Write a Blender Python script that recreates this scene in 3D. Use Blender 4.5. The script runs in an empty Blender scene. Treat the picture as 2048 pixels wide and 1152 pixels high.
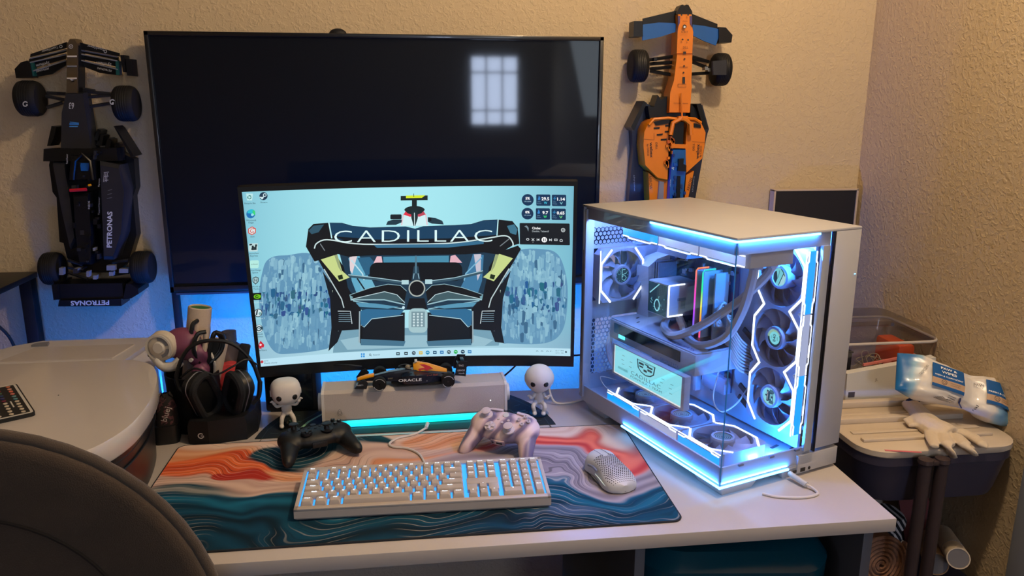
import bpy, bmesh, math, random
from math import sin, cos, pi, radians as R, atan2, sqrt
from mathutils import Vector as V, Matrix as M
random.seed(7)
sc = bpy.context.scene
COL = sc.collection

def lin(c):
    c = c / 255.0
    return c / 12.92 if c <= 0.04045 else ((c + 0.055) / 1.055) ** 2.4
def rgb(r, g, b): return (lin(r), lin(g), lin(b))

# ---------------------------------------------------------------- camera, light, exposure
CAM_F, PITCH, YAW, ROLL, CAM_Z = 1546.47, .2367, .1251, .0028, 1.4374
cF = V((sin(YAW) * cos(PITCH), cos(YAW) * cos(PITCH), -sin(PITCH)))
cR = V((cos(YAW), -sin(YAW), 0)); cU = cR.cross(cF)
cR, cU = cR * cos(ROLL) + cU * sin(ROLL), cU * cos(ROLL) - cR * sin(ROLL)
cam = bpy.data.objects.new('camera', bpy.data.cameras.new('camera')); COL.objects.link(cam)
cam.data.sensor_width = 36; cam.data.lens = CAM_F / 2048 * 36; cam.data.clip_start = .02
m = M.Identity(4)
for i in range(3): m[i][0], m[i][1], m[i][2] = cR[i], cU[i], -cF[i]
m[2][3] = CAM_Z
cam.matrix_world = m
sc.camera = cam
sc.view_settings.view_transform = 'Standard'; sc.view_settings.look = 'None'
sc.view_settings.exposure = 0.0; sc.view_settings.gamma = 1.0; sc.view_settings.use_curve_mapping = False
sc.cycles.max_bounces = 8; sc.cycles.diffuse_bounces = 3; sc.cycles.glossy_bounces = 4
sc.cycles.transparent_max_bounces = 16; sc.cycles.sample_clamp_indirect = 4.0
sc.cycles.caustics_reflective = False; sc.cycles.caustics_refractive = False
w = bpy.data.worlds.new('world'); sc.world = w; w.use_nodes = True
w.node_tree.nodes['Background'].inputs[0].default_value = (.55, .68, 1, 1)
w.node_tree.nodes['Background'].inputs[1].default_value = .25

def lamp(name, kind, loc, power, color, size=.1, size_y=None, aim=None, spread=None):
    d = bpy.data.lights.new(name, kind); d.energy = power; d.color = color
    if kind == 'AREA':
        d.size = size
        if size_y: d.shape = 'RECTANGLE'; d.size_y = size_y
        if spread: d.spread = spread
    else: d.shadow_soft_size = size
    o = bpy.data.objects.new(name, d); COL.objects.link(o); o.location = loc
    if aim is not None: o.rotation_euler = (V(aim) - V(loc)).to_track_quat('-Z', 'Y').to_euler()
    return o
WARM = (1, .76, .50)
lamp('ceiling_lamp', 'POINT', (.72, .88, 2.40), 46, WARM, .05)
lamp('cool_fill_rear', 'AREA', (-.2, -1.6, 2.55), 2.2, (.80, .90, 1), 1.0, 1.0, (0, 1.6, .8))  # added cool fill high behind the camera, not a real fixture
lamp('cool_fill_right', 'AREA', (1.23, -.75, 1.75), 6, (.72, .86, 1), .6, .9, (.1, .6, .9))  # added cool fill at the right wall, where no window is built
# blue light strip lying behind the things on the back edge of the desk
LED_BLUE = (.0, .16, 1)
lamp('desk_led_strip', 'AREA', (.02, 1.80, .765), 12, LED_BLUE, .95, .01, (.02, 2.07, .84))
lamp('desk_led_strip_left', 'AREA', (-.70, 1.80, .765), 4.2, LED_BLUE, .5, .01, (-.70, 2.07, .84))

# ---------------------------------------------------------------- helpers
def AT(px, py, Y):
    d = cF + cR * ((px - 1024) / CAM_F) - cU * ((py - 576) / CAM_F)
    return V((0, 0, CAM_Z)) + d * (Y / d.y)
def ATZ(px, py, z):
    d = cF + cR * ((px - 1024) / CAM_F) - cU * ((py - 576) / CAM_F)
    return V((0, 0, CAM_Z)) + d * ((z - CAM_Z) / d.z)

MATS = {}
def nodes(name):
    mt = bpy.data.materials.new(name); mt.use_nodes = True
    nt = mt.node_tree; b = nt.nodes['Principled BSDF']
    return mt, nt, b
def mat(name, col, rough=.5, metal=0, emit=None, es=1, noise=0, nscale=40, bump=0, bscale=200, spec=.5, coat=0, alpha=1, trans=0, sheen=0):
    """Procedural material: base colour broken up by noise, fine noise relief."""
    if name in MATS: return MATS[name]
    mt, nt, b = nodes(name); L = nt.links
    c = (*col, 1)
    b.inputs['Base Color'].default_value = c; b.inputs['Roughness'].default_value = rough
    b.inputs['Metallic'].default_value = metal; b.inputs['Specular IOR Level'].default_value = spec
    b.inputs['Coat Weight'].default_value = coat; b.inputs['Coat Roughness'].default_value = .05
    b.inputs['Alpha'].default_value = alpha; b.inputs['Transmission Weight'].default_value = trans
    b.inputs['Sheen Weight'].default_value = sheen
    if emit:
        b.inputs['Emission Color'].default_value = (*emit, 1); b.inputs['Emission Strength'].default_value = es
    tc = nt.nodes.new('ShaderNodeTexCoord')
    if noise:
        n = nt.nodes.new('ShaderNodeTexNoise'); n.inputs['Scale'].default_value = nscale; n.inputs['Detail'].default_value = 5
        L.new(tc.outputs['Object'], n.inputs['Vector'])
        r = nt.nodes.new('ShaderNodeMapRange'); r.inputs['To Min'].default_value = 1 - noise; r.inputs['To Max'].default_value = 1 + noise
        L.new(n.outputs['Fac'], r.inputs['Value'])
        x = nt.nodes.new('ShaderNodeMix'); x.data_type = 'RGBA'; x.blend_type = 'MULTIPLY'; x.inputs['Factor'].default_value = 1
        x.inputs['A'].default_value = c; L.new(r.outputs['Result'], x.inputs['B']); L.new(x.outputs['Result'], b.inputs['Base Color'])
    if bump:
        n2 = nt.nodes.new('ShaderNodeTexNoise'); n2.inputs['Scale'].default_value = bscale; n2.inputs['Detail'].default_value = 3
        L.new(tc.outputs['Object'], n2.inputs['Vector'])
        bp = nt.nodes.new('ShaderNodeBump'); bp.inputs['Strength'].default_value = bump; bp.inputs['Distance'].default_value = .002
        L.new(n2.outputs['Fac'], bp.inputs['Height']); L.new(bp.outputs['Normal'], b.inputs['Normal'])
    MATS[name] = mt
    return mt
def emis(name, col, s):
    return mat(name, (0.02, .02, .02), .6, emit=col, es=s)
def glass(name, tint=(1, 1, 1), gloss=.06, rough=.01):
    if name in MATS: return MATS[name]
    mt, nt, b = nodes(name); nt.nodes.remove(b); L = nt.links
    t = nt.nodes.new('ShaderNodeBsdfTransparent'); t.inputs[0].default_value = (*tint, 1)
    g = nt.nodes.new('ShaderNodeBsdfGlossy'); g.inputs['Roughness'].default_value = rough
    f = nt.nodes.new('ShaderNodeFresnel'); ge = nt.nodes.new('ShaderNodeNewGeometry'); io = nt.nodes.new('ShaderNodeMapRange'); io.inputs['To Min'].default_value = 1.45; io.inputs['To Max'].default_value = 1 / 1.45
    L.new(ge.outputs['Backfacing'], io.inputs['Value']); L.new(io.outputs[0], f.inputs['IOR'])
    a = nt.nodes.new('ShaderNodeMath'); a.operation = 'MULTIPLY_ADD'; a.inputs[1].default_value = .9; a.inputs[2].default_value = gloss - .04
    L.new(f.outputs[0], a.inputs[0])
    x = nt.nodes.new('ShaderNodeMixShader'); L.new(a.outputs[0], x.inputs[0]); L.new(t.outputs[0], x.inputs[1]); L.new(g.outputs[0], x.inputs[2])
    L.new(x.outputs[0], nt.nodes['Material Output'].inputs['Surface'])
    MATS[name] = mt
    return mt
def colmat(name, emission=False, rough=.5, s=1.0):
    """Printed or lit picture: colour from the mesh's own colour attribute."""
    if name in MATS: return MATS[name]
    mt, nt, b = nodes(name)
    a = nt.nodes.new('ShaderNodeVertexColor'); a.layer_name = 'Col'
    b.inputs['Roughness'].default_value = rough
    if emission:
        b.inputs['Base Color'].default_value = (.01, .01, .01, 1); b.inputs['Roughness'].default_value = .4
        nt.links.new(a.outputs[0], b.inputs['Emission Color']); b.inputs['Emission Strength'].default_value = s
    else: nt.links.new(a.outputs[0], b.inputs['Base Color'])
    MATS[name] = mt
    return mt

def smooth_path(pts, k=6, closed=False):
    p = [V(q) for q in pts]
    if len(p) < 3: return p
    out = []; n = len(p)
    for i in range(n if closed else n - 1):
        a = p[(i - 1) % n] if closed or i else p[0] * 2 - p[1]
        b, c = p[i], p[(i + 1) % n]
        d = p[(i + 2) % n] if closed or i + 2 < n else p[-1] * 2 - p[-2]
        for j in range(k):
            t = j / k
            out.append(.5 * (2 * b + (c - a) * t + (2 * a - 5 * b + 4 * c - d) * t * t + (3 * b - a - 3 * c + d) * t ** 3))
    if not closed: out.append(p[-1])
    return out
def arc(cx, cy, r, a0, a1, n=12, ry=None):
    ry = ry or r
    return [(cx + r * cos(R(a0 + (a1 - a0) * i / n)), cy + ry * sin(R(a0 + (a1 - a0) * i / n))) for i in range(n + 1)]
def rrect(cx, cy, w, h, r, n=4):
    o = []
    for sx, sy, a in ((1, 1, 0), (-1, 1, 90), (-1, -1, 180), (1, -1, 270)):
        o += arc(cx + sx * (w / 2 - r), cy + sy * (h / 2 - r), r, a, a + 90, n)
    return o

class MB:
    def __init__(s): s.bm = bmesh.new()
    def box(s, c, d, rot=None, bev=0, seg=2):
        vs = bmesh.ops.create_cube(s.bm, size=1)['verts']
        bmesh.ops.scale(s.bm, vec=d, verts=vs)
        if bev:
            es = list({e for v in vs for e in v.link_edges})
            g = bmesh.ops.bevel(s.bm, geom=es, offset=bev, segments=seg, profile=.5, affect='EDGES')
            vs = list({v for f in g['faces'] for v in f.verts} | {v for v in vs if v.is_valid})
        mt = M.Translation(c)
        if rot is not None: mt = mt @ (rot.to_4x4() if hasattr(rot, 'to_4x4') else M.Rotation(rot, 4, 'Z'))
        bmesh.ops.transform(s.bm, matrix=mt, verts=vs)
        return s
    def ring(s, pts): return [s.bm.verts.new(p) for p in pts]
    def skin(s, rings, closed_u=True, cap0=True, cap1=True, loop=False):
        n = len(rings[0]); m = len(rings)
        for i in range(m if loop else m - 1):
            a, b = rings[i], rings[(i + 1) % m]
            for j in range(n if closed_u else n - 1):
                k = (j + 1) % n
                try: s.bm.faces.new((a[j], a[k], b[k], b[j]))
                except ValueError: pass
        if not loop and closed_u:
            if cap0: s.bm.faces.new(rings[0][::-1])
            if cap1: s.bm.faces.new(rings[-1])
        return s
    def loft(s, secs, cap0=True, cap1=True): return s.skin([s.ring(q) for q in secs], True, cap0, cap1)
    def tube(s, pts, r, n=8, k=0, closed=False, r1=None):
        p = smooth_path(pts, k, closed) if k else [V(q) for q in pts]
        N = len(p); rings = []; prev = None
        for i in range(N):
            t = (p[(i + 1) % N] - p[(i - 1) % N]) if closed else (p[min(i + 1, N - 1)] - p[max(i - 1, 0)])
            if t.length < 1e-9: t = V((0, 0, 1))
            t.normalize()
            if prev is None: u = t.orthogonal().normalized()
            else:
                u = prev - t * prev.dot(t)
                u = u.normalized() if u.length > 1e-6 else t.orthogonal().normalized()
            prev = u; v = t.cross(u)
            rr = r if r1 is None else r + (r1 - r) * i / (N - 1)
            rings.append(s.ring([p[i] + (u * cos(2 * pi * j / n) + v * sin(2 * pi * j / n)) * rr for j in range(n)]))
        return s.skin(rings, loop=closed)
    def cyl(s, a, b, r0, r1=None, n=20): return s.tube([a, b], r0, n, r1=r0 if r1 is None else r1)
    def prism(s, pts, h0, h1, ax='z'):
        f = {'z': lambda a, b, h: (a, b, h), 'y': lambda a, b, h: (a, h, b), 'x': lambda a, b, h: (h, a, b)}[ax]
        return s.loft([[f(a, b, h0) for a, b in pts], [f(a, b, h1) for a, b in pts]])
    def lathe(s, prof, n=24, c=(0, 0, 0), ax='z', a0=0, a1=360):
        full = abs(a1 - a0) >= 360; rings = []
        for r, z in prof:
            q = []
            for j in range(n if full else n + 1):
                a = R(a0 + (a1 - a0) * j / n); x, y = max(r, 1e-5) * cos(a), max(r, 1e-5) * sin(a)
                q.append(V(c) + V({'z': (x, y, z), 'y': (x, z, y), 'x': (z, x, y)}[ax]))
            rings.append(s.ring(q))
        return s.skin(rings, full)
    def ell(s, c, r, n=16, rot=None):
        vs = bmesh.ops.create_uvsphere(s.bm, u_segments=n, v_segments=max(6, n * 2 // 3), radius=1)['verts']
        mt = M.Translation(c) @ (rot.to_4x4() if rot is not None else M.Identity(4)) @ M.Diagonal((*((r, r, r) if isinstance(r, (int, float)) else r), 1))
        bmesh.ops.transform(s.bm, matrix=mt, verts=vs); return s
    def poly(s, pts): s.bm.faces.new(s.ring(pts)); return s
    def xf(s, mt): bmesh.ops.transform(s.bm, matrix=mt, verts=s.bm.verts); return s

def finish(me, bm, smooth=35):
    bmesh.ops.recalc_face_normals(bm, faces=bm.faces)
    bm.to_mesh(me); bm.free()
    if smooth:
        for p in me.polygons: p.use_smooth = True
        me.set_sharp_from_angle(angle=R(smooth))
def obj(name, mb, mt, parent=None, smooth=35, loc=None, label=None, kind=None):
    me = bpy.data.meshes.new(name)
    finish(me, mb.bm if isinstance(mb, MB) else mb, smooth)
    if mt: me.materials.append(mt)
    o = bpy.data.objects.new(name, me); COL.objects.link(o)
    if parent: o.parent = parent
    if loc is not None: o.location = loc
    if label: o['label'] = label
    if kind: o['kind'] = kind
    return o
def dup(o, parent=None, loc=None, rot=None):
    c = o.copy(); COL.objects.link(c)
    if parent: c.parent = parent
    if loc is not None: c.location = loc
    if rot is not None: c.rotation_euler = rot
    for ch in o.children: dup(ch, c)
    return c
def thing(name, label, cat, loc=(0, 0, 0), rz=0, group=None, rot=None):
    o = bpy.data.objects.new(name, None); COL.objects.link(o)
    o.location = loc; o.rotation_euler = rot if rot else (0, 0, rz); o.empty_display_size = .05
    o['label'] = label; o['category'] = cat
    if group: o['group'] = group
    return o
def tag(o, label, cat, group=None):
    o['label'] = label; o['category'] = cat
    if group: o['group'] = group
    return o
def blob(o, vox=.003, it=6):
    r = o.modifiers.new('remesh', 'REMESH'); r.mode = 'VOXEL'; r.voxel_size = vox; r.use_smooth_shade = True
    s = o.modifiers.new('smooth', 'SMOOTH'); s.iterations = it; s.factor = .5
    return o

# ---- flat print and screen pictures as vector art
_tx = {}
def text_tris(s, bold=0, space=1):
    key = (s, bold, space)
    if key not in _tx:
        cu = bpy.data.curves.new('txt', 'FONT'); cu.body = s; cu.size = 1; cu.resolution_u = 3; cu.offset = bold; cu.space_character = space
        ob = bpy.data.objects.new('txt', cu); COL.objects.link(ob)
        me = ob.to_mesh(); me.calc_loop_triangles()
        vs = [(v.co.x, v.co.y) for v in me.vertices]; tr = [tuple(t.vertices) for t in me.loop_triangles]
        ob.to_mesh_clear(); bpy.data.objects.remove(ob); bpy.data.curves.remove(cu)
        xs = [v[0] for v in vs] or [0, 1]; ys = [v[1] for v in vs] or [0, 1]
        _tx[key] = (vs, tr, min(xs), max(xs), min(ys), max(ys))
    return _tx[key]
class Art:
    """Stack of flat coloured shapes. y grows downwards when down=True. step = thickness of one layer."""
    def __init__(s, down=True): s.bm = bmesh.new(); s.cl = s.bm.loops.layers.float_color.new('Col'); s.k = 0; s.down = down; s.bb = []
    def face(s, pts, col):
        try: f = s.bm.faces.new([s.bm.verts.new((x, y, s.k)) for x, y in pts])
        except ValueError: return
        for i, l in enumerate(f.loops): l[s.cl] = (*(col[i] if isinstance(col[0], tuple) else col), 1)
    def lift(s, P):
        """a new shape lies one layer above whatever it covers"""
        xs = [p[0] for p in P]; ys = [p[1] for p in P]; b = (min(xs), max(xs), min(ys), max(ys))
        s.k = 1 + max((k for q, k in s.bb if q[0] < b[1] and q[1] > b[0] and q[2] < b[3] and q[3] > b[2]), default=0)
        s.bb.append((b, s.k))
    def poly(s, pts, col): s.lift(pts); s.face(pts, col)
    def rect(s, x0, y0, x1, y1, col): s.poly([(x0, y0), (x1, y0), (x1, y1), (x0, y1)], col)
    def rr(s, x0, y0, x1, y1, r, col): s.poly(rrect((x0 + x1) / 2, (y0 + y1) / 2, x1 - x0, y1 - y0, r), col)
    def disc(s, x, y, r, col, ry=None, n=24): s.poly(arc(x, y, r, 0, 360 - 360 / n, n - 1, ry), col)
    def line(s, pts, w, col, k=0):
        p = [V((*q, 0)) for q in pts]
        if k: p = smooth_path(p, k)
        L = []; Rr = []
        for i in range(len(p)):
            t = (p[min(i + 1, len(p) - 1)] - p[max(i - 1, 0)]).normalized(); n = V((-t.y, t.x, 0)) * w / 2
            L.append(p[i] + n); Rr.append(p[i] - n)
        s.lift(L + Rr)
        for i in range(len(p) - 1): s.face([(q.x, q.y) for q in (L[i], L[i + 1], Rr[i + 1], Rr[i])], col)
    def ring(s, x, y, r, w, col, a0=0, a1=360, ry=None): s.line(arc(x, y, r, a0, a1, 28, ry), w, col)
    def text(s, t, x, y, h, col, w=None, ang=0, bold=0, align=0, space=1):
        """centre (align 0) or left edge (align -1) at x,y; cap height h, total width w"""
        vs, tr, x0, x1, y0, y1 = text_tris(t, bold, space)
        y0, y1 = 0, .72
        sy = h / (y1 - y0); sx = w / (x1 - x0) if w else sy
        ca, sa = cos(R(ang)), sin(R(ang)); d = -1 if s.down else 1
        cx = (x0 + x1) / 2 if align == 0 else x0
        P = []
        for a, b in vs:
            a, b = (a - cx) * sx, (b - (y0 + y1) / 2) * sy * d
            P.append((x + a * ca - b * sa, y + a * sa + b * ca))
        s.lift(P)
        for q in tr: s.face([P[i] for i in q], col)
    def build(s, name, fn, mt, parent=None, cuts=None, step=4e-5):
        if cuts:
            xs = [v.co.x for v in s.bm.verts]
            for x in cuts:
                if not min(xs) < x < max(xs): continue
                g = list(s.bm.verts) + list(s.bm.edges) + list(s.bm.faces)
                bmesh.ops.bisect_plane(s.bm, geom=g, plane_co=(x, 0, 0), plane_no=(1, 0, 0))
        for v in s.bm.verts: v.co = fn(v.co.x, v.co.y, v.co.z * step)
        me = bpy.data.meshes.new(name); s.bm.to_mesh(me); s.bm.free(); me.materials.append(mt)
        o = bpy.data.objects.new(name, me); COL.objects.link(o)
        if parent: o.parent = parent
        return o
def homog(src, dst):
    """3x3 mapping of four src points to four dst points"""
    rows = []
    for (x, y), (u, v) in zip(src, dst):
        rows.append([x, y, 1, 0, 0, 0, -u * x, -u * y, u]); rows.append([0, 0, 0, x, y, 1, -v * x, -v * y, v])
    n = 8
    for i in range(n):
        p = max(range(i, n), key=lambda r: abs(rows[r][i])); rows[i], rows[p] = rows[p], rows[i]
        rows[i] = [q / rows[i][i] for q in rows[i]]
        for j in range(n):
            if j != i: rows[j] = [a - rows[j][i] * b for a, b in zip(rows[j], rows[i])]
    h = [r[8] for r in rows] + [1]
    def f(x, y):
        d = h[6] * x + h[7] * y + h[8]
        return (h[0] * x + h[1] * y + h[2]) / d, (h[3] * x + h[4] * y + h[5]) / d
    return f
PRINT = colmat('flat_print')
SCREEN = colmat('lit_screen', True)
def inside(p, poly):
    x, y = p; c = False; n = len(poly)
    for i in range(n):
        (x1, y1), (x2, y2) = poly[i], poly[i - 1]
        if (y1 > y) != (y2 > y) and x < (x2 - x1) * (y - y1) / (y2 - y1) + x1: c = not c
    return c
W_, K_ = (1, 1, 1), (.004, .005, .006)

# common materials
m_black = mat('black_plastic', rgb(13, 15, 18), .45, noise=.15, nscale=30)
m_black2 = mat('matte_black_plastic', rgb(18, 19, 23), .6, spec=.3, noise=.12, bump=.15, bscale=900)
m_white = mat('white_plastic', rgb(206, 204, 200), .4, noise=.03, nscale=15)
m_whitemetal = mat('white_powder_coat', rgb(200, 200, 204), .38, noise=.03, nscale=20, bump=.05, bscale=1500)
m_rubber = mat('tyre_rubber', rgb(14, 14, 16), .75, spec=.3, noise=.15, nscale=60)
m_steel = mat('dark_steel', rgb(60, 58, 62), .35, metal=.8, noise=.1)
m_lblack = mat('glossy_black_brick', rgb(13, 14, 17), .36, noise=.1, spec=.3)
m_orange = mat('orange_brick', rgb(218, 122, 16), .32, noise=.06)
m_blue = mat('blue_brick', rgb(14, 84, 160), .3, noise=.06)
m_cable_b = mat('black_cable', rgb(16, 17, 20), .5, noise=.1)
m_cable_w = mat('white_cable', rgb(214, 206, 200), .45, noise=.04)
# ================================================================ room shell
def textured_wall(name, col, bs=.34):
    mt, nt, b = nodes(name); L = nt.links; N = nt.nodes.new
    tc = N('ShaderNodeTexCoord')
    n1 = N('ShaderNodeTexNoise'); n1.inputs['Scale'].default_value = 92; n1.inputs['Detail'].default_value = 4; n1.inputs['Distortion'].default_value = .6
    n2 = N('ShaderNodeTexNoise'); n2.inputs['Scale'].default_value = 270; n2.inputs['Detail'].default_value = 3
    n3 = N('ShaderNodeTexNoise'); n3.inputs['Scale'].default_value = 2.5
    for n in (n1, n2, n3): L.new(tc.outputs['Object'], n.inputs['Vector'])
    r = N('ShaderNodeMapRange'); r.inputs[1].default_value = .47; r.inputs[2].default_value = .62; L.new(n1.outputs['Fac'], r.inputs[0])
    a = N('ShaderNodeMath'); a.operation = 'MULTIPLY_ADD'; a.inputs[1].default_value = .35; L.new(n2.outputs['Fac'], a.inputs[0]); L.new(r.outputs[0], a.inputs[2])
    bp = N('ShaderNodeBump'); bp.inputs['Strength'].default_value = bs; bp.inputs['Distance'].default_value = .004
    L.new(a.outputs[0], bp.inputs['Height']); L.new(bp.outputs[0], b.inputs['Normal'])
    mr = N('ShaderNodeMapRange'); mr.inputs[3].default_value = .93; mr.inputs[4].default_value = 1.05; L.new(n3.outputs['Fac'], mr.inputs[0])
    x = N('ShaderNodeMix'); x.data_type = 'RGBA'; x.blend_type = 'MULTIPLY'; x.inputs['Factor'].default_value = 1; x.inputs['A'].default_value = (*col, 1)
    L.new(mr.outputs[0], x.inputs['B']); L.new(x.outputs['Result'], b.inputs['Base Color'])
    b.inputs['Roughness'].default_value = .75; b.inputs['Specular IOR Level'].default_value = .3
    return mt
def struct(name, mb, mt, parent=None, smooth=35):
    o = obj(name, mb, mt, parent, smooth)
    if not parent: o['kind'] = 'structure'
    return o
WALL = textured_wall('textured_wall_paint', (.60, .47, .30))
YB, XR, XL, YF, ZC = 2.07, 1.25, -2.4, -3.2, 2.62
struct('wall_back', MB().box(((XL + XR) / 2, YB + .05, ZC / 2), (XR - XL + .2, .1, ZC)), WALL)
wr = struct('wall_right', MB().box((XR + .05, (YB + YF) / 2, ZC / 2), (.1, YB - YF, ZC)), WALL)
struct('wall_left', MB().box((XL - .05, (YB + YF) / 2, ZC / 2), (.1, YB - YF, ZC)), WALL)
struct('ceiling', MB().box(((XL + XR) / 2, (YB + YF) / 2, ZC + .05), (XR - XL + .2, YB - YF + .2, .1)), mat('ceiling_paint', (.62, .58, .5), .8, noise=.03, bump=.3, bscale=60))
struct('floor', MB().box(((XL + XR) / 2, (YB + YF) / 2, -.05), (XR - XL + .2, YB - YF + .2, .1)), mat('floor_carpet', rgb(92, 80, 70), .95, noise=.3, nscale=90, bump=.6, bscale=400))
# front wall behind the camera with the gridded window that mirrors in the television
wx0, wx1, wz0, wz1 = .52, .96, 1.22, 1.84
f = MB()
f.box(((XL + wx0) / 2, YF - .05, ZC / 2), (wx0 - XL, .1, ZC)); f.box(((XR + wx1) / 2, YF - .05, ZC / 2), (XR - wx1, .1, ZC))
f.box(((wx0 + wx1) / 2, YF - .05, wz0 / 2), (wx1 - wx0, .1, wz0)); f.box(((wx0 + wx1) / 2, YF - .05, (ZC + wz1) / 2), (wx1 - wx0, .1, ZC - wz1))
struct('wall_front', f, WALL)
win = bpy.data.objects.new('window_1', None); COL.objects.link(win); win['kind'] = 'structure'
wc = mat('window_frame_paint', (.75, .75, .72), .5, noise=.03)
for i in range(4):
    x = wx0 + (wx1 - wx0) * i / 3
    obj('window_mullion', MB().box((x, YF + .012, (wz0 + wz1) / 2), (.016 if 0 < i < 3 else .03, .03, wz1 - wz0 + .03)), wc, win)
for t in (0, .22, .76, 1):
    z = wz0 + (wz1 - wz0) * t
    obj('window_rail', MB().box(((wx0 + wx1) / 2, YF + .012, z), (wx1 - wx0 + .03, .03, .016 if 0 < t < 1 else .03)), wc, win)
obj('window_sky', MB().box(((wx0 + wx1) / 2, YF - .06, (wz0 + wz1) / 2), (wx1 - wx0, .01, wz1 - wz0)), emis('daylight_outside', (.62, .74, 1), 32), win)
# door casing on the right wall near the camera
struct('trim_1', MB().box((XR - .008, 1.325 - .055, 1.06), (.018, .11, 2.12), bev=.003), mat('casing_paint', rgb(170, 176, 180), .5, noise=.04))

# ================================================================ desk
DZ = .74
desk = thing('desk', 'long white topped desk with dark slate legs along the wall', 'desk', (0, 1.45, 0))
m_dtop = mat('white_laminate', rgb(192, 184, 180), .33, noise=.03, nscale=12)
m_leg = mat('slate_panel', rgb(86, 88, 98), .5, noise=.06)
dx0, dx1, dy0, dy1 = -1.25, .81, 1.111, 1.79
obj('desktop', MB().box(((dx0 + dx1) / 2, (dy0 + dy1) / 2 - 1.45, DZ - .0125), (dx1 - dx0, dy1 - dy0, .025), bev=.0012), m_dtop, desk)
for x in (.365, .781, -.8):
    obj('side_panel', MB().box((x, .0, (DZ - .025) / 2), (.018, .62, DZ - .025), bev=.001), m_leg, desk)
obj('back_panel', MB().box((0, .315, .5), (1.6, .012, .4)), mat('desk_back_panel', rgb(30, 34, 48), .6, noise=.1), desk)
obj('shelf', MB().box((.573, 0, .2), (.39, .6, .018)), m_leg, desk)
# teal tote in the open cabinet under the desk
tote = thing('storage_tote', 'glossy dark teal plastic tote in the open cabinet under the desk', 'tote', (.573, 1.45, .209))
mt_teal = mat('teal_plastic', rgb(4, 66, 84), .22, noise=.25, nscale=9, bump=.5, bscale=10)
b = MB(); secs = []
for z, w2, d2 in ((0, .165, .24), (.3, .18, .27), (.40, .182, .275), (.43, .165, .25), (.445, .12, .19)):
    secs.append([(x, y, z + .012 * sin(14 * x + 9 * y)) for x, y in rrect(0, 0, 2 * w2, 2 * d2, .06, 6)])
obj('tote_body', b.loft(secs), mt_teal, tote)
rim = MB()
for z in (.31, .345): rim.tube([(x, y, z) for x, y in rrect(0, 0, .362, .545, .06, 6)], .004, 6, closed=True)
obj('rim', rim, mt_teal, tote)

# ================================================================ television
tvY = 2.0113
tl, tr_, bl = AT(288, 62, tvY), AT(1207, 73, tvY), AT(338, 584, tvY)
tx0, tx1, tz1, tz0 = -.6255, .4855, 1.5972, .9605
tv = thing('television', 'large dark flat television on slim legs behind the desk', 'television', ((tx0 + tx1) / 2, tvY, 0))
TW, TH, TZ = tx1 - tx0, tz1 - tz0, (tz0 + tz1) / 2
def tv_screen():
    mt, nt, b_ = nodes('tv_panel'); L = nt.links
    b_.inputs['Base Color'].default_value = (.003, .005, .008, 1); b_.inputs['Roughness'].default_value = .42; b_.inputs['Specular IOR Level'].default_value = .08
    b_.inputs['Coat Weight'].default_value = .55; b_.inputs['Coat Roughness'].default_value = .045; b_.inputs['Coat IOR'].default_value = 1.5
    n = nt.nodes.new('ShaderNodeTexNoise'); n.inputs['Scale'].default_value = 6; tc = nt.nodes.new('ShaderNodeTexCoord'); L.new(tc.outputs['Object'], n.inputs['Vector'])
    mr = nt.nodes.new('ShaderNodeMapRange'); mr.inputs[3].default_value = .38; mr.inputs[4].default_value = .46; L.new(n.outputs['Fac'], mr.inputs[0]); L.new(mr.outputs[0], b_.inputs['Roughness'])
    return mt
m_bez = mat('tv_bezel', rgb(16, 17, 20), .3, noise=.1, coat=.4)
f = MB()
for sx in (-1, 1): f.box((sx * (TW / 2 - .005), .006, TZ), (.010, .022, TH), bev=.001)
f.box((0, .006, tz1 - .005), (TW, .022, .010), bev=.001); f.box((0, .006, tz0 + .008), (TW, .022, .016), bev=.001)
obj('bezel', f, m_bez, tv)
obj('screen', MB().box((0, .006, TZ + .003), (TW - .018, .008, TH - .024)), tv_screen(), tv)
obj('back_cover', MB().box((0, .026, TZ), (TW - .02, .022, TH - .02), bev=.004), m_black2, tv)
obj('bottom_lip', MB().box((0, -.001, tz0 - .003), (TW - .03, .012, .005)), mat('grey_trim', rgb(70, 74, 82), .35, metal=.5, noise=.05), tv)
for sx in (-1, 1):
    g = MB(); g.box((sx * (TW / 2 - .008), .012, tz0 / 2), (.016, .02, tz0), bev=.002); g.box((sx * (TW / 2 - .008), -.04, .012), (.03, .19, .02), bev=.004)
    obj('leg', g, m_black2, tv)
cm = thing('webcam', 'small dark rounded camera peeking over the top edge of the television', 'camera', (AT(676, 62, 2.04).x, 2.035, 1.585))
obj('camera_body', MB().ell((0, 0, .012), (.022, .012, .014), 14), m_black2, cm)
obj('clip', MB().box((0, .004, -.012), (.016, .012, .03), bev=.003), m_black2, cm)

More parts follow.
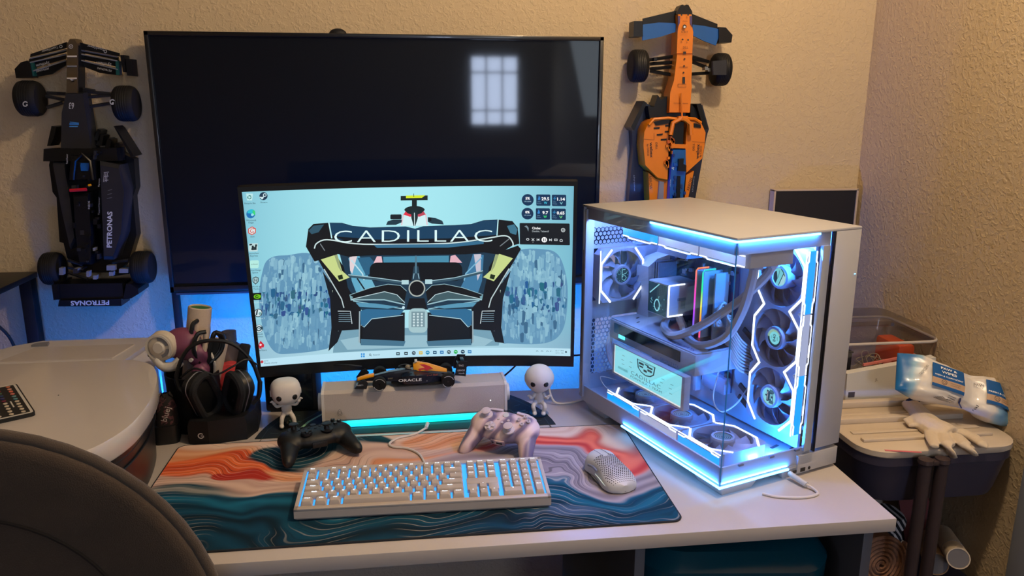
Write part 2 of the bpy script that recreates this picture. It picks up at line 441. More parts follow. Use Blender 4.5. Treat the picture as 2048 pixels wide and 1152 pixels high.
# ================================================================ curved monitor
mon = thing('curved_monitor', 'curved monitor showing the rear of a race car on its desktop', 'monitor', (-.0049, 1.6853, 1.0643))
mon.rotation_euler = (M.Rotation(-.0437, 3, 'Z') @ M.Rotation(.0675, 3, 'X') @ M.Rotation(-.0116, 3, 'Y')).to_euler()
MW, MH, MR = .697, .392, 2.3
def scr(u, v, d=0):
    """point on the curved screen; u,v in 0..1 from the top left, d towards the viewer"""
    a = (u - .5) * MW / MR
    return V(((MR - d) * sin(a), (MR - d) * cos(a) - MR, (.5 - v) * MH))
def bent(mb, x0, x1, z0, z1, d0, d1, n=20):
    secs = []
    for i in range(n + 1):
        u = .5 + (x0 + (x1 - x0) * i / n) / MW
        secs.append([scr(u, .5 - z / MH, d) for z, d in ((z0, d0), (z1, d0), (z1, d1), (z0, d1))])
    return mb.loft(secs)
b = MB()
bent(b, -MW / 2 - .008, MW / 2 + .008, MH / 2, MH / 2 + .010, -.022, .003); bent(b, -MW / 2 - .008, MW / 2 + .008, -MH / 2 - .026, -MH / 2, -.022, .003)
for s in (-1, 1): bent(b, s * MW / 2, s * (MW / 2 + .008), -MH / 2 - .026, MH / 2 + .010, -.022, .003, 2)
obj('bezel', b, m_black, mon)
obj('back_shell', bent(MB(), -MW / 2 - .006, MW / 2 + .006, -MH / 2 - .02, MH / 2 + .008, -.04, -.01), m_black2, mon)
panel = obj('screen', bent(MB(), -MW / 2, MW / 2, -MH / 2, MH / 2, -.008, 0), mat('monitor_glass', rgb(10, 12, 14), .35, noise=.05), mon)
nk = MB(); nk.box((.0, .055, -.19), (.068, .03, .26), bev=.004); obj('stand_neck', nk, m_black, mon)
nb = MB(); nb.box((0, .055, -.3195), (.20, .10, .008), bev=.003); obj('stand_base', nb, m_black, mon)
a = Art(False); a.text('AOC', 0, 0, .0085, rgb(140, 150, 165), .026, bold=-.01)
obj_l = a.build('logo', lambda x, y, k: scr(.5 + x / MW, .5, .0034 + k) + V((0, 0, -MH / 2 - .0125 + y)), PRINT, mon)

# ---- the picture on the screen, drawn in a 1967 x 1152 grid
H = homog([(36, 80), (1900, 62), (1868, 1003), (165, 1063)], [(0, 0), (1, 0), (1, 1), (0, 1)])
def smap(off):
    def fn(x, y, k):
        u, v = H(x, y + 6 * max(0, 1 - ((x - 1000) / 940) ** 2))
        return scr(min(1, max(0, u)), min(1, max(0, v)), .0002 + off + k)
    return fn
CUTS = list(range(80, 1900, 45))
def c(*q): return rgb(*q)
a = Art()
# backdrop
def bgc(x, y):
    gx = abs(x - 900) / 950; t = max(0, min(1, (y - 700) / 300))
    q = [168 - 44 * gx ** 2, 233 - 44 * gx ** 2, 242 - 34 * gx ** 2]
    q = [q[0] + t * 10, q[1] - t * 14, q[2] - t * 10]
    return rgb(*q)
NX, NY = 16, 10
for i in range(NX):
    for j in range(NY):
        xs = [20 + 1900 * (i + d) / NX for d in (0, 1)]; ys = [40 + 1040 * (j + d) / NY for d in (0, 1)]
        q = [(xs[0], ys[0]), (xs[1], ys[0]), (xs[1], ys[1]), (xs[0], ys[1])]
        a.face(q, [bgc(*p) for p in q])
bk, dk, cyan, pale = c(8, 18, 26), c(14, 60, 86), c(30, 110, 150), c(190, 240, 245)
a.poly([(570, 880), (720, 870), (1340, 860), (1500, 870), (1480, 960), (1000, 985), (560, 1000)], c(116, 160, 180))
a.poly([(600, 930), (720, 910), (1340, 905), (1450, 930), (1400, 965), (640, 985)], c(150, 190, 205))
# tyres
def tyre(pts, seed):
    P = [(q.x, q.y) for q in smooth_path([V((*p, 0)) for p in pts], 5, True)]
    a.poly([(x, y) for x, y in P], c(96, 148, 182))
    rnd = random.Random(seed); xs = [p[0] for p in P]; ys = [p[1] for p in P]; x0, x1, y0, y1 = min(xs), max(xs), min(ys), max(ys)
    for t in range(620):
        x, y = rnd.uniform(x0, x1), rnd.uniform(y0, y1); w, h = rnd.uniform(4, 26), rnd.uniform(12, 64)
        ed = 1 - 2 * abs((x - (x0 + x1) / 2) / (x1 - x0)) - .5 * (y > y0 + .55 * (y1 - y0))
        mid = abs((y - (y0 + y1) / 2) / (y1 - y0)) < .14
        if mid and rnd.random() < .6: w, h, col = rnd.uniform(4, 26), rnd.uniform(10, 44), (rnd.uniform(24, 60), rnd.uniform(76, 110), rnd.uniform(124, 150))
        else:
            f_ = rnd.random(); col = (96 + 46 * f_ + 14 * ed, 148 + 42 * f_ + 14 * ed, 182 + 28 * f_ + 8 * ed) if rnd.random() < .92 else (58, 104, 138)
        q = [(x - w / 2, y - h / 2 + rnd.uniform(-5, 5)), (x + rnd.uniform(-3, 3), y - h / 2 - 6), (x + w / 2, y - h / 2 + rnd.uniform(-5, 5)), (x + w / 2 - 3, y + h / 2), (x, y + h / 2 + 5), (x - w / 2 + 2, y + h / 2)]
        if all(inside(p, P) for p in q): a.poly(q, rgb(*col))
tyre([(160, 540), (180, 480), (225, 452), (300, 447), (430, 443), (520, 560), (560, 700), (562, 860), (545, 960), (480, 985), (320, 998), (240, 985), (185, 900), (152, 760), (146, 640)], 3)
tyre([(1480, 500), (1600, 425), (1740, 420), (1800, 440), (1835, 500), (1858, 620), (1852, 760), (1830, 860), (1780, 920), (1690, 945), (1540, 946), (1500, 930), (1500, 760), (1510, 620)], 5)
for x, sg in ((545, 1), (1500, -1)):
    a.poly([(x - 50 * sg, 540), (x + 20 * sg, 640), (x + 60 * sg, 790), (x + 70 * sg, 860), (x + 40 * sg, 940), (x - 10 * sg, 990 if sg > 0 else 945), (x + 5 * sg, 860), (x - 5 * sg, 700)], c(10, 22, 32))
    a.line([(x + 12 * sg, 650), (x + 22 * sg, 740), (x + 28 * sg, 830)], 10, c(190, 210, 190)); a.line([(x + 40 * sg, 700), (x + 46 * sg, 800), (x + 44 * sg, 880)], 4, c(150, 170, 180))
# car body, far part: airbox, T camera, mirrors
a.poly([(930, 290), (945, 225), (985, 196), (1045, 196), (1078, 225), (1090, 290)], c(206, 240, 244))
a.line([(938, 285), (948, 225), (985, 205)], 6, c(230, 190, 200)); a.line([(1083, 285), (1074, 225), (1045, 205)], 6, c(230, 190, 200))
a.poly([(948, 225), (965, 200), (1010, 195), (1010, 235), (985, 238)], c(225, 50, 70)); a.poly([(1074, 225), (1058, 200), (1015, 195), (1015, 235), (1040, 238)], c(190, 70, 90))
a.poly(arc(1011, 200, 58, 180, 360, 14, 24) + [(1050, 218), (1011, 232), (972, 218)], c(14, 34, 40))
a.poly([(992, 200), (1028, 200), (1030, 245), (1016, 290), (1006, 290), (993, 245)], c(16, 42, 48)); a.line([(1010, 215), (1012, 300)], 4, c(215, 235, 238))
a.rect(996, 140, 1024, 185, c(12, 28, 32)); a.poly([(932, 118), (1085, 116), (1085, 143), (932, 144)], c(16, 34, 36)); a.poly([(962, 116), (1072, 115), (1052, 130), (962, 131)], c(214, 232, 40)); a.line([(1006, 105), (1007, 124)], 3, bk)
a.rr(874, 224, 938, 252, 6, c(14, 30, 38)); a.poly([(850, 284), (860, 262), (890, 254), (940, 254), (938, 270), (905, 284)], c(28, 56, 70))
a.poly([(1086, 240), (1130, 246), (1168, 262), (1176, 283), (1110, 278), (1086, 268)], c(28, 56, 70)); a.rect(1088, 245, 1106, 262, bk)
# engine cover, sidepods and beam under the wing
for sg in (-1, 1): a.poly([(1022 + sg * (x - 1022), y) for x, y in ((1400, 640), (1480, 560), (1500, 760), (1490, 880), (1340, 872), (1330, 760))], c(9, 18, 26))
a.poly([(590, 445), (1480, 435), (1420, 660), (1330, 760), (720, 770), (640, 640)], c(22, 54, 76))
a.poly([(640, 470), (700, 455), (780, 640), (820, 690), (700, 700), (660, 600)], c(96, 168, 198)); a.poly([(1400, 455), (1340, 450), (1290, 600), (1250, 680), (1360, 690), (1390, 600)], c(60, 120, 160))
a.poly([(645, 465), (690, 455), (662, 560), (650, 540)], c(226, 210, 214)); a.poly([(1345, 452), (1385, 450), (1382, 560), (1365, 600)], c(200, 196, 210))
a.poly([(690, 470), (760, 465), (790, 500), (765, 560), (740, 570)], c(40, 96, 130)); a.poly([(800, 462), (826, 462), (832, 500), (772, 520)], c(236, 190, 200)); a.poly([(1215, 462), (1240, 455), (1280, 500), (1210, 500)], c(226, 176, 190))
a.poly([(835, 465), (1205, 460), (1205, 500), (838, 502)], c(70, 140, 170))
a.line([(655, 480), (720, 560), (740, 640)], 7, c(190, 225, 235)); a.line([(1388, 470), (1300, 560), (1290, 600)], 7, c(120, 180, 210))
P = rrect(1020, 550, 520, 105, 40, 6); a.poly(P, c(6, 14, 22))
a.poly([(700, 600), (770, 590), (800, 650), (770, 690), (720, 680)], c(110, 180, 205)); a.line([(690, 585), (760, 690)], 8, c(14, 30, 40))
# suspension arms
for q in ([(640, 570), (800, 590), (970, 615)], [(1395, 550), (1240, 590), (1075, 612)]): a.line(q, 17, c(52, 84, 100)); a.line([(x, y - 6) for x, y in q], 4, c(170, 205, 215))
a.rect(940, 598, 980, 622, c(180, 215, 222)); a.rect(1072, 594, 1112, 620, c(180, 215, 222))
a.poly([(1008, 520), (1034, 520), (1046, 600), (996, 600)], c(34, 62, 80)); a.line([(1020, 460), (1020, 560)], 10, c(80, 120, 140)); a.line([(1010, 560), (1006, 590)], 4, c(150, 190, 205)); a.line([(1032, 560), (1038, 590)], 4, c(150, 190, 205))
# beam wing arcs
for sg in (-1, 1):
    def mx(q): return [(1022 + sg * (x - 1022), y) for x, y in q]
    up = [(1075, 660), (1110, 628), (1180, 620), (1280, 640), (1400, 680), (1424, 700), (1405, 718), (1290, 690), (1170, 700), (1090, 730)]
    a.poly(mx(up), c(9, 16, 22)); a.line(mx(up[:5]), 3, c(150, 190, 200))
    a.poly(mx([(1090, 720), (1130, 680), (1200, 664), (1300, 685), (1390, 705), (1250, 706)]), c(64, 92, 100)); a.line(mx([(1085, 725), (1130, 680), (1200, 662), (1390, 704)]), 4, c(190, 215, 220))
    a.line(mx([(1085, 735), (1200, 708), (1395, 706)]), 7, c(150, 190, 200)); a.line(mx([(1090, 760), (1250, 735), (1375, 712)]), 5, c(150, 200, 215))
    a.poly(mx([(1120, 748), (1250, 728), (1360, 722), (1340, 745), (1180, 758)]), c(86, 150, 180))
    a.poly(mx([(1375, 690), (1424, 660), (1424, 682), (1400, 720)]), c(120, 165, 175))
    # diffuser wing
    a.poly(mx([(1085, 780), (1340, 770), (1338, 930), (1085, 945)]), c(10, 22, 32))
    a.poly(mx([(1090, 766), (1300, 758), (1335, 770), (1330, 850), (1310, 860), (1270, 812), (1110, 792)]), c(44, 106, 146)); a.line(mx([(1095, 795), (1270, 814), (1312, 860), (1330, 848)]), 4, c(176, 214, 226))
    a.line(mx([(1338, 770), (1338, 945)]), 7, c(150, 170, 178)); a.line(mx([(1327, 850), (1328, 950)]), 12, c(8, 14, 20))
    a.line(mx([(1460, 768), (1390, 770), (1380, 840)]), 5, c(190, 205, 210))
    for k in range(5): a.line(mx([(1455, 782 + k * 11), (1388, 784 + k * 11)]), 3, c(120, 150, 165))
    # wing end plates
    a.poly(mx([(1590, 400), (1606, 420), (1560, 500), (1440, 720), (1420, 760), (1380, 750), (1400, 660), (1430, 520), (1480, 440)]), c(9, 14, 20))
    a.line(mx([(1540, 530), (1440, 700), (1426, 750)]), 6, c(190, 210, 212))
    for k in range(14): a.face(mx([(1600 - k * 5, 415 + k * 9), (1608 - k * 5, 419 + k * 9), (1600 - k * 5, 424 + k * 9)]), c(9, 14, 20))
    a.poly(mx([(1468, 442), (1562, 472), (1455, 602), (1396, 580), (1440, 540)]), c(200, 216, 140)); a.poly(mx([(1440, 552), (1468, 442), (1485, 448), (1460, 520)]), c(150, 165, 120)); a.poly(mx([(1438, 562), (1464, 568), (1456, 592), (1432, 586)]), c(24, 40, 20))
    a.poly(mx([(1080, 940), (1330, 925), (1330, 960), (1090, 968)]), c(70, 116, 142))
a.disc(1026, 645, 47, c(176, 184, 178)); a.disc(1026, 645, 40, c(8, 14, 22))
a.poly([(985, 700), (1068, 700), (1085, 760), (968, 760)], c(10, 18, 26)); a.disc(951, 752, 8, c(200, 230, 240))
# rain light
a.rr(980, 757, 1086, 893, 30, c(164, 198, 204)); a.rect(996, 775, 1071, 862, c(120, 150, 160))
for i in range(3):
    for j in range(5): a.disc(1010 + i * 22, 788 + j * 16, 6, c(205, 226, 230), n=10)
# rear wing
top = [(400, 400), (412, 300), (440, 272), (530, 266), (600, 268), (660, 286), (760, 297), (960, 293), (1015, 306), (1060, 292), (1240, 286), (1330, 280), (1400, 258), (1480, 254), (1560, 262), (1590, 300), (1598, 390)]
a.poly(top + [(1560, 400), (1480, 452), (1400, 440), (1300, 452), (1000, 456), (760, 456), (640, 462), (580, 446), (450, 486)], c(8, 14, 20))
a.poly([(530, 268), (600, 270), (660, 288), (760, 299), (960, 295), (1015, 308), (1060, 294), (1240, 288), (1330, 282), (1400, 260), (1480, 256), (1474, 345), (1440, 368), (1200, 385), (800, 388), (620, 370), (548, 358)], c(16, 62, 94))
a.poly([(560, 345), (640, 352), (800, 366), (1200, 362), (1440, 344), (1474, 340), (1450, 368), (1200, 386), (800, 390), (620, 372)], c(6, 16, 26))
a.poly([(414, 310), (440, 282), (500, 276), (470, 320), (430, 330)], c(44, 84, 104)); a.poly([(1588, 310), (1570, 280), (1530, 290), (1548, 330), (1580, 340)], c(60, 116, 140))
a.line([(527, 266), (545, 356)], 7, pale); a.line([(1481, 254), (1474, 345)], 6, pale)
a.line([(448, 412), (458, 385), (500, 364), (560, 368), (640, 384), (800, 394), (1200, 390), (1420, 360), (1500, 346), (1540, 352), (1562, 385), (1562, 405)], 7, c(206, 228, 228), 3)
a.poly([(780, 396), (1200, 394), (1400, 372), (1400, 392), (1200, 414), (800, 414)], c(50, 108, 142)); a.line([(480, 385), (506, 425)], 5, c(120, 130, 136)); a.line([(1545, 360), (1490, 405)], 5, c(120, 130, 136))
a.text('CADILLAC', 1003, 345, 72, c(222, 250, 250), 890, bold=-.012, space=1.18)
wall = a.build('wallpaper', smap(0), SCREEN, panel, CUTS, 2e-5)

# ---- desktop icons, each a lit picture of its own on the screen
def icon(fn, name='desktop_icon', label=None):
    g = Art(); fn(g); o = g.build(name, smap(.0016), SCREEN, panel, CUTS, 2e-5)
    if label: o['label'] = label
    return o
lb = c(30, 60, 76)
def recycle(g):
    g.poly([(60, 90), (98, 92), (94, 130), (66, 130)], c(190, 232, 235)); g.ring(79, 112, 9, 5, c(20, 120, 110), 0, 100); g.ring(79, 112, 9, 5, c(20, 120, 110), 120, 220); g.ring(79, 112, 9, 5, c(20, 120, 110), 240, 340); g.text('Recycle Bin', 83, 146, 9, lb, 62)
def steam(g):
    g.disc(157, 107, 23, c(16, 50, 76)); g.disc(164, 101, 10, c(210, 235, 240)); g.disc(164, 101, 6, c(16, 50, 76)); g.line([(136, 112), (152, 118), (162, 106)], 6, c(210, 235, 240)); g.disc(150, 118, 7, c(210, 235, 240)); g.text('Steam', 160, 142, 9, lb, 38)
def edge(g):
    g.disc(89, 207, 25, c(20, 110, 180)); g.poly(arc(92, 202, 22, 180, 380, 14) + [(100, 206)], c(40, 190, 210)); g.poly([(98, 186), (112, 190), (114, 212), (100, 214)], c(60, 210, 120)); g.disc(98, 212, 8, c(150, 225, 235)); g.text('Microsoft', 93, 243, 9, lb, 54); g.text('Edge', 92, 256, 9, lb, 28)
def sixg(g):
    g.poly(arc(98, 303, 25, 30, 330, 5), c(210, 80, 70)); g.poly(arc(98, 303, 19, 30, 330, 5), c(225, 240, 240)); g.line([(112, 292), (94, 292), (88, 304), (96, 315), (110, 310), (100, 304)], 5, c(210, 80, 70)); g.text('GIGA', 101, 336, 8, lb, 24)
def qr(g):
    g.rect(82, 374, 132, 420, c(190, 220, 222))
    rnd = random.Random(2)
    for i in range(14): x, y = rnd.uniform(84, 118), rnd.uniform(376, 404); g.rect(x, y, x + rnd.uniform(6, 13), y + rnd.uniform(6, 14), c(30, 46, 54))
    g.text('Launcher', 110, 430, 9, lb, 60); g.text('Express', 112, 444, 9, lb, 44)
def cricut(g):
    g.rr(90, 470, 140, 514, 8, c(180, 235, 225)); g.text('cricut', 116, 491, 9, c(60, 90, 90), 36); g.text('Cricut Design', 120, 525, 9, lb, 66); g.text('Space', 121, 538, 9, lb, 32)
def tanks(g):
    g.poly([(108, 568), (125, 561), (141, 568), (141, 590), (125, 606), (108, 590)], c(40, 60, 66)); g.poly([(112, 571), (125, 566), (137, 571), (137, 588), (125, 600), (112, 588)], c(170, 205, 210)); g.line([(118, 572), (120, 590), (125, 580), (130, 590), (132, 572)], 4, c(40, 60, 66)); g.text('World of', 128, 617, 9, lb, 48); g.text('Tanks', 130, 630, 9, lb, 34)
def nv(g):
    g.rect(110, 653, 157, 692, c(12, 26, 12)); g.poly(arc(136, 673, 20, 0, 345, 16, 13), c(110, 190, 20)); g.ring(134, 673, 8, 4, c(12, 50, 10), 0, 300, 6); g.text('NVIDIA App', 138, 706, 9, c(190, 225, 230), 62)
def lconnect(g):
    g.disc(143, 764, 23, c(40, 62, 74)); g.disc(143, 764, 19, c(210, 232, 238)); g.poly([(134, 748), (142, 747), (138, 776), (130, 776)], c(30, 46, 56)); g.disc(153, 768, 8, c(120, 170, 170)); g.text('L-Connect 3', 146, 795, 9, c(190, 225, 235), 66)
def ubi(g):
    g.disc(149, 852, 22, c(40, 70, 84)); g.ring(149, 852, 17, 5, c(220, 240, 245), 20, 320); g.disc(149, 852, 8, c(220, 240, 245)); g.disc(150, 852, 4, c(40, 70, 84)); g.text('Ubisoft', 152, 882, 9, lb, 40); g.text('Connect', 153, 895, 9, lb, 42)
def spade(g):
    g.poly([(159, 918), (180, 942), (178, 956), (164, 956), (168, 962), (150, 962), (155, 956), (141, 956), (139, 942)], c(205, 30, 50)); g.poly([(160 + (9 if i % 2 == 0 else 4) * sin(i * pi / 5), 942 - (9 if i % 2 == 0 else 4) * cos(i * pi / 5)) for i in range(10)], c(240, 235, 240)); g.text('PokerStars', 163, 971, 9, lb, 64)
for fn in (recycle, steam, edge, sixg, qr, cricut, tanks, nv, lconnect, ubi, spade): icon(fn)
# ---- monitoring widgets
nav = c(8, 48, 84)
def gauge(x, y, t, u):
    def fn(g): g.disc(x, y, 33, nav); g.text(t, x, y - 9, 14, W_, 24, bold=.03); g.text(u, x, y + 9, 6, c(170, 210, 230), 38)
    icon(fn, 'usage_gauge')
gauge(1646, 141, '5%', 'CPU USAGE'); gauge(1644, 219, '0%', 'GPU USAGE')
def tile(x, y, t, u, col, ic, l):
    def fn(g):
        g.rr(x - 39, y - 32, x + 39, y + 32, 6, nav); g.text(t, x + (13 if len(t) < 4 else 11), y - 8, 17, W_, 42 if len(t) > 3 else 32, bold=.03); g.text(u, x + 12, y + 15, 14, col, 18, bold=.02)
        if ic: g.poly([(x - 28, y - 10), (x - 24, y - 26), (x - 18, y - 16), (x - 16, y - 4), (x - 24, y), (x - 31, y - 4)], c(50, 130, 200))
        else: g.poly([(x - 18, y - 26), (x - 33, y - 8), (x - 24, y - 8), (x - 30, y + 4), (x - 12, y - 14), (x - 22, y - 14)], c(40, 120, 170))
        g.text(l[0], x - 24, y + 9, 6, c(120, 170, 200), 16); g.text(l[1], x - 22, y + 19, 5, c(120, 170, 200), 24)
    icon(fn, 'sensor_tile')
tile(1732, 142, '29.5', 'W', c(60, 200, 230), 1, ('CPU', 'Power')); tile(1818, 143, '1.14', 'V', c(130, 200, 210), 0, ('CPU', 'Voltage'))
tile(1729, 220, '9.7', 'W', c(60, 230, 120), 1, ('GPU', 'Power')); tile(1815, 221, '0.65', 'V', c(120, 230, 140), 0, ('GPU', 'Voltage'))
def player(g):
    g.rr(1600, 272, 1874, 393, 5, c(12, 20, 28)); g.poly([(1625, 290), (1640, 286), (1650, 300), (1648, 320), (1640, 300)], c(120, 140, 150)); g.text('Circles', 1669, 300, 13, W_, 46, align=-1, bold=.03); g.text('Doobie, Yelawolf', 1669, 317, 11, c(180, 190, 195), 92, align=-1)
    wv = c(220, 228, 230)
    g.ring(1838, 309, 10, 3, wv); g.line([(1832, 309), (1844, 309)], 2, wv); g.line([(1838, 303), (1838, 315)], 2, wv)
    g.disc(1735, 365, 15, W_); g.rect(1729, 357, 1733, 373, K_); g.rect(1738, 357, 1742, 373, K_)
    for x, s in ((1702, -1), (1768, 1)): g.poly([(x - 6 * s, 358), (x + 5 * s, 365), (x - 6 * s, 372)], wv); g.rect(min(x + 5 * s, x + 8 * s), 358, max(x + 5 * s, x + 8 * s), 372, wv)
    g.line([(1666, 358), (1680, 372)], 3, wv); g.line([(1666, 372), (1680, 358)], 3, wv); g.disc(1673, 379, 2, wv, n=8); g.ring(1644, 364, 7, 3, wv, ry=5)
    g.line([(1790, 360), (1806, 360), (1806, 369), (1790, 369), (1790, 360)], 3, wv); g.line([(1820, 372), (1820, 365), (1827, 360), (1834, 365), (1834, 372), (1820, 372)], 3, wv)
icon(player, 'music_player_widget')
# ---- task bar
def bary(x): return 1022 + (x - 165) * (962 - 1022) / (1870 - 165) - 7 * max(0, 1 - ((x - 1000) / 900) ** 2)
def bar(g):
    n = 40
    for i in range(n):
        xa, xb = 90 + (1880 - 90) * i / n, 90 + (1880 - 90) * (i + 1) / n
        g.face([(xa, bary(xa)), (xb, bary(xb)), (xb, bary(xb) + 60), (xa, bary(xa) + 60)], c(186, 226, 242))
    def T(s, x, h, w, al=0, dy=20, col=c(60, 90, 110)): g.text(s, x, bary(x) + dy, h, col, w, ang=-2, align=al)
    g.disc(170, bary(170) + 15, 8, c(200, 60, 70)); T('29°F', 182, 8, 22, -1, 12); T('Mostly cloudy', 182, 8, 72, -1, 24)
    y = bary(726); g.rect(716, y + 9, 724, y + 18, c(30, 140, 220)); g.rect(728, y + 9, 737, y + 18, c(30, 140, 220)); g.rect(716, y + 21, 724, y + 31, c(30, 140, 220)); g.rect(728, y + 21, 737, y + 31, c(30, 140, 220))
    g.ring(767, bary(767) + 19, 5, 2, lb); g.line([(771, bary(767) + 23), (775, bary(767) + 27)], 2, lb); T('Search', 783, 9, 38, -1)
    for x, col in ((922, c(40, 60, 74)), (967, c(40, 50, 60)), (1010, c(60, 80, 96)), (1049, c(230, 190, 60)), (1087, c(30, 140, 190)), (1127, c(30, 76, 110)), (1166, c(30, 110, 180)), (1205, c(60, 84, 96)), (1243, c(30, 180, 80)), (1282, c(26, 62, 90)), (1320, c(30, 120, 190))):
        y = bary(x) + 20
        if x in (1243, 1087, 1205, 1282, 1010): g.disc(x, y, 11, col, n=14); g.line([(x - 6, y + 1), (x, y - 3), (x + 6, y + 2)], 3, c(210, 235, 240))
        else: g.rr(x - 10, y - 8, x + 10, y + 9, 2, col); g.rect(x - 6, y - 2, x + 6, y + 3, c(170, 215, 230))
    for x in (1690, 1716, 1745, 1765): g.ring(x, bary(x) + 20, 5, 2, lb, 180, 360)
    T('12:12 PM', 1810, 7, 42, 0, 13); T('2/1/2026', 1810, 7, 42, 0, 25); g.disc(1845, bary(1845) + 19, 5, lb, n=10)
g = Art(); bar(g); g.build('task_bar', smap(.0012), SCREEN, panel, CUTS, 2e-5)
# ================================================================ computer tower (local: x along the front to the right, y towards the wall, z up)
PCA = .3415
pc = thing('computer_tower', 'white glass walled computer tower full of blue and white lit fans', 'computer', (.5294, 1.2106, DZ), PCA)
PW, PL, PH = .2984, .4861, .4777
m_pcw = mat('pc_white_steel', rgb(186, 185, 188), .42, noise=.03, nscale=20, bump=.04, bscale=1500)
m_pcin = mat('pc_inner_white', rgb(178, 182, 192), .45, noise=.04, nscale=20)
m_pcgrey = mat('pc_grey_plastic', rgb(120, 122, 132), .5, noise=.08)
m_dark = mat('pc_dark_plastic', rgb(22, 24, 30), .35, noise=.15)
m_glass = glass('tempered_glass', (.95, .97, 1), .045, 0)
e_blue = emis('led_blue_strip', (.10, .42, 1), 9); e_white = emis('led_white_strip', (.80, .87, 1), 3); e_glow = emis('led_blue_diffuser', (.0, .30, 1), 1.5)
e_ice = emis('led_white_diffuser', (.42, .46, .66), 1.0)
GX = .232
# shell
obj('top_panel', MB().box((PW / 2, PL / 2, PH - .0025), (PW, PL, .005), bev=.001), m_pcw, pc)
obj('top_frame', MB().box((GX / 2, .008, PH - .018), (GX - .01, .004, .026)).box((.008, PL / 2, PH - .018), (.004, PL - .012, .026)), m_pcw, pc)
obj('bottom_frame', MB().box((GX / 2, .008, .040), (GX - .01, .004, .034)).box((.008, PL / 2, .040), (.004, PL - .012, .034)), m_pcw, pc)
obj('floor_plate', MB().box((GX / 2, PL / 2, .0415), (GX - .016, PL - .02, .006)), m_pcin, pc)
b = MB(); b.box((PW / 2 + .003, PL / 2, .0215), (PW - .008, PL - .008, .004)); obj('base_plate', b, m_pcw, pc)
for x, y in ((.05, .045), (.05, PL - .05), (PW - .10, .045), (PW - .06, PL - .05)):
    b = MB(); w1, w2 = (.088, .07) if y < .1 else (.08, .064)
    cx = x
    b.loft([[(cx - w2 / 2 + (0 if x < .1 else 0), y - .036, 0), (cx + w2 / 2, y - .036, 0), (cx + w2 / 2, y + .03, 0), (cx - w2 / 2, y + .03, 0)], [(cx - w1 / 2, y - .042, .0195), (cx + w1 / 2, y - .042, .0195), (cx + w1 / 2, y + .036, .0195), (cx - w1 / 2, y + .036, .0195)]])
    obj('foot', b, m_pcw, pc)
# opaque right chamber
obj('front_column', MB().box(((GX + PW) / 2, .012, (PH + .05) / 2 - .0025), (PW - GX, .024, PH - .055), bev=.0015), m_pcw, pc)
obj('column_base', MB().box((.245, .010, .0245), (.105, .018, .036), bev=.001), m_pcw, pc)
obj('right_panel', MB().box((PW - .004, PL / 2 + .01, PH / 2 + .02), (.008, PL - .03, PH - .05)), m_pcw, pc)
obj('power_led', MB().box((.2915, -.0004, .389), (.003, .002, .0012)), emis('power_led', (.2, .6, 1), 4), pc)
obj('seam', MB().box((GX, .004, PH / 2 + .02), (.003, .008, PH - .05)), m_dark, pc)
obj('port', MB().box((.186, .0008, .0125), (.0085, .0015, .005)), m_dark, pc, label='dark slim port'); obj('port', MB().box((.207, .0008, .0125), (.012, .0015, .0075)), m_dark, pc, label='wide port'); obj('port', MB().cyl((.224, .002, .0125), (.224, .0, .0125), .003), m_dark, pc, label='round audio port')
# corner posts at the back and glass
obj('rear_column', MB().box((.012, PL - .008, PH / 2 + .01), (.022, .014, PH - .04), bev=.001), m_pcw, pc)
obj('front_glass', MB().box((GX / 2 - .001, .0025, PH / 2 + .0085), (GX - .004, .003, PH - .031)), m_glass, pc)
obj('side_glass', MB().box((.0025, PL / 2, PH / 2 + .0085), (.003, PL - .008, PH - .031)), m_glass, pc)
obj('glass_edge', MB().box((.0032, .0032, PH / 2 + .008), (.0016, .0016, PH - .033)), mat('glass_edge', rgb(30, 84, 140), .15, emit=(.02, .2, .5), es=.35), pc)
# accent light strips along both edges
obj('light_strip', MB().box((.001, .12, PH - .0068), (.003, .24, .0034)), e_blue, pc, label='upper side light strip'); obj('light_strip', MB().box((.096, .001, PH - .0068), (.195, .003, .0034)), e_blue, pc, label='upper front light strip')
obj('light_strip', MB().box((.001, .155, .0212), (.003, .31, .0032)), e_blue, pc, label='lower side light strip'); obj('light_strip', MB().box((.084, .001, .0212), (.170, .003, .0032)), e_blue, pc, label='lower front light strip')
# motherboard tray with slots, rear wall with honeycomb vents
tray = obj('tray', MB().box((.206, PL / 2 + .006, PH / 2 + .015), (.006, PL - .02, PH - .07)), m_pcin, pc)
sl = MB()
for z, h in ((.41, .02), (.375, .05), (.315, .012), (.29, .06), (.23, .012), (.21, .012), (.17, .06), (.115, .012), (.10, .03)): sl.box((.2022, .0115, z), (.002, .005, h))
obj('tray_slot', sl, m_dark, tray, kind='stuff')
obj('tray_rail', MB().box((.214, .004, PH / 2 + .01), (.018, .006, PH - .08)), m_pcin, pc)
rear = obj('rear_panel', MB().box((.10, PL - .006, .427), (.20, .004, .10)).box((.105, PL - .006, .235), (.20, .004, .04)).box((.19, PL - .006, .15), (.04, .004, .17)).box((.1, PL - .006, .06), (.2, .004, .04)).box((.155, PL - .004, .33), (.10, .004, .14)), m_pcin, pc)
def honey(x0, x1, z0, z1, y, r=.0062):
    b = MB(); dx = r * sqrt(3); j = 0; z = z0
    while z < z1:
        x = x0 + (dx / 2 if j % 2 else 0)
        while x < x1:
            o = b.ring([(x + r * cos(R(30 + 60 * i)), y, z + r * sin(R(30 + 60 * i))) for i in range(6)])
            n_ = b.ring([(x + .76 * r * cos(R(30 + 60 * i)), y, z + .76 * r * sin(R(30 + 60 * i))) for i in range(6)])
            b.skin([o, n_], True, False, False); x += dx
        z += r * 1.5; j += 1
    return b
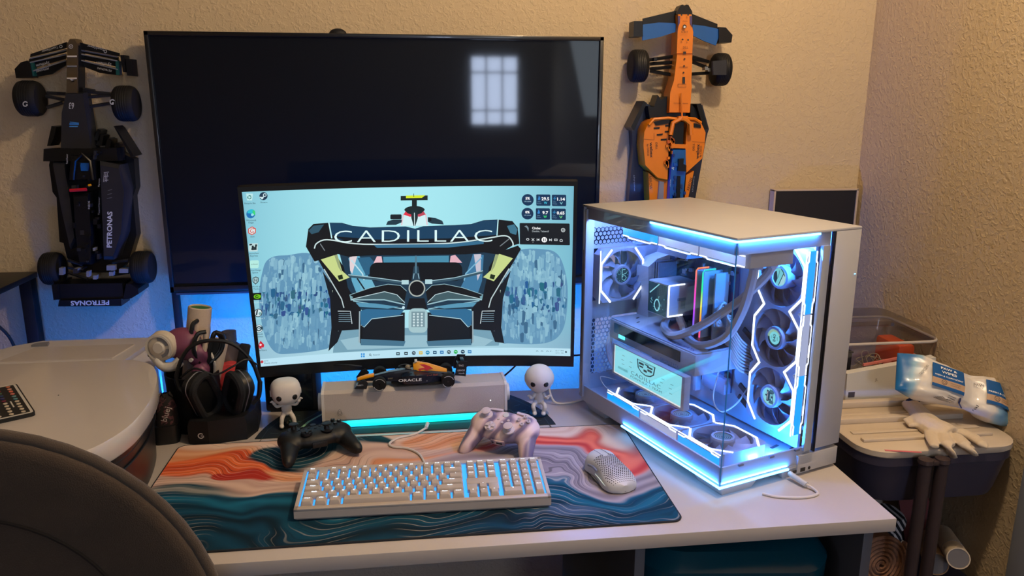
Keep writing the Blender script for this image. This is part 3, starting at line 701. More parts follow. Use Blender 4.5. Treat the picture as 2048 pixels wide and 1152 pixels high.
obj('honeycomb_vent', honey(.016, .085, .07, .222, PL - .008), m_pcin, rear, 0); obj('honeycomb_vent', honey(.02, .19, .392, .425, PL - .012), m_dark, rear, 0)
fs = MB()
for x, y, a_ in ((.06, .03, .2), (.10, .018, .1), (.15, .03, .1), (.18, .07, .1), (.12, .05, .1)): fs.box((x + .06, y, .0449), (.022, .006, .001), rot=.2)
obj('floor_slot', fs, m_dark, pc, kind='stuff')
cl = MB()
for x in (.05, .125, .19): cl.box((x, .0035, .0555), (.011, .004, .0035))
obj('glass_clip', cl, m_pcgrey, pc, kind='stuff')

# ---- fans (local: axis z, array direction y, lit side -x)
m_fan = mat('fan_frame', rgb(168, 170, 186), .45, noise=.05); m_blade = mat('fan_blade', rgb(158, 162, 182), .35, noise=.08)
def fan_parts(lit, face):
    h = .06; T = .026
    fr = MB(); n = 32; oc = [(sx, sy) for sx, sy in rrect(0, 0, 2 * h, 2 * h, .004, 2)]
    # square frame with a round bore
    rings = []
    for z in (0, T):
        oute = []
        for i in range(n):
            a_ = 2 * pi * (i + .5) / n; c_, s_ = cos(a_), sin(a_); k = h / max(abs(c_), abs(s_)); oute.append((c_ * k, s_ * k, z))
        rings.append(oute)
    inn = [[(.0565 * cos(2 * pi * (i + .5) / n), .0565 * sin(2 * pi * (i + .5) / n), z) for i in range(n)] for z in (0, T)]
    q = [fr.ring(x) for x in (inn[0], rings[0], rings[1], inn[1])]; fr.skin(q, True, False, False, loop=True)
    bl = MB()
    for i in range(9):
        s1 = []
        for t in (0, .5, 1):
            r = .022 + .0335 * t; a0 = 2 * pi * i / 9 + .35 * t; wd = .48 + .08 * t
            s1.append([(r * cos(a0 + s_ * wd / 2), r * sin(a0 + s_ * wd / 2), T * .5 + s_ * .0075 + dz) for s_, dz in ((-1, 0), (0, .0016), (1, 0), (0, -.0008))])
        bl.loft(s1)
    bl.cyl((0, 0, .004), (0, 0, T - .001), .023, n=24)
    hub = MB(); hub.lathe([(.0175, T - .001), (.0175, T + .003), (.022, T + .003), (.023, T - .001)], 28)
    sv = MB(); sv.box((0, 0, .002), (.112, .006, .003)); sv.box((0, 0, .002), (.006, .112, .003)); sv.cyl((0, 0, .0005), (0, 0, .0035), .024)
    led = MB(); led2 = MB()
    def strip(p, wd=.0042, z=T + .0004, led=led):
        for (x0, y0), (x1, y1) in zip(p, p[1:]):
            d = V((x1 - x0, y1 - y0, 0)); L_ = d.length; led.box(((x0 + x1) / 2, (y0 + y1) / 2, z), (L_ + wd * .6, wd, .001), rot=atan2(d.y, d.x))
    if face:
        strip([(-.030, -.0595), (-.0565, -.030), (-.0565, .030), (-.030, .0595)]); strip([(-.0572, -.030), (-.0572, .030)], .0056); strip([(-.059, .032), (-.059, .0595)], .0022); strip([(-.059, -.032), (-.059, -.0595)], .0022)
        strip([(.034, -.0595), (.0565, -.030), (.0565, .030), (.034, .0595)], led=led2)
    side = MB(); lines = MB(); lines2 = MB()
    if lit:
        side.box((-.0602, 0, T / 2), (.0008, .118, T * .62))
        for z, dz, lq in ((T * .14, 1, lines), (T * .86, -1, lines2)):
            p = [(-.058, 0), (-.040, 0), (-.036, .003), (.0, .003), (.036, .003), (.040, 0), (.058, 0)]
            for (y0, o0), (y1, o1) in zip(p, p[1:]):
                a_, b_ = V((-.0609, y0, z - dz * o0)), V((-.0609, y1, z - dz * o1)); lq.tube([a_, b_], .0013, 4)
    return fr, bl, hub, sv, led, led2, side, lines, lines2
FM = {}
def fan(mt, lit=True, face=True, glow=e_glow, label=None, line=e_white):
    key = (lit, face)
    if key not in FM:
        FM[key] = []
        for nm, mb in zip(('fan_frame', 'fan_rotor', 'hub_ring', 'strut', 'led_line', 'led_line', 'side_light', 'side_line', 'side_line'), fan_parts(lit, face)):
            me = bpy.data.meshes.new(nm); n = len(mb.bm.faces); finish(me, mb.bm); FM[key].append((nm, me, n))
    ms = {'fan_frame': m_fan, 'fan_rotor': m_blade, 'hub_ring': m_fan, 'strut': m_fan, 'led_line': line, 'side_light': glow, 'side_line': line}
    root = None
    for nm, me, n in FM[key]:
        if not n: continue
        me2 = me if nm not in ('side_light',) else me.copy()
        if not me2.materials: me2.materials.append(ms[nm])
        o = bpy.data.objects.new('case_fan' if nm == 'fan_frame' else nm, me2); COL.objects.link(o)
        if root is None:
            root = o; o.parent = pc; o.matrix_basis = mt
            if label: o['label'] = label
        else: o.parent = root
    return root
def hub_screen(f, fn, up=0):
    a = Art(False); fn(a); ca, sa = cos(up), sin(up)
    return a.build('hub_screen', lambda x, y, k: V(((x * ca - y * sa) * .0175 / 20, (x * sa + y * ca) * .0175 / 20, .0266 + k)), SCREEN, f)
def basis(X, Y, Z, o): return M(((X[0], Y[0], Z[0], o[0]), (X[1], Y[1], Z[1], o[1]), (X[2], Y[2], Z[2], o[2]), (0, 0, 0, 1)))
aqua = c(150, 225, 235)
def scr_840(a):
    a.disc(0, 0, 20, c(14, 42, 54)); a.poly([(0, 20)] + arc(0, 0, 20, 90, -60, 18) + [(0, 0)], c(150, 190, 160)); a.disc(0, 0, 14.5, c(130, 220, 225)); a.text('840', 0, 1, 8, c(10, 50, 70), 17, bold=.01); a.text('RPM', 0, -8, 3, c(10, 70, 90)); a.text('FAN', 0, 9, 2.6, c(10, 70, 90))
def scr_car(a):
    a.disc(0, 0, 20, c(140, 220, 228)); a.rr(-13, 4, 13, 9, 1, c(16, 40, 50)); a.poly([(-12, 4), (12, 4), (9, -10), (-9, -10)], c(30, 64, 76)); a.rect(-16, -12, -9, 1, c(60, 104, 120)); a.rect(9, -12, 16, 1, c(60, 104, 120)); a.rect(-2, 9, 2, 13, c(20, 40, 50)); a.rect(-6, -3, 6, -1, aqua); a.rect(-8, -8, -3, -5, aqua); a.rect(2, -8, 7, -5, aqua); a.text('CADILLAC', 0, 6.5, 3, W_, 20)
def scr_top(a):
    a.disc(0, 0, 20, c(120, 210, 214)); a.poly([(-19, 4), (-4, -3), (14, -14), (8, -18), (-14, -12)], c(170, 220, 224)); a.poly([(-16, 11), (-4, 6), (12, 10), (8, 17), (-8, 18)], c(20, 44, 56)); a.line([(-18, 2), (10, -10), (18, -2)], 2, c(20, 60, 70)); a.line([(4, -14), (16, -6)], 2, c(20, 60, 70)); a.line([(-2, 4), (14, 2)], 1.5, c(60, 120, 130))
def scr_dial(a):
    a.disc(0, 0, 20, c(14, 40, 50)); a.line([(0, -8), (0, 14)], 1.6, aqua); a.line([(0, 0), (14, 5)], 1.6, aqua); a.line([(-2, 14), (9, 14)], 1.4, aqua); a.ring(6, -8, 6, 1.2, aqua); a.ring(-9, 7, 5, 1.2, c(90, 150, 160))
    for k in range(12): a.disc(17 * cos(k * pi / 6), 17 * sin(k * pi / 6), .9, aqua, n=6)
def scr_ring(a):
    a.disc(0, 0, 20, c(46, 70, 112))
    for r in (6, 10, 14, 18): a.ring(0, 0, r, 1.2, c(130, 170, 210))
# side intake (axis towards the glass, lit side towards the front)
for i, z in enumerate((.380, .261, .143)):
    f_ = fan(basis((0, 1, 0), (0, 0, -1), (-1, 0, 0), (.203, .070, z)), glow=(e_glow, e_ice, e_glow)[i], label='%s of the three side fans' % ('top', 'middle', 'bottom')[i])
    hub_screen(f_, (scr_top, scr_840, scr_car)[i], -pi / 2)
# bottom intake (axis up, lit side towards the side glass)
for i, y in enumerate((.332, .208, .084)):
    f_ = fan(basis((1, 0, 0), (0, 1, 0), (0, 0, 1), (.078, y, .0452)), glow=(e_glow, e_ice, e_glow)[i], label='%s of the three bottom fans' % ('rear', 'middle', 'front')[i])
    hub_screen(f_, scr_ring)
# top radiator with fans below it
obj('radiator', MB().box((.092, .20, .456), (.125, .385, .018), bev=.002), m_pcin, pc)
for i, y in enumerate((.312, .19, .068)):
    fan(basis((1, 0, 0), (0, -1, 0), (0, 0, -1), (.090, y, .4465)), face=False, glow=(e_glow, e_ice, e_ice)[i], label='%s of the three top fans' % ('rear', 'middle', 'front')[i])
# rear exhaust
f_ = fan(basis((1, 0, 0), (0, 0, 1), (0, -1, 0), (.085, .474, .317)), lit=False, label='rear exhaust fan'); hub_screen(f_, scr_dial)

# ---- motherboard
mb_ = obj('motherboard', MB().box((.2005, .335, .265), (.003, .27, .33)), mat('circuit_board', rgb(46, 66, 96), .5, noise=.5, nscale=70), pc)
rnd = random.Random(11); chips = [MB() for _ in range(3)]
for i in range(150):
    y, z = rnd.uniform(.20, .46), rnd.uniform(.085, .425)
    if .15 < z < .21: continue
    chips[i % 3].box((.197, y, z), (rnd.uniform(.004, .014), rnd.uniform(.004, .013), rnd.uniform(.004, .013)))
for q, mm in zip(chips, (m_dark, m_pcgrey, m_pcin)): obj('board_component', q, mm, mb_, kind='stuff')
for y, z, h_ in ((.27, .125, .06), (.30, .10, .05)): obj('board_slot', MB().box((.192, y, z), (.014, .012, h_), bev=.001), m_pcin, mb_)
obj('heatsink', MB().box((.19, .235, .115), (.018, .07, .035), bev=.002), mat('heatsink_grey', rgb(150, 156, 176), .4, metal=.4, noise=.05), mb_)
hs = MB(); hs.loft([[(.196, .42, .215), (.146, .425, .215), (.140, .462, .215), (.196, .464, .215)], [(.196, .42, .335), (.140, .425, .335), (.134, .462, .335), (.196, .464, .335)], [(.196, .42, .36), (.165, .425, .352), (.160, .462, .352), (.196, .464, .36)]])
obj('power_stage_cover', hs, m_pcw, mb_)
hs = MB(); hs.loft([[(.196, .31, .372), (.150, .31, .372), (.150, .41, .372), (.196, .41, .372)], [(.196, .31, .405), (.165, .31, .405), (.165, .41, .405), (.196, .41, .405)]]); obj('top_heatsink', hs, m_pcin, mb_)
for k in range(3): obj('heatsink_fin', MB().box((.168, .408 - .008 * k, .30), (.05, .003, .10)), m_pcgrey, mb_)
# pump block with a small screen
pu = obj('pump_block', MB().box((.150, .345, .283), (.085, .068, .074), bev=.003), m_pcw, pc)
a = Art(False); a.rect(-33, -33, 33, 33, c(10, 42, 52)); a.line([(-28, 8), (6, 33)], 2.4, aqua); a.ring(0, -14, 9, 3, aqua, ry=12)
for k in range(14): x, y = rnd.uniform(-28, 28), rnd.uniform(-26, 4); a.line([(x, y), (x + rnd.uniform(-6, 8), y + rnd.uniform(-5, 5))], 1.8, c(110, 180, 190))
a.build('pump_screen', lambda x, y, k: V((.1072 - k, .345 - x * .00096, .283 + y * .00102)), SCREEN, pu)
b = MB()
for p, q in (((.111, .3108, .318), (.152, .3108, .318)), ((.111, .3108, .318), (.111, .3108, .25)), ((.111, .3108, .25), (.150, .3108, .25))): b.tube([p, q], .0017, 6)
obj('light_border', b, e_white, pu); obj('vent', MB().box((.150, .3105, .272), (.012, .001, .016)).box((.146, .3105, .285), (.022, .001, .006)), m_pcgrey, pu)
# memory sticks with a coloured light edge
def rainbow(name, stops):
    mt, nt, b_ = nodes(name); tc = nt.nodes.new('ShaderNodeTexCoord'); sp = nt.nodes.new('ShaderNodeSeparateXYZ'); mr = nt.nodes.new('ShaderNodeMapRange'); cr = nt.nodes.new('ShaderNodeValToRGB')
    mr.inputs[1].default_value = .21; mr.inputs[2].default_value = .362
    nt.links.new(tc.outputs['Object'], sp.inputs[0]); nt.links.new(sp.outputs[2], mr.inputs[0]); nt.links.new(mr.outputs[0], cr.inputs[0])
    e = cr.color_ramp.elements
    for i, (p, q) in enumerate(stops):
        el = e[i] if i < 2 else e.new(p)
        el.position = p; el.color = (*q, 1)
    nt.links.new(cr.outputs[0], b_.inputs['Emission Color']); b_.inputs['Emission Strength'].default_value = 1.25; b_.inputs['Base Color'].default_value = (.02, .02, .02, 1)
    return mt
r1 = rainbow('memory_light_violet', [(0, (.05, .25, 1)), (1, (1, .25, .05)), (.3, (.35, .08, 1)), (.62, (1, .03, .55))])
r2 = rainbow('memory_light_green', [(0, (1, .05, .4)), (1, (.02, .6, .5)), (.25, (1, .15, .04)), (.5, (.8, .75, .05)), (.72, (.02, .9, .2))])
for y, rr_ in ((.268, r1), (.247, r2)):
    s_ = obj('memory_stick', MB().box((.171, y, .287), (.05, .006, .142), bev=.001), m_pcw, pc)
    obj('light_edge', MB().tube([(.178, y, .361), (.150, y, .361), (.1455, y, .356), (.1455, y, .213)], .0019, 6), rr_, s_)
obj('memory_stick', MB().box((.178, .226, .287), (.036, .005, .14), bev=.001), m_pcw, pc, label='plain white memory stick')
# graphics card with its hanging screen
gp = obj('graphics_card', MB().box((.134, .312, .192), (.136, .30, .044), bev=.002), m_pcw, pc)
obj('side_window', MB().box((.0655, .325, .198), (.002, .235, .022)), mat('smoked_plastic', rgb(16, 26, 34), .15, noise=.1), gp)
obj('backplate', MB().box((.134, .312, .2152), (.13, .295, .0025), bev=.0005), m_pcin, gp)
obj('backplate_window', MB().box((.150, .222, .2168), (.088, .105, .001)), m_dark, gp)
for x, y in ((.10, .40), (.14, .36), (.12, .43), (.17, .38), (.16, .43)): obj('backplate_hole', MB().box((x, y, .2167), (.010, .004, .001), rot=.5), m_dark, gp)
obj('status_light', MB().box((.0648, .412, .183), (.002, .022, .008)), emis('teal_light', (.1, .8, .85), 2.2), gp)
a = Art(False); a.text('GEFORCE RTX', 0, 0, .0085, rgb(40, 70, 150), .085, bold=.01); a.build('lettering', lambda x, y, k: V((.079 + y, .222 - x, .2169 + k)), PRINT, gp)
a = Art(False); a.text('GEFORCE RTX', 0, 0, .006, rgb(90, 98, 120), .06); a.build('lettering', lambda x, y, k: V((.0642 - k, .24 - x, .176 + y)), PRINT, gp)
lc = obj('screen_frame', MB().box((.052, .290, .136), (.016, .252, .072), bev=.002), m_pcw, gp)
a = Art(False)
a.rect(-113, -31, 113, 31, c(240, 240, 235)); a.rect(-110, -28, 113, 31, c(146, 232, 240))
sh = c(20, 50, 54)
def crest(a, x, y, s):
    q = lambda pts: [(x + u * s * 1.6, y + v * s) for u, v in pts]
    def R4(x0, y0, x1, y1): a.rect(x + x0 * s * 1.6, y + y0 * s, x + x1 * s * 1.6, y + y1 * s, sh)
    a.poly(q([(-17, 12), (17, 12), (15, -4), (9, -10), (0, -13), (-9, -10), (-15, -4)]), sh); a.poly(q([(-15, 10), (15, 10), (13, -3.5), (8, -8.5), (0, -11), (-8, -8.5), (-13, -3.5)]), c(140, 224, 232))
    R4(-13, 4, -4, 8); R4(2, 4, 12, 7); R4(-2, 7, 5, 9); R4(-12, -1, -5, 2); R4(3, -2, 11, 2); R4(-4, -6, 2, -2); a.line(q([(-15, 11), (15, 11)]), .8 * s, c(140, 224, 232))
crest(a, 0, 11, 1.15)
a.text('CADILLAC', 0, -11, 8, sh, 100, bold=-.01, space=1.1); a.text('FORMULA 1 TEAM', 2, -20, 4.5, c(60, 110, 116), 106)
for x, y in ((-80, 16), (-82, 6), (-80, -3), (-52, 10), (-54, -1), (56, 8), (52, 0), (84, 6), (80, -3), (82, -13)): a.rect(x - 4, y - .5, x + 5, y + .5, c(70, 120, 126))
a.rect(-98, -17, -62, -12, c(110, 190, 196))
a.build('screen', lambda x, y, k: V((.0438 - k, .290 - x * .00104, .1375 + y * .00104)), SCREEN, lc)
# cables and coolant tubes
def pcable(pts, r, name='cable', mt=m_cable_w, lab=None): return obj(name, MB().tube(pts, r, 8, 7), mt, pc, label=lab)
m_tube = mat('coolant_tube', rgb(206, 204, 206), .5, noise=.05, bump=.3, bscale=900)
pcable([(.13, .335, .247), (.118, .33, .225), (.095, .29, .224), (.075, .23, .236), (.09, .17, .274), (.115, .10, .338), (.138, .062, .392), (.140, .058, .415)], .0085, 'coolant_tube', m_tube)
pcable([(.145, .318, .247), (.15, .305, .222), (.12, .26, .221), (.10, .19, .222), (.11, .13, .255), (.105, .085, .32), (.098, .060, .385), (.097, .056, .415)], .0085, 'coolant_tube', m_tube)
for p in ((.140, .057), (.097, .055)): obj('tube_fitting', MB().box((p[0], p[1], .425), (.024, .022, .04), bev=.003), m_pcw, pc)
for k in range(10): pcable([(.186, .200, .27 - .005 * k), (.165, .188, .275 - .006 * k), (.158, .165, .262 - .007 * k), (.170, .150, .235 - .007 * k), (.198, .145, .215 - .006 * k)], .0022)
for k in range(5): pcable([(.10 + .006 * k, .45, .2), (.075 + .004 * k, .462, .19), (.06 + .003 * k, .462, .15), (.07 + .004 * k, .458, .105), (.10, .455, .07)], .0022)
pcable([(.17, .20, .18), (.12, .165, .12), (.13, .15, .09), (.17, .15, .10), (.198, .15, .13)], .0016); pcable([(.06, .42, .08), (.03, .44, .085), (.025, .40, .07), (.05, .38, .073)], .0012)
for k in range(3): pcable([(.186, .21, .29 - .01 * k), (.16, .20, .30 - .01 * k), (.152, .205, .275 - .01 * k), (.17, .205, .25)], .003)
fit = MB()
for z in (.24, .20, .165, .12, .095): fit.box((.2015, .165, z), (.004, .03, .010), rot=M.Rotation(.5, 3, 'X'))
obj('cable_hole', fit, m_dark, pc, kind='stuff')
# the light those strips give off inside the case
def plamp(x, y, z, p, col, s=.03):
    o = lamp('case_light', 'POINT', (0, 0, 0), p, col, s); o.parent = pc; o.location = (x, y, z); return o
BL = (.03, .24, 1)
for x, y, z, p, q in ((.019, .06, .456, 5, BL), (.019, .22, .456, 8, (.16, .34, 1)), (.019, .38, .456, 9, (.22, .38, 1)), (.06, .018, .456, 5, BL), (.165, .018, .456, 15, BL), (.019, .05, .0475, 2, BL), (.019, .20, .0475, 2, (.2, .4, 1)), (.019, .36, .0475, 2.5, (.3, .45, 1)), (.15, .018, .0475, 10, (.02, .24, 1)), (.10, .018, .0475, 3, BL)):
    plamp(x, y, z, p * (.34 if q[0] < .1 else .2), q, .002)
plamp(.16, .44, .452, 1, (.16, .32, 1), .002); plamp(.15, .25, .155, .5, BL, .002); plamp(.185, .13, .452, 1, (.02, .24, 1), .002)
for (x, y, z), aim, L_ in (((.0048, .125, .4715), (.0066, .125, .45), .235), ((.0048, .16, .0245), (.0066, .16, .05), .30), ((.10, .0048, .4715), (.10, .0066, .45), .185), ((.088, .0048, .0245), (.088, .0066, .05), .165)):
    o = lamp('edge_strip_light', 'AREA', (0, 0, 0), .55, (.03, .26, 1), L_, .0015); o.parent = pc; o.location = (x, y, z)
    up = 1 if z < .1 else -1
    o.rotation_euler = M(((0, 1, 0), (1, 0, 0), (0, 0, -1))).transposed().to_euler() if False else ((pi if up > 0 else 0), 0, pi / 2 if x < .01 else 0)

# charging cable plugged into the front of the tower
cb = thing('usb_cable', 'white plugged cable looping in front of the tower foot', 'cable', (.5294, 1.2106, DZ), PCA)
obj('plug', MB().tube([(.172, .0, .0125), (.172, -.012, .0115), (.173, -.03, .009), (.174, -.04, .0075)], .0052, 12), m_white, cb)
obj('cord', MB().tube([(.174, -.038, .008), (.178, -.052, .005), (.172, -.068, .0028), (.14, -.066, .0026), (.10, -.044, .0026), (.083, -.022, .0026)], .0025, 8, 6), m_cable_w, cb)
# ================================================================ things on the desk
# ---- round dark mat under the sound bar
MC = (-.027, 1.545)
rm = thing('round_mat', 'round dark mat with pale green curved lines under the sound bar', 'mat', (MC[0], MC[1], DZ))
obj('mat_base', MB().prism([(x, y) for x, y in arc(0, 0, .325, 0, 355, 71) if y > .012] , 0, .0015), mat('round_mat_cloth', rgb(16, 26, 26), .7, noise=.25, nscale=60), rm)
a = Art(False)
gl = c(140, 190, 150)
a.ring(0, 0, .246, .006, gl); a.ring(0, 0, .262, .0015, c(50, 80, 66)); a.ring(0, 0, .312, .0015, c(30, 50, 44))
for k in range(36): t = k * pi / 18; a.line([(.282 * cos(t), .282 * sin(t)), (.30 * cos(t), .30 * sin(t))], .002, c(44, 66, 58))
for t, s_ in ((22, 'II'), (158, 'X'), (50, 'I'), (130, 'XI')): a.text(s_, .278 * cos(R(t)), .278 * sin(R(t)), .03, c(70, 96, 84), ang=t - 90)
bmesh.ops.bisect_plane(a.bm, geom=list(a.bm.verts) + list(a.bm.edges) + list(a.bm.faces), plane_co=(0, .012, 0), plane_no=(0, 1, 0), clear_inner=True)
a.build('printed_ring', lambda x, y, k: V((x, y, .0016 + k)), PRINT, rm)

# ---- desk pad with flowing waves
pad = thing('desk_pad', 'large desk pad printed with flowing teal, coral and grey waves', 'desk pad', (-.0285, 1.3495, DZ))
def wave_print():
    mt, nt, b_ = nodes('wave_print'); L = nt.links; N = nt.nodes.new
    tc = N('ShaderNodeTexCoord'); sp = N('ShaderNodeSeparateXYZ'); L.new(tc.outputs['Object'], sp.inputs[0])
    def mth(op, *q):
        n = N('ShaderNodeMath'); n.operation = op
        for i, v in enumerate(q):
            if hasattr(v, 'links'): L.new(v, n.inputs[i])
            else: n.inputs[i].default_value = v
        return n.outputs[0]
    def noise(scale, det=2, vec=None, dist=0):
        n = N('ShaderNodeTexNoise'); n.inputs['Scale'].default_value = scale; n.inputs['Detail'].default_value = det; n.inputs['Distortion'].default_value = dist
        L.new(vec if vec else tc.outputs['Object'], n.inputs['Vector']); return n.outputs['Fac']
    X, Y = sp.outputs[0], sp.outputs[1]
    n1, n2, n3 = noise(3.8, 1.5, dist=.4), noise(7.5, 1, dist=.6), noise(2.4, 1)
    def smooth(v, a0, a1):
        n = N('ShaderNodeMapRange'); n.interpolation_type = 'SMOOTHSTEP'; n.inputs[1].default_value = a0; n.inputs[2].default_value = a1; L.new(v, n.inputs[0]); return n.outputs[0]
    def mix(fac, A, B):
        n = N('ShaderNodeMix'); n.data_type = 'RGBA'
        if hasattr(fac, 'links'): L.new(fac, n.inputs['Factor'])
        else: n.inputs['Factor'].default_value = fac
        for k, v in (('A', A), ('B', B)):
            if hasattr(v, 'links'): L.new(v, n.inputs[k])
            else: n.inputs[k].default_value = (*v, 1)
        return n.outputs['Result']
    wob = mth('ADD', mth('MULTIPLY', mth('SUBTRACT', n1, .5), .26), mth('MULTIPLY', mth('SUBTRACT', n2, .5), .09))
    Yw = mth('ADD', Y, wob)
    Xw = mth('ADD', X, mth('MULTIPLY', mth('SUBTRACT', n2, .5), .22))
    def ell(cx, cy, rx, ry, e=.25):
        d = mth('SQRT', mth('ADD', mth('POWER', mth('DIVIDE', mth('SUBTRACT', Xw, cx), rx), 2), mth('POWER', mth('DIVIDE', mth('SUBTRACT', Yw, cy), ry), 2)))
        return mth('SUBTRACT', 1, smooth(d, 1 - e, 1 + .05))
    # flowing field whose level lines make the strands
    fld = mth('ADD', mth('MULTIPLY', Yw, 1.0), mth('MULTIPLY', mth('SINE', mth('MULTIPLY', mth('ADD', Xw, mth('MULTIPLY', n3, .5)), 11)), .035))
    ln = mth('SINE', mth('MULTIPLY', fld, 400)); ln2 = mth('SINE', mth('MULTIPLY', fld, 118))
    band = mth('ADD', mth('MULTIPLY', ln2, .5), .5)
    teal = mix(band, rgb(4, 56, 82), rgb(22, 104, 136)); deep = mix(band, rgb(2, 30, 46), rgb(6, 58, 84))
    sand = mix(band, rgb(196, 160, 146), rgb(214, 182, 166)); grey = mix(band, rgb(126, 118, 130), rgb(166, 156, 166)); coral = mix(band, rgb(196, 62, 58), rgb(238, 120, 96)); cream = mix(band, rgb(222, 186, 168), rgb(232, 204, 188)); peach = mix(band, rgb(214, 140, 96), rgb(228, 172, 136))
    base = mix(smooth(fld, -.17, -.06), deep, teal)
    base = mix(smooth(fld, -.055, -.035), base, mix(smooth(X, -.1, .2), sand, grey))
    base = mix(smooth(fld, .06, .085), base, mix(smooth(X, .02, .16), peach, coral))
    base = mix(smooth(mth('ADD', fld, mth('MULTIPLY', X, .06)), .155, .19), base, cream)
    base = mix(ell(-.36, .125, .17, .052), base, mix(band, rgb(204, 78, 42), rgb(232, 112, 62)))
    base = mix(ell(-.30, .075, .075, .022), base, rgb(176, 48, 34))
    base = mix(ell(-.17, .165, .15, .060, .12), base, mix(band, rgb(10, 44, 58), rgb(24, 70, 86)))
    base = mix(ell(-.02, .11, .17, .05), base, sand)
    base = mix(ell(.10, .17, .11, .06), base, peach)
    base = mix(ell(-.40, .0, .13, .045, .5), base, mix(band, rgb(24, 66, 82), rgb(140, 140, 138)))
    base = mix(ell(.30, -.145, .085, .028, .6), base, rgb(66, 92, 122))
    # thin ink strands
    ink = smooth(ln, .86, .99); gate = smooth(noise(5.2, 1), .42, .60)
    dark = mix(.62, base, rgb(6, 22, 34))
    col = mix(mth('MULTIPLY', mth('MULTIPLY', ink, gate), .8), base, dark)
    lite = smooth(mth('SINE', mth('ADD', mth('MULTIPLY', fld, 400), 2.4)), .85, 1.0)
    col = mix(mth('MULTIPLY', mth('MULTIPLY', lite, gate), .28), col, rgb(235, 225, 215))
    L.new(col, b_.inputs['Base Color']); b_.inputs['Roughness'].default_value = .75; b_.inputs['Specular IOR Level'].default_value = .2
    n = N('ShaderNodeTexNoise'); n.inputs['Scale'].default_value = 1400; L.new(tc.outputs['Object'], n.inputs['Vector'])
    bp = N('ShaderNodeBump'); bp.inputs['Strength'].default_value = .15; bp.inputs['Distance'].default_value = .001; L.new(n.outputs['Fac'], bp.inputs['Height']); L.new(bp.outputs[0], b_.inputs['Normal'])
    return mt
PT = .003
obj('pad_surface', MB().prism(rrect(0, 0, .938, .408, .018, 6), 0, PT), wave_print(), pad)
obj('stitched_edge', MB().tube([(x, y, .0017) for x, y in rrect(0, 0, .938, .408, .018, 6)], .0019, 6, closed=True), mat('edge_stitching', rgb(20, 26, 36), .8, noise=.3, nscale=900), pad)

# ---- sound bar
sb = thing('sound_bar', 'white fabric sound bar glowing teal underneath, below the monitor', 'sound bar', (-.0095, 1.608, DZ + .0015), R(2.2))
m_cloth = mat('speaker_cloth', rgb(186, 178, 172), .9, noise=.12, nscale=900, bump=.5, bscale=1200)
prof = [(.0, .022), (.004, .016), (.075, .016), (.078, .022), (.074, .080), (.068, .086), (.012, .086), (.004, .080)]
obj('grille', MB().prism(prof, -.197, .197, 'x'), m_cloth, sb)
for s in (-1, 1):
    obj('end_cap', MB().prism([(y + (-.001 if y < .04 else .001), z + (.001 if z > .04 else -.001)) for y, z in prof], s * .197, s * .203, 'x'), m_white, sb)
    obj('knob', MB().cyl((s * .203, .04, .05), (s * .212, .04, .05), .02), m_white, sb)
obj('foot_rail', MB().box((0, .045, .007), (.34, .04, .014), bev=.003), m_white, sb)
def teal_glow():
    mt, nt, b_ = nodes('teal_led'); tc = nt.nodes.new('ShaderNodeTexCoord'); n = nt.nodes.new('ShaderNodeTexNoise'); n.inputs['Scale'].default_value = 9; n.inputs['Detail'].default_value = 1; cr = nt.nodes.new('ShaderNodeValToRGB')
    nt.links.new(tc.outputs['Object'], n.inputs['Vector']); nt.links.new(n.outputs['Fac'], cr.inputs[0])
    cr.color_ramp.elements[0].position = .38; cr.color_ramp.elements[0].color = (.0, .75, .52, 1); cr.color_ramp.elements[1].position = .62; cr.color_ramp.elements[1].color = (.01, .38, .95, 1)
    nt.links.new(cr.outputs[0], b_.inputs['Emission Color']); b_.inputs['Emission Strength'].default_value = 1.5; b_.inputs['Base Color'].default_value = (.02, .1, .1, 1); return mt
obj('light_bar', MB().box((.0, .010, .0085), (.345, .012, .015), bev=.002), teal_glow(), sb)
lamp('sound_bar_glow', 'AREA', (0, 0, 0), .22, (.02, .7, .75), .3, .006).parent = sb
o = bpy.data.objects['sound_bar_glow']; o.location = (0, -.001, .012); o.rotation_euler = (R(60), 0, 0)
obj('status_dot', MB().cyl((.165, -.0008, .046), (.165, .003, .046), .0012, n=10), emis('white_dot', W_, 1.5), sb)
a = Art(False)
for s_ in (-1, 1): a.line([(0, .009), (s_ * .004, .003), (s_ * .0045, -.004), (s_ * .001, -.007)], .0006, c(90, 90, 92), 4)
a.ring(0, 0, .0035, .0006, c(90, 90, 92))
a.build('emblem', lambda x, y, k: V((-.165 + x, -.0008 - k + .004 * (1 - (y + .045) / .06) * 0, .038 + y)), PRINT, sb)
wc_ = thing('white_cable', 'white cable running from the sound bar to the keyboard over the desk pad', 'cable', (0, 0, 0))
p = [ATZ(852, 856, DZ + .006), ATZ(830, 868, DZ + .006), ATZ(797, 876, DZ + .0055), ATZ(779, 887, DZ + .0055), ATZ(787, 894, DZ + .0055), ATZ(815, 897, DZ + .0055), ATZ(838, 908, DZ + .0055), ATZ(849, 926, DZ + .0055), ATZ(852, 938, DZ + .014)]
obj('cord', MB().tube(p, .0024, 8, 6), m_cable_w, wc_)
obj('plug', MB().tube([p[0], p[0] + V((.004, .018, .003))], .004, 10), m_cable_w, wc_)

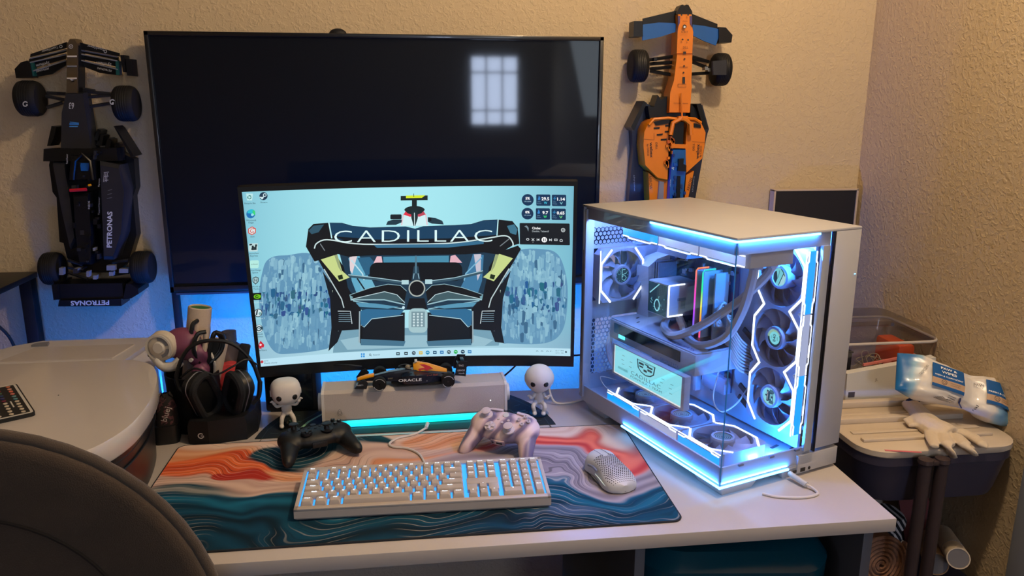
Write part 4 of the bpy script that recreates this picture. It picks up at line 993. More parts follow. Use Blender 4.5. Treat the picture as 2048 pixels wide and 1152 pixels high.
# ---- die-cast racing car on the sound bar (nose towards -x)
rc = thing('model_race_car', 'small dark navy racing car with a yellow and red engine cover on the sound bar', 'toy car', (-.018, 1.637, DZ + .0885), R(1.5))
m_navy = mat('navy_paint', rgb(14, 20, 38), .25, noise=.08, coat=.5); m_yel = mat('yellow_paint', rgb(236, 160, 24), .3, noise=.05); m_redp = mat('red_paint', rgb(196, 28, 40), .3, noise=.05)
def sec(x, w, z0, z1, wt=None):
    wt = wt or w * .6; return [(x, -w, z0), (x, w, z0), (x, w, z0 + (z1 - z0) * .55), (x, wt, z1), (x, -wt, z1), (x, -w, z0 + (z1 - z0) * .55)]
obj('chassis', MB().loft([sec(-.112, .006, .012, .017), sec(-.085, .008, .012, .022), sec(-.05, .010, .010, .030), sec(-.02, .013, .008, .034), sec(.0, .014, .008, .034), sec(.04, .012, .008, .030), sec(.095, .006, .012, .020)]), m_navy, rc)
obj('floor_tray', MB().loft([sec(-.045, .012, .005, .008), sec(-.03, .032, .005, .008), sec(.05, .034, .005, .008), sec(.088, .02, .005, .008)]), m_black, rc)
for s in (-1, 1): obj('side_pod', MB().loft([[(x, s * y0, z) for y0, z in ((.012, .008), (yo, .008), (yo, zt), (.012, zt + .003))] for x, yo, zt in ((-.022, .026, .024), (-.01, .031, .028), (.02, .030, .027), (.06, .020, .02), (.082, .014, .014))]), m_navy, rc)
obj('engine_cover', MB().loft([sec(.004, .007, .030, .046, .004), sec(.014, .009, .028, .049, .004), sec(.035, .008, .026, .045, .003), sec(.06, .006, .022, .036, .002), sec(.078, .004, .018, .029, .001)]), m_yel, rc, label='yellow engine cover with a red emblem')
obj('nose_tip', MB().loft([sec(-.118, .006, .013, .018), sec(-.10, .007, .0175, .0235), sec(-.082, .0085, .022, .0262)]), m_yel, rc)
obj('airbox_camera', MB().box((.01, 0, .0515), (.006, .014, .003), bev=.001), m_white, rc)
obj('halo', MB().tube([(.0, -.012, .036), (-.014, -.012, .040), (-.028, 0, .040), (-.014, .012, .040), (.0, .012, .036)], .0014, 6, 4), m_black, rc)
obj('helmet', MB().ell((-.008, 0, .037), (.006, .005, .006), 12), mat('helmet_silver', rgb(130, 120, 100), .3, noise=.2), rc)
fw = obj('front_wing', MB().box((-.11, 0, .008), (.022, .07, .0025), bev=.0008).box((-.104, 0, .0125), (.012, .07, .0018), rot=M.Rotation(-.3, 3, 'Y')), m_navy, rc)
for s in (-1, 1): obj('end_plate', MB().prism([(-.124, .006), (-.098, .004), (-.094, .018), (-.102, .026), (-.112, .022)], s * .035, s * .0365, 'y'), m_black, fw)
rw = obj('rear_wing', MB().box((.107, 0, .043), (.014, .046, .0025), bev=.0008).box((.112, 0, .050), (.008, .046, .002), bev=.0008), m_navy, rc)
for s in (-1, 1): obj('end_plate', MB().prism([(.094, .022), (.118, .018), (.122, .053), (.104, .054), (.098, .044)], s * .023, s * .0246, 'y'), m_black, rw)
def small_wheel(x, y, r, w_):
    t = obj('wheel', MB().lathe([(r * .62, -w_ / 2), (r * .94, -w_ / 2), (r, -w_ * .35), (r, w_ * .35), (r * .94, w_ / 2), (r * .62, w_ / 2)], 26, (x, y, r), 'y'), m_rubber, rc)
    obj('rim', MB().cyl((x, y - w_ * .42, r), (x, y + w_ * .42, r), r * .64, n=20), m_steel, t); obj('hub', MB().cyl((x, y - w_ * .5, r), (x, y + w_ * .5, r), r * .16, n=12), m_black, t)
    s_ = 1 if y > 0 else -1
    for a0 in (20, 200): obj('tyre_mark', MB().lathe([(r * .80, s_ * w_ * .51), (r * .88, s_ * w_ * .51)], 14, (x, y, r), 'y', a0, a0 + 110), mat('tyre_print', rgb(180, 184, 188), .5, noise=.05), t, 0)
for x, y in ((-.070, -.034), (-.070, .034), (.078, -.034), (.078, .034)):
    small_wheel(x, y, .0148, .017 if x < 0 else .021)
for x in (-.066, -.074, .07, .084): obj('suspension_arm', MB().tube([(x, -.03, .015), (x * .96, 0, .017), (x, .03, .015)], .0011, 5), m_black, rc)
a = Art(False); wt = c(226, 228, 232)
a.text('ORACLE', -.004, .0185, .0062, wt, .05, bold=.02); a.text('Red Bull', .045, .0245, .004, c(150, 60, 50), .024); a.text('BYBIT', -.046, .0245, .003, c(150, 140, 110), .011); a.text('Red Bull Racing', .042, .013, .0022, wt, .02)
a.build('lettering', lambda x, y, k: V((x, -.0313 - k - (.0005 if x < .02 else -.0105 * min(1, (x - .02) / .03)), y)), PRINT, rc)
a = Art(False); a.poly([(.010, .038), (.014, .0445), (.028, .0445), (.040, .040), (.048, .0335), (.040, .034), (.034, .030), (.028, .034), (.022, .0335), (.018, .030), (.015, .035)], c(190, 24, 36))
a.poly([(.012, .038), (.009, .041), (.014, .0405)], c(190, 24, 36))
a.build('bull_emblem', lambda x, y, k: V((x, -.0093 + (y - .034) * .32 - k, y)), PRINT, rc)
a = Art(False); a.text('Mobil 1', -.112, .0145, .004, wt, .014); a.build('lettering', lambda x, y, k: V((x, -.0372 - k, y)), PRINT, fw)
a = Art(False); a.text('TAG', .108, .044, .004, wt); a.text('ORACLE', .108, .033, .004, wt, .016); a.text('Honda', .109, .026, .003, wt, .012); a.build('lettering', lambda x, y, k: V((x, -.0252 - k, y)), PRINT, rw)

# ---- two plain blank bobble-head figurines on clear stands
m_fig = mat('matte_white_vinyl', rgb(216, 210, 204), .55, noise=.04, nscale=60, bump=.1, bscale=300); m_eye = mat('dark_eye', rgb(12, 14, 18), .3, noise=.1); m_clear = glass('clear_acrylic', (.86, .9, .93), .12, .04)
def figurine(label, loc, rz, boxy, arms, legs, headtilt=0):
    t = thing('figurine', label, 'figurine', loc, rz)
    st = obj('stand', MB().cyl((0, .002, 0), (0, .002, .0025), .0225 if not boxy else .02, n=32), m_clear, t)
    obj('stand_post', MB().tube([(0, .004, .0025), (.0, .008, .016), (.0, .004, .034)], .0045, 10, 4), m_clear, st)
    bd = MB(); bd.ell((0, .002, .042), (.0115, .009, .015), 14); bd.ell((0, .004, .032), (.012, .010, .008), 14); bd.cyl((0, 0, .05), (0, 0, .062), .0055, n=12)
    for s in (-1, 1):
        bd.tube([(s * .009, 0, .052), arms[0][0] and (s * arms[0][0], arms[0][1], arms[0][2]), (s * arms[1][0], arms[1][1], arms[1][2])], .0042, 10, 5, r1=.0032)
        bd.tube([(s * .006, .003, .031), (s * legs[0][0], legs[0][1], legs[0][2]), (s * legs[1][0], legs[1][1], legs[1][2])], .0055, 10, 5, r1=.0046)
        bd.ell((s * legs[1][0], legs[1][1] - .004, legs[1][2] - .001), (.0055, .0085, .0042), 12)
        hx, hy, hz = s * arms[1][0], arms[1][1], arms[1][2]; bd.ell((hx, hy, hz), (.0042, .0042, .0048), 10)
        for k in range(4): bd.tube([(hx + s * .001 * k, hy - .001, hz + .002), (hx + s * (.002 + .0022 * k), hy - .004, hz + .0085 - .0016 * abs(k - 1))], .0013, 6)
        bd.tube([(hx - s * .003, hy, hz), (hx - s * .0065, hy - .003, hz + .004)], .0013, 6)
    blob(obj('body', bd, m_fig, t), .0011, 2)
    hd = MB()
    if boxy:
        hd.ell((0, 0, 0), (.032, .029, .0285), 24)
        for v in hd.bm.verts:
            p = v.co; q = [math.copysign(abs(w_ / r_) ** .72 * r_, w_) for w_, r_ in zip(p, (.032, .029, .0285))]
            q[0] *= 1 - .14 * max(0, -q[2] / .0285); v.co = q
    else:
        hd.ell((0, 0, 0), (.034, .0315, .033), 28)
        for v in hd.bm.verts: v.co.x *= 1 - .16 * max(0, -v.co.z / .033) ** 1.4; v.co.y *= 1 - .15 * max(0, -v.co.z / .033)
    h = obj('head', hd, m_fig, t, 60); h.location = (0, -.002, .083 if boxy else .088); h.rotation_euler = (headtilt, 0, 0)
    for s in (-1, 1):
        e = MB(); e.ell((0, 0, 0), (.0058, .0022, .0062), 16); o = obj('eye', e, m_eye, h)
        o.location = (s * .0165, -.0262, -.0065) if boxy else (s * .0145, -.0268, -.006); o.rotation_euler = (0, 0, s * .3)
    for s in (-1, 1): obj('ear', MB().cyl((s * .0285, 0, -.002), (s * .0325, 0, -.002), .007, n=18), m_fig, h)
    return t
figurine('plain white figurine with a boxy head, left of the sound bar', (-.291, 1.632, DZ + .0015), R(14), True, ((.020, -.003, .050), (.026, -.008, .060)), ((.012, -.008, .022), (.014, -.010, .008)))
figurine('plain white figurine with a round head, right of the sound bar', (.268, 1.632, DZ + .0015), R(-8), False, ((.016, -.004, .042), (.019, -.012, .046)), ((.013, -.014, .026), (.010, -.012, .010)), -.05)

# ---- game controllers
def controller(label, mtl, loc, rot, cat='game controller', dark=True):
    t = thing('game_controller', label, cat, loc, rot=rot)
    b = MB()
    b.ell((0, .004, .0), (.060, .036, .019), 24); b.ell((0, .022, -.002), (.054, .024, .015), 20)
    for s in (-1, 1):
        b.ell((s * .044, .008, -.001), (.032, .034, .020), 20)
        b.loft([[(s * (x + rx * cos(q)), y, z + rz * sin(q)) for q in [2 * pi * k / 14 for k in range(14)]] for x, y, z, rx, rz in ((.048, .018, -.002, .020, .016), (.054, -.008, -.006, .020, .0175), (.061, -.036, -.012, .0165, .0155), (.067, -.056, -.017, .0125, .0125), (.070, -.066, -.019, .006, .006))])
    blob(obj('shell', b, mtl, t, 180), .0022, 7)
    db = m_black if dark else mat('pale_buttons', rgb(206, 190, 190), .4, noise=.1)
    def stick(x, y):
        o = obj('thumb_stick', MB().lathe([(.0125, .0), (.0125, .0025), (.006, .0035), (.005, .010), (.009, .012), (.0095, .0145), (.007, .0155), (0, .0145)], 20, (x, y, .016)), db, t)
    stick(-.040, .016); stick(.020, -.012)
    dp = MB(); dp.cyl((-.021, -.012, .014), (-.021, -.012, .0195), .0115, n=24); dp.box((-.021, -.012, .0205), (.020, .006, .004), bev=.001); dp.box((-.021, -.012, .0205), (.006, .020, .004), bev=.001); obj('direction_pad', dp, db, t)
    for k, (x, y) in enumerate(((0, -.0105), (.0105, 0), (-.0105, 0), (0, .0105))):
        o = obj('face_button', MB().cyl((.042 + x, .017 + y, .014), (.042 + x, .017 + y, .0215), .0048, .0042, 16), db, t)
        g = Art(False); g.text('AXBY'[k] if False else 'ABXY'[k], .042 + x, .017 + y, .005, c(170, 175, 180) if dark else c(50, 44, 66)); g.build('letter', lambda x, y, k: V((x, y, .0216 + k)), PRINT, o)
    for x, y in ((-.011, .010), (.011, .010), (0, .002)): obj('menu_button', MB().cyl((x, y, .015), (x, y, .0198), .0028, n=14), db, t)
    obj('home_button', MB().cyl((0, .024, .013), (0, .024, .0185), .0062, n=20), m_steel if dark else m_white, t)
    for s in (-1, 1):
        obj('bumper', MB().loft([[(s * x, y, z) for z in (.004, .010)] + [(s * x, y + .006, z) for z in (.009, .005)] for x, y in ((.016, .040), (.04, .038), (.062, .028))]), db, t)
        obj('trigger', MB().ell((s * .042, .038, -.006), (.016, .013, .011), 14), db, t)
    obj('front_port', MB().box((.0, -.0315, -.004), (.030, .004, .012), bev=.001), mtl, t); obj('headset_jack', MB().box((.004, -.0338, -.004), (.013, .001, .004)).cyl((-.010, -.0335, -.004), (-.010, -.0342, -.004), .0018, n=10), m_black, t)
    return t
m_ctrl = mat('controller_black', rgb(9, 10, 13), .5, noise=.12, bump=.15, bscale=1400)
def swirl():
    mt, nt, b_ = nodes('swirl_shell'); tc = nt.nodes.new('ShaderNodeTexCoord'); wv = nt.nodes.new('ShaderNodeTexWave'); wv.inputs['Scale'].default_value = 8; wv.inputs['Distortion'].default_value = 9; wv.inputs['Detail'].default_value = 2; wv.inputs['Detail Scale'].default_value = 1.2; cr = nt.nodes.new('ShaderNodeValToRGB')
    nt.links.new(tc.outputs['Object'], wv.inputs['Vector']); nt.links.new(wv.outputs['Fac'], cr.inputs[0]); e = cr.color_ramp.elements
    e[0].color = (*rgb(118, 104, 128), 1); e[0].position = .1; e[1].color = (*rgb(226, 198, 190), 1); e[1].position = .75; q = e.new(.4); q.color = (*rgb(190, 160, 166), 1)
    nt.links.new(cr.outputs[0], b_.inputs['Base Color']); b_.inputs['Roughness'].default_value = .42; return mt
controller('matte black game controller lying at the back of the desk pad', m_ctrl, (-.212, 1.492, DZ + PT + .0315), (R(-2), R(0), R(20)))
controller('pale pink and violet swirled game controller with its port facing out', swirl(), (.166, 1.458, DZ + PT + .043), (R(25), R(1), R(-30)), dark=False)

# ---- keyboard
kb = thing('keyboard', 'full size white keyboard with blue backlight on the desk pad', 'keyboard', (.0025, 1.216, DZ + PT), R(-.7))
KA = R(4.6)
m_key = mat('keycap_white', rgb(186, 174, 166), .45, noise=.03, nscale=30); m_case = mat('keyboard_case', rgb(188, 178, 172), .42, noise=.03, nscale=20)
kt = M.Translation((0, 0, .0185)) @ M.Rotation(KA, 4, 'X')
KW, KD = .441, .134
cs = MB(); cs.loft([[(x, y, z) for x, y, z in ((-KW / 2 + .004, .004, .001), (KW / 2 - .004, .004, .001), (KW / 2 - .004, KD - .004, .003), (-KW / 2 + .004, KD - .004, .003))], [(-KW / 2, 0, .0055), (KW / 2, 0, .0055), (KW / 2, KD, .008), (-KW / 2, KD, .008)], [kt @ V((x, y, 0)) for x, y in ((-KW / 2, 0), (KW / 2, 0), (KW / 2, KD), (-KW / 2, KD))]])
obj('case', cs, m_case, kb, 20)
fb = MB()
for x0, x1, y0, y1 in ((-KW / 2, KW / 2, 0, .010), (-KW / 2, KW / 2, KD - .010, KD), (-KW / 2, -KW / 2 + .0065, 0, KD), (KW / 2 - .0065, KW / 2, 0, KD)): fb.box(((x0 + x1) / 2, (y0 + y1) / 2, .0022), (x1 - x0, y1 - y0, .0044), bev=.0006)
U = .01905; X0 = -KW / 2 + .0085; ks = (KD - .021) / (6 * U); kx = (KW - .017) / 22.5; KY = KD - .0115 - U / 2 - .0005
def infill(x0, x1, r0, r1):
    ya, yb = KY - (r0 - .5) * U * ks, KY - (r1 - .5) * U * ks; fb.box((X0 + (x0 + x1) / 2 * kx, (ya + yb) / 2, .004), ((x1 - x0) * kx, abs(yb - ya), .008), bev=.0005)
for q in ((15.25, 18.25, 3, 4), (15.25, 16.2, 4, 5), (17.3, 18.25, 4, 5), (1.1, 1.9, 0, 1), (6.05, 6.45, 0, 1), (10.55, 10.95, 0, 1)): infill(*q)
fb.xf(kt); obj('rim', fb, m_case, kb)
U = .01905; X0 = -KW / 2 + .0085
def key_glow():
    mt, nt, b_ = nodes('key_backlight'); b_.inputs['Base Color'].default_value = (.05, .08, .14, 1); b_.inputs['Emission Color'].default_value = (.02, .30, 1, 1); b_.inputs['Emission Strength'].default_value = 1.7; return mt
obj('backlight_plate', MB().box((0, KD / 2, .0006), (KW - .012, KD - .018, .0006)).xf(kt), key_glow(), kb)
rows = [[1, -1, 1, 1, 1, 1, -.5, 1, 1, 1, 1, -.5, 1, 1, 1, 1], [1] * 13 + [2], [1.5] + [1] * 12 + [1.5], [1.75] + [1] * 11 + [2.25], [2.25] + [1] * 10 + [2.75], [1.25] * 3 + [6.25] + [1.25] * 4]
keys = []
for r, row in enumerate(rows):
    x = 0
    for k in row:
        if k > 0: keys.append((x, r, k, 1))
        x += abs(k)
for r in range(3):
    for k in range(3): keys.append((15.25 + k, r, 1, 1))
keys.append((16.25, 4, 1, 1)); keys += [(15.25 + k, 5, 1, 1) for k in range(3)]
for k in range(4): keys.append((18.5 + k, 0, 1, 1)); keys.append((18.5 + k, 1, 1, 1))
for r in (2, 3, 4):
    for k in range(3): keys.append((18.5 + k, r, 1, 1))
keys += [(21.5, 2, 1, 2), (18.5, 5, 2, 1), (20.5, 5, 1, 1), (21.5, 4, 1, 2)]
KM = {}
def keycap(w_, h_):
    if (w_, h_) not in KM:
        b = MB(); wx, hy = w_ * U - .0030, h_ * U - .0018
        b.loft([[(x, y, .002) for x, y in rrect(0, 0, wx, hy, .001, 1)], [(x, y, .0065) for x, y in rrect(0, 0, wx - .0016, hy - .0016, .0012, 1)], [(x, y + .0006, .0098) for x, y in rrect(0, 0, wx - .0048, hy - .0052, .0016, 1)]])
        me = bpy.data.meshes.new('keycap'); finish(me, b.bm, 30); me.materials.append(m_key); KM[(w_, h_)] = me
    return KM[(w_, h_)]
lg = Art(False); names = iter(['Esc'] + ['F%d' % k for k in range(1, 13)] + list('`1234567890-=') + ['Back', 'Tab'] + list('QWERTYUIOP[]') + ['\\', 'Caps'] + list("ASDFGHJKL;'") + ['Enter', 'Shift'] + list('ZXCVBNM,./') + ['Shift', 'Ctrl', 'Win', 'Alt', '', 'Alt', 'Fn', 'Menu', 'Ctrl', 'PrtSc', 'ScrLk', 'Pause', 'Ins', 'Home', 'PgUp', 'Del', 'End', 'PgDn', '^', '<', 'v', '>', 'Mute', 'Num', 'Vol', '/', 'Vol', '*', 'Calc', '-'] + list('789456123+0.') + ['Ent'])
KY = KD - .0115 - U / 2 - .0005
kscale = (KD - .021) / (6 * U)
for x, r, w_, h_ in keys:
    px = X0 + (x + w_ / 2) * (KW - .017) / 22.5; py = KY - (r + (h_ - 1) / 2) * U * kscale
    o = bpy.data.objects.new('keycap', keycap(w_, h_)); COL.objects.link(o); o.parent = kb
    tilt = (3 - r) * -.012
    o.matrix_basis = kt @ M.Translation((px, py, .001 + .0006 * abs(r - 3) * .5)) @ M.Rotation(tilt, 4, 'X') @ M.Diagonal((1.0 * (KW - .017) / 22.5 / U, kscale, 1, 1))
    s_ = next(names, '')
    if s_: lg.text(s_, px, py + .0036, .0036 if len(s_) == 1 else .0028, c(240, 246, 255), min(.0095, .0026 * len(s_)) if len(s_) > 1 else None, bold=.035)
lg.build('key_legends', lambda x, y, k: kt @ V((x, y, .0123 + k)), colmat('lit_legend', True, s=1.6), kb)
for s in (-1, 1): obj('rear_foot', MB().box((s * .17, KD - .02, .0018), (.03, .015, .0036)), m_case, kb)

# ---- mouse (front towards +y)
ms = thing('computer_mouse', 'white honeycomb shell mouse on the desk pad near the tower', 'mouse', (.352, 1.306, DZ + PT), R(13))
def mz(t, s):
    """height and half width of the mouse shell at length t (0 rear .. 1 front), s across -1..1"""
    hw = (.0335 * (1 - .16 * sin(pi * min(1, max(0, (t - .25) / .6)))) * (1 - (abs(t - .5) * 2) ** 7) ** .5) if 0 < t < 1 else 0
    h = .040 * (sin(pi * min(1, .06 + t * .62) ** .86)) ** .7
    return hw, max(.012, h * (1 - .0 * t))
secs = []; NS = 22
for i in range(NS + 1):
    t = .004 + .992 * i / NS; hw, h = mz(t, 0); y = (t - .5) * .124
    q = []
    for k in range(25):
        a_ = pi * k / 24; x = cos(a_); s_ = sin(a_); q.append((math.copysign(abs(x) ** .62, x) * hw, y + .004 * s_ * (1 - t) * 0, .004 + (h - .004) * s_ ** .75))
    secs.append(q + [(-hw * .9, y, .0018), (hw * .9, y, .0018)])
obj('shell', MB().loft(secs), m_white, ms, 50)
obj('base_plate', MB().loft([[(x * .93, y * .97, .0005) for x, y in arc(0, 0, .033, 0, 345, 23, .062)], [(x * .97, y, .005) for x, y in arc(0, 0, .033, 0, 345, 23, .062)]]), m_pcgrey, ms)
hb = MB(); nh = 0
for i in range(-9, 10):
    for j in range(-7, 22):
        x = (i + (.5 if j % 2 else 0)) * .0042; y = -.052 + j * .0036 + .012
        t = y / .124 + .5
        if not .06 < t < .70: continue
        hw, h = mz(t, 0)
        if abs(x) > hw * .86 or (t > .62 and abs(x) < .006): continue
        def pz(x, y):
            t = y / .124 + .5; hw, h = mz(t, 0); xx = min(.999, abs(x) / hw); ct = xx ** (1 / .62); return .004 + (h - .004) * (max(0, 1 - ct * ct) ** .5) ** .75
        r = .00155 * (1 - .45 * max(0, (.2 - t) / .14)) * (1 - .4 * max(0, abs(x) / hw - .6) / .3)
        hb.poly([(x + r * cos(R(60 * k)), y + r * sin(R(60 * k)), pz(x + r * cos(R(60 * k)), y + r * sin(R(60 * k))) + .00022) for k in range(6)])
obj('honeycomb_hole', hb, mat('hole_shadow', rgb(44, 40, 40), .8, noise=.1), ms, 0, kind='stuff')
obj('scroll_wheel', MB().cyl((-.0035, .040, .027), (.0035, .040, .027), .0085, n=22), m_black, ms)
for s in (-1, 1): obj('button_seam', MB().tube([(s * .0075, .008 + .012, mz(.66, 0)[1] + .0002), (s * .0072, .035, mz(.782, 0)[1] + .0002), (s * .007, .056, mz(.95, 0)[1] + .0001)], .0005, 5, 4), m_pcgrey, ms)
obj('side_button', MB().tube([(-.0318, .028, .021), (-.0300, .012, .0235), (-.0306, -.006, .023)], .0024, 8, 5), m_pcgrey, ms)
obj('side_light', MB().tube([(-.0312, .0, .0155), (-.0328, -.02, .016), (-.0322, -.038, .013), (-.028, -.05, .009)], .0008, 6, 5), mat('light_pipe', rgb(210, 220, 200), .3, emit=(.8, .9, .8), es=.3), ms)

# ---- cables behind the sound bar and the monitor
def cable(name, label, pts, r, mt=m_cable_b):
    t = thing(name, label, 'cable', (0, 0, 0)); obj('cord', MB().tube(pts, r, 8, 6), mt, t); return t
cable('power_cable', 'black cable hanging from the monitor just right of the model race car', [(.05, 1.71, .90), (.075, 1.72, .86), (.10, 1.735, .815), (.135, 1.74, .765), (.16, 1.745, .744)], .0028)
cable('video_cable', 'black cable sloping from the model car up behind the monitor', [(.09, 1.70, .83), (.13, 1.705, .85), (.20, 1.71, .875), (.25, 1.72, .90)], .0022)
cable('video_cable', 'dark slanting cable between the race car and the round headed figurine', [(.13, 1.74, .743), (.17, 1.735, .775), (.23, 1.73, .83), (.27, 1.73, .885)], .0022)
cable('power_cable', 'dark cable drooping behind the round headed figurine to the tower', [(.28, 1.73, .89), (.32, 1.74, .86), (.37, 1.75, .84), (.42, 1.755, .845)], .0022)
cable('audio_cable', 'black cable arching over the black speaker left of the model race car', [(-.235, 1.70, .845), (-.20, 1.70, .855), (-.165, 1.69, .858), (-.13, 1.69, .853)], .0022)
cable('power_cable', 'black cable dropping from the monitor left of its stand neck', [(-.062, 1.71, .90), (-.055, 1.73, .85), (-.06, 1.75, .79), (-.07, 1.755, .743)], .0024)
cable('white_cable', 'white cable curling on the desk between round headed figurine and tower', [(.30, 1.70, .80), (.305, 1.69, .765), (.32, 1.685, .745), (.36, 1.69, .7435), (.40, 1.715, .7435), (.415, 1.73, .746)], .0026, m_cable_w)
# ================================================================ left side
# ---- printer
pr = thing('printer', 'white desktop printer with a rounded glossy lid on the left of the desk', 'printer', (-.70, 1.45, DZ))
m_lid = mat('printer_lid_white', rgb(206, 200, 198), .16, noise=.03, nscale=8, coat=.3); m_pbody = mat('printer_body', rgb(24, 26, 32), .35, noise=.1); m_pside = mat('printer_side_white', rgb(196, 194, 198), .4, noise=.03)
def lidcurve(g=0):
    p = [(-.33, .195), (-.20, .200), (.0, .203), (.085, .200)] + [(x - .0, y) for x, y in ((.115, .188), (.145, .162), (.168, .120), (.190, .055), (.205, -.02), (.212, -.09), (.210, -.17), (.185, -.245), (.13, -.30), (.04, -.325), (-.16, -.33), (-.26, -.32), (-.32, -.28), (-.345, -.2))]
    q = [V((x, y, 0)) for x, y in p]
    s = smooth_path(q, 4, True)
    return [(v.x * (1 - g), v.y * (1 - g)) for v in s]
lid = MB(); secs = [[(x, y, z) for x, y in lidcurve(g)] for g, z in ((.01, .124), (0, .128), (0, .158), (.008, .162))]
obj('lid', lid.loft(secs), m_lid, pr, 50)
body = MB(); body.loft([[(x, y, z) for x, y in lidcurve(g)] for g, z in ((.09, .002), (.08, .06), (.07, .10), (.04, .124))]); obj('body', body, m_pbody, pr, 50)
for z in (.085, .105): obj('body_groove', MB().tube([(x, y, z) for x, y in lidcurve(.068)], .0018, 6, closed=True), m_black, pr)
rearp = MB(); rearp.loft([[(-.30, .205, z), (-.17, .205, z), (.075, .205, z), (.088, .335, z), (.092, .375, z), (-.16, .375, z), (-.205, .345, z)] for z in (.004, .150, .158)])
obj('rear_housing', rearp, m_pside, pr, 30)
obj('paper_flap', MB().prism([(-.185, .222), (.045, .222), (.052, .262), (.060, .318), (-.150, .318)], .1575, .1605, 'z'), m_lid, pr)
obj('flap_hinge', MB().prism([(-.165, .330), (-.13, .330), (-.135, .350), (-.16, .345)], .1575, .163, 'z'), m_pcgrey, pr)
obj('side_shoulder', MB().loft([[(.078, .205, .02), (.135, .185, .02), (.13, .26, .02), (.10, .34, .02)], [(.078, .205, .150), (.120, .192, .120), (.118, .26, .125), (.094, .34, .150)]]), m_pside, pr)
obj('dust_speck', MB().ell((.03, .0, .1625), (.0012, .0012, .0005), 8), m_black, pr)
# ---- remote control on the printer lid
rmc = thing('remote_control', 'thin black remote with white rim and coloured buttons on the printer lid', 'remote', (0, 0, 0), 0)
_a, _b, _c = ATZ(70, 822, .909), ATZ(34, 768, .909), ATZ(0, 838, .909); _d = (_b - _a); rmc.rotation_euler = (0, 0, atan2(_d.y, _d.x) - pi / 2)
_x = V((_d.y, -_d.x, 0)).normalized(); _m = (_a + _b) / 2 - _x * .043; rmc.location = (_m.x, _m.y, DZ + .1622); RL = _d.length + .012
obj('case', MB().prism(rrect(0, 0, .086, RL, .008, 5), 0, .0065), m_black, rmc)
fr = MB(); o_ = rrect(0, 0, .081, RL - .005, .006, 4); i_ = rrect(0, 0, .073, RL - .013, .003, 4)
fr.skin([fr.ring([(x, y, z) for x, y in q]) for q, z in ((o_, .0066), (o_, .0072), (i_, .0072), (i_, .0066))], True, False, False, loop=True)
obj('white_rim', fr, m_white, rmc)
cols = [(200, 120, 90), (214, 150, 130), (210, 110, 90), (206, 120, 110), (110, 150, 160), (90, 140, 150)]; left = [(80, 110, 90), (40, 60, 110), (60, 60, 120), (120, 40, 70), (60, 110, 110), (170, 50, 80)]
for r in range(11):
    for k in range(4):
        q = cols[r % 6] if (k == 3 and r < 6) else left[(r + 2 * k) % 6] if r < 6 else (206, 194, 176)
        y = (RL / 2 - .015) * (1 - r / 5); x = -.027 + k * .018
        if r == 0 and k < 3: continue
        obj('button', MB().cyl((x, y, .0064), (x, y, .0078), .0036, n=12), mat('button_%d_%d_%d' % q, rgb(*q), .5, noise=.05), rmc)
obj('divider', MB().box((.018, -.025, .0069), (.0022, .034, .0008)), m_white, rmc)

# ---- black shelf unit at the left edge
sh_ = thing('shelf_unit', 'black metal frame shelf at the far left by the wall', 'shelf', (-1.15, 1.93, 0))
for x, y in ((-.17, -.115), (.17, -.115), (-.17, .115), (.17, .115)): obj('leg', MB().box((x, y, .50), (.03, .03, 1.0), bev=.002), m_black2, sh_)
obj('shelf_top', MB().box((0, 0, 1.006), (.38, .26, .014), bev=.002), m_black, sh_)
obj('rail', MB().box((0, -.115, .975), (.31, .022, .03), bev=.002), m_black2, sh_)
obj('shelf_board', MB().box((0, 0, .45), (.36, .25, .016), bev=.002), m_black, sh_)
cable('power_cable', 'black cable hanging beside the shelf unit leg at the left edge', [(-.955, 1.80, .99), (-.945, 1.80, .955), (-.93, 1.83, .90), (-.925, 1.845, .80), (-.93, 1.85, .55)], .0035)

# ---- black cup holder with tools in it
cup = thing('tool_cup', 'tall black cup behind the headset holding scissors and a tube', 'cup', (-.489, 1.660, DZ))
obj('cup_body', MB().lathe([(.046, 0), (.050, .004), (.056, .128), (.053, .128), (.047, .006), (0, .006)], 36), m_black2, cup)
def in_cup(x, y, z): return (-.489 + x, 1.66 + y, DZ + z)
tb = thing('fabric_tube', 'upright beige fabric tube with a green lined opening in the black cup', 'tube', in_cup(-.022, .026, .008), rot=(R(-3), R(9), 0))
m_canvas = mat('beige_canvas', rgb(196, 178, 158), .9, noise=.12, nscale=500, bump=.4, bscale=900)
obj('tube_wall', MB().lathe([(.0245, 0), (.0245, .255), (.0225, .257), (.0205, .255), (.0205, .10)], 32), m_canvas, tb)
obj('lining', MB().lathe([(.0203, .2535), (.0203, .12), (0, .12)], 28), mat('green_lining', rgb(38, 112, 64), .5, noise=.15), tb)
def shears(label, loc, rot):
    t = thing('scissors', label, 'scissors', loc, rot=rot)
    for s in (-1, 1):
        obj('blade', MB().prism([(s * .001, -.13), (s * .012, -.02), (s * .006, .01), (-s * .004, .01)], s * .0006, s * .0026, 'y'), m_steel, t)
        h_ = obj('handle', MB().tube([(s * .006, 0, .0), (s * .010, 0, .025), (s * .026, 0, .055), (s * .024, 0, .085), (s * .010, 0, .092), (s * .006, 0, .065), (s * .006, 0, .03)], .0052, 10, 6, closed=True), m_canvas if s < 0 else m_black, t)
        obj('handle_rim', MB().tube([(s * .011, -.004, .027), (s * .029, -.004, .055), (s * .027, -.004, .088), (s * .010, -.004, .096)], .0046, 8, 6), m_black, h_)
    obj('pivot', MB().cyl((0, -.004, -.004), (0, .004, -.004), .004, n=16), m_steel, t)
    return t
shears('large black and beige handled scissors behind, in the black cup', in_cup(.008, .014, .142), (R(4), R(6), R(70)))
shears('smaller black and beige handled scissors in front, in the black cup', in_cup(.026, -.016, .126), (R(4), R(13), R(30)))
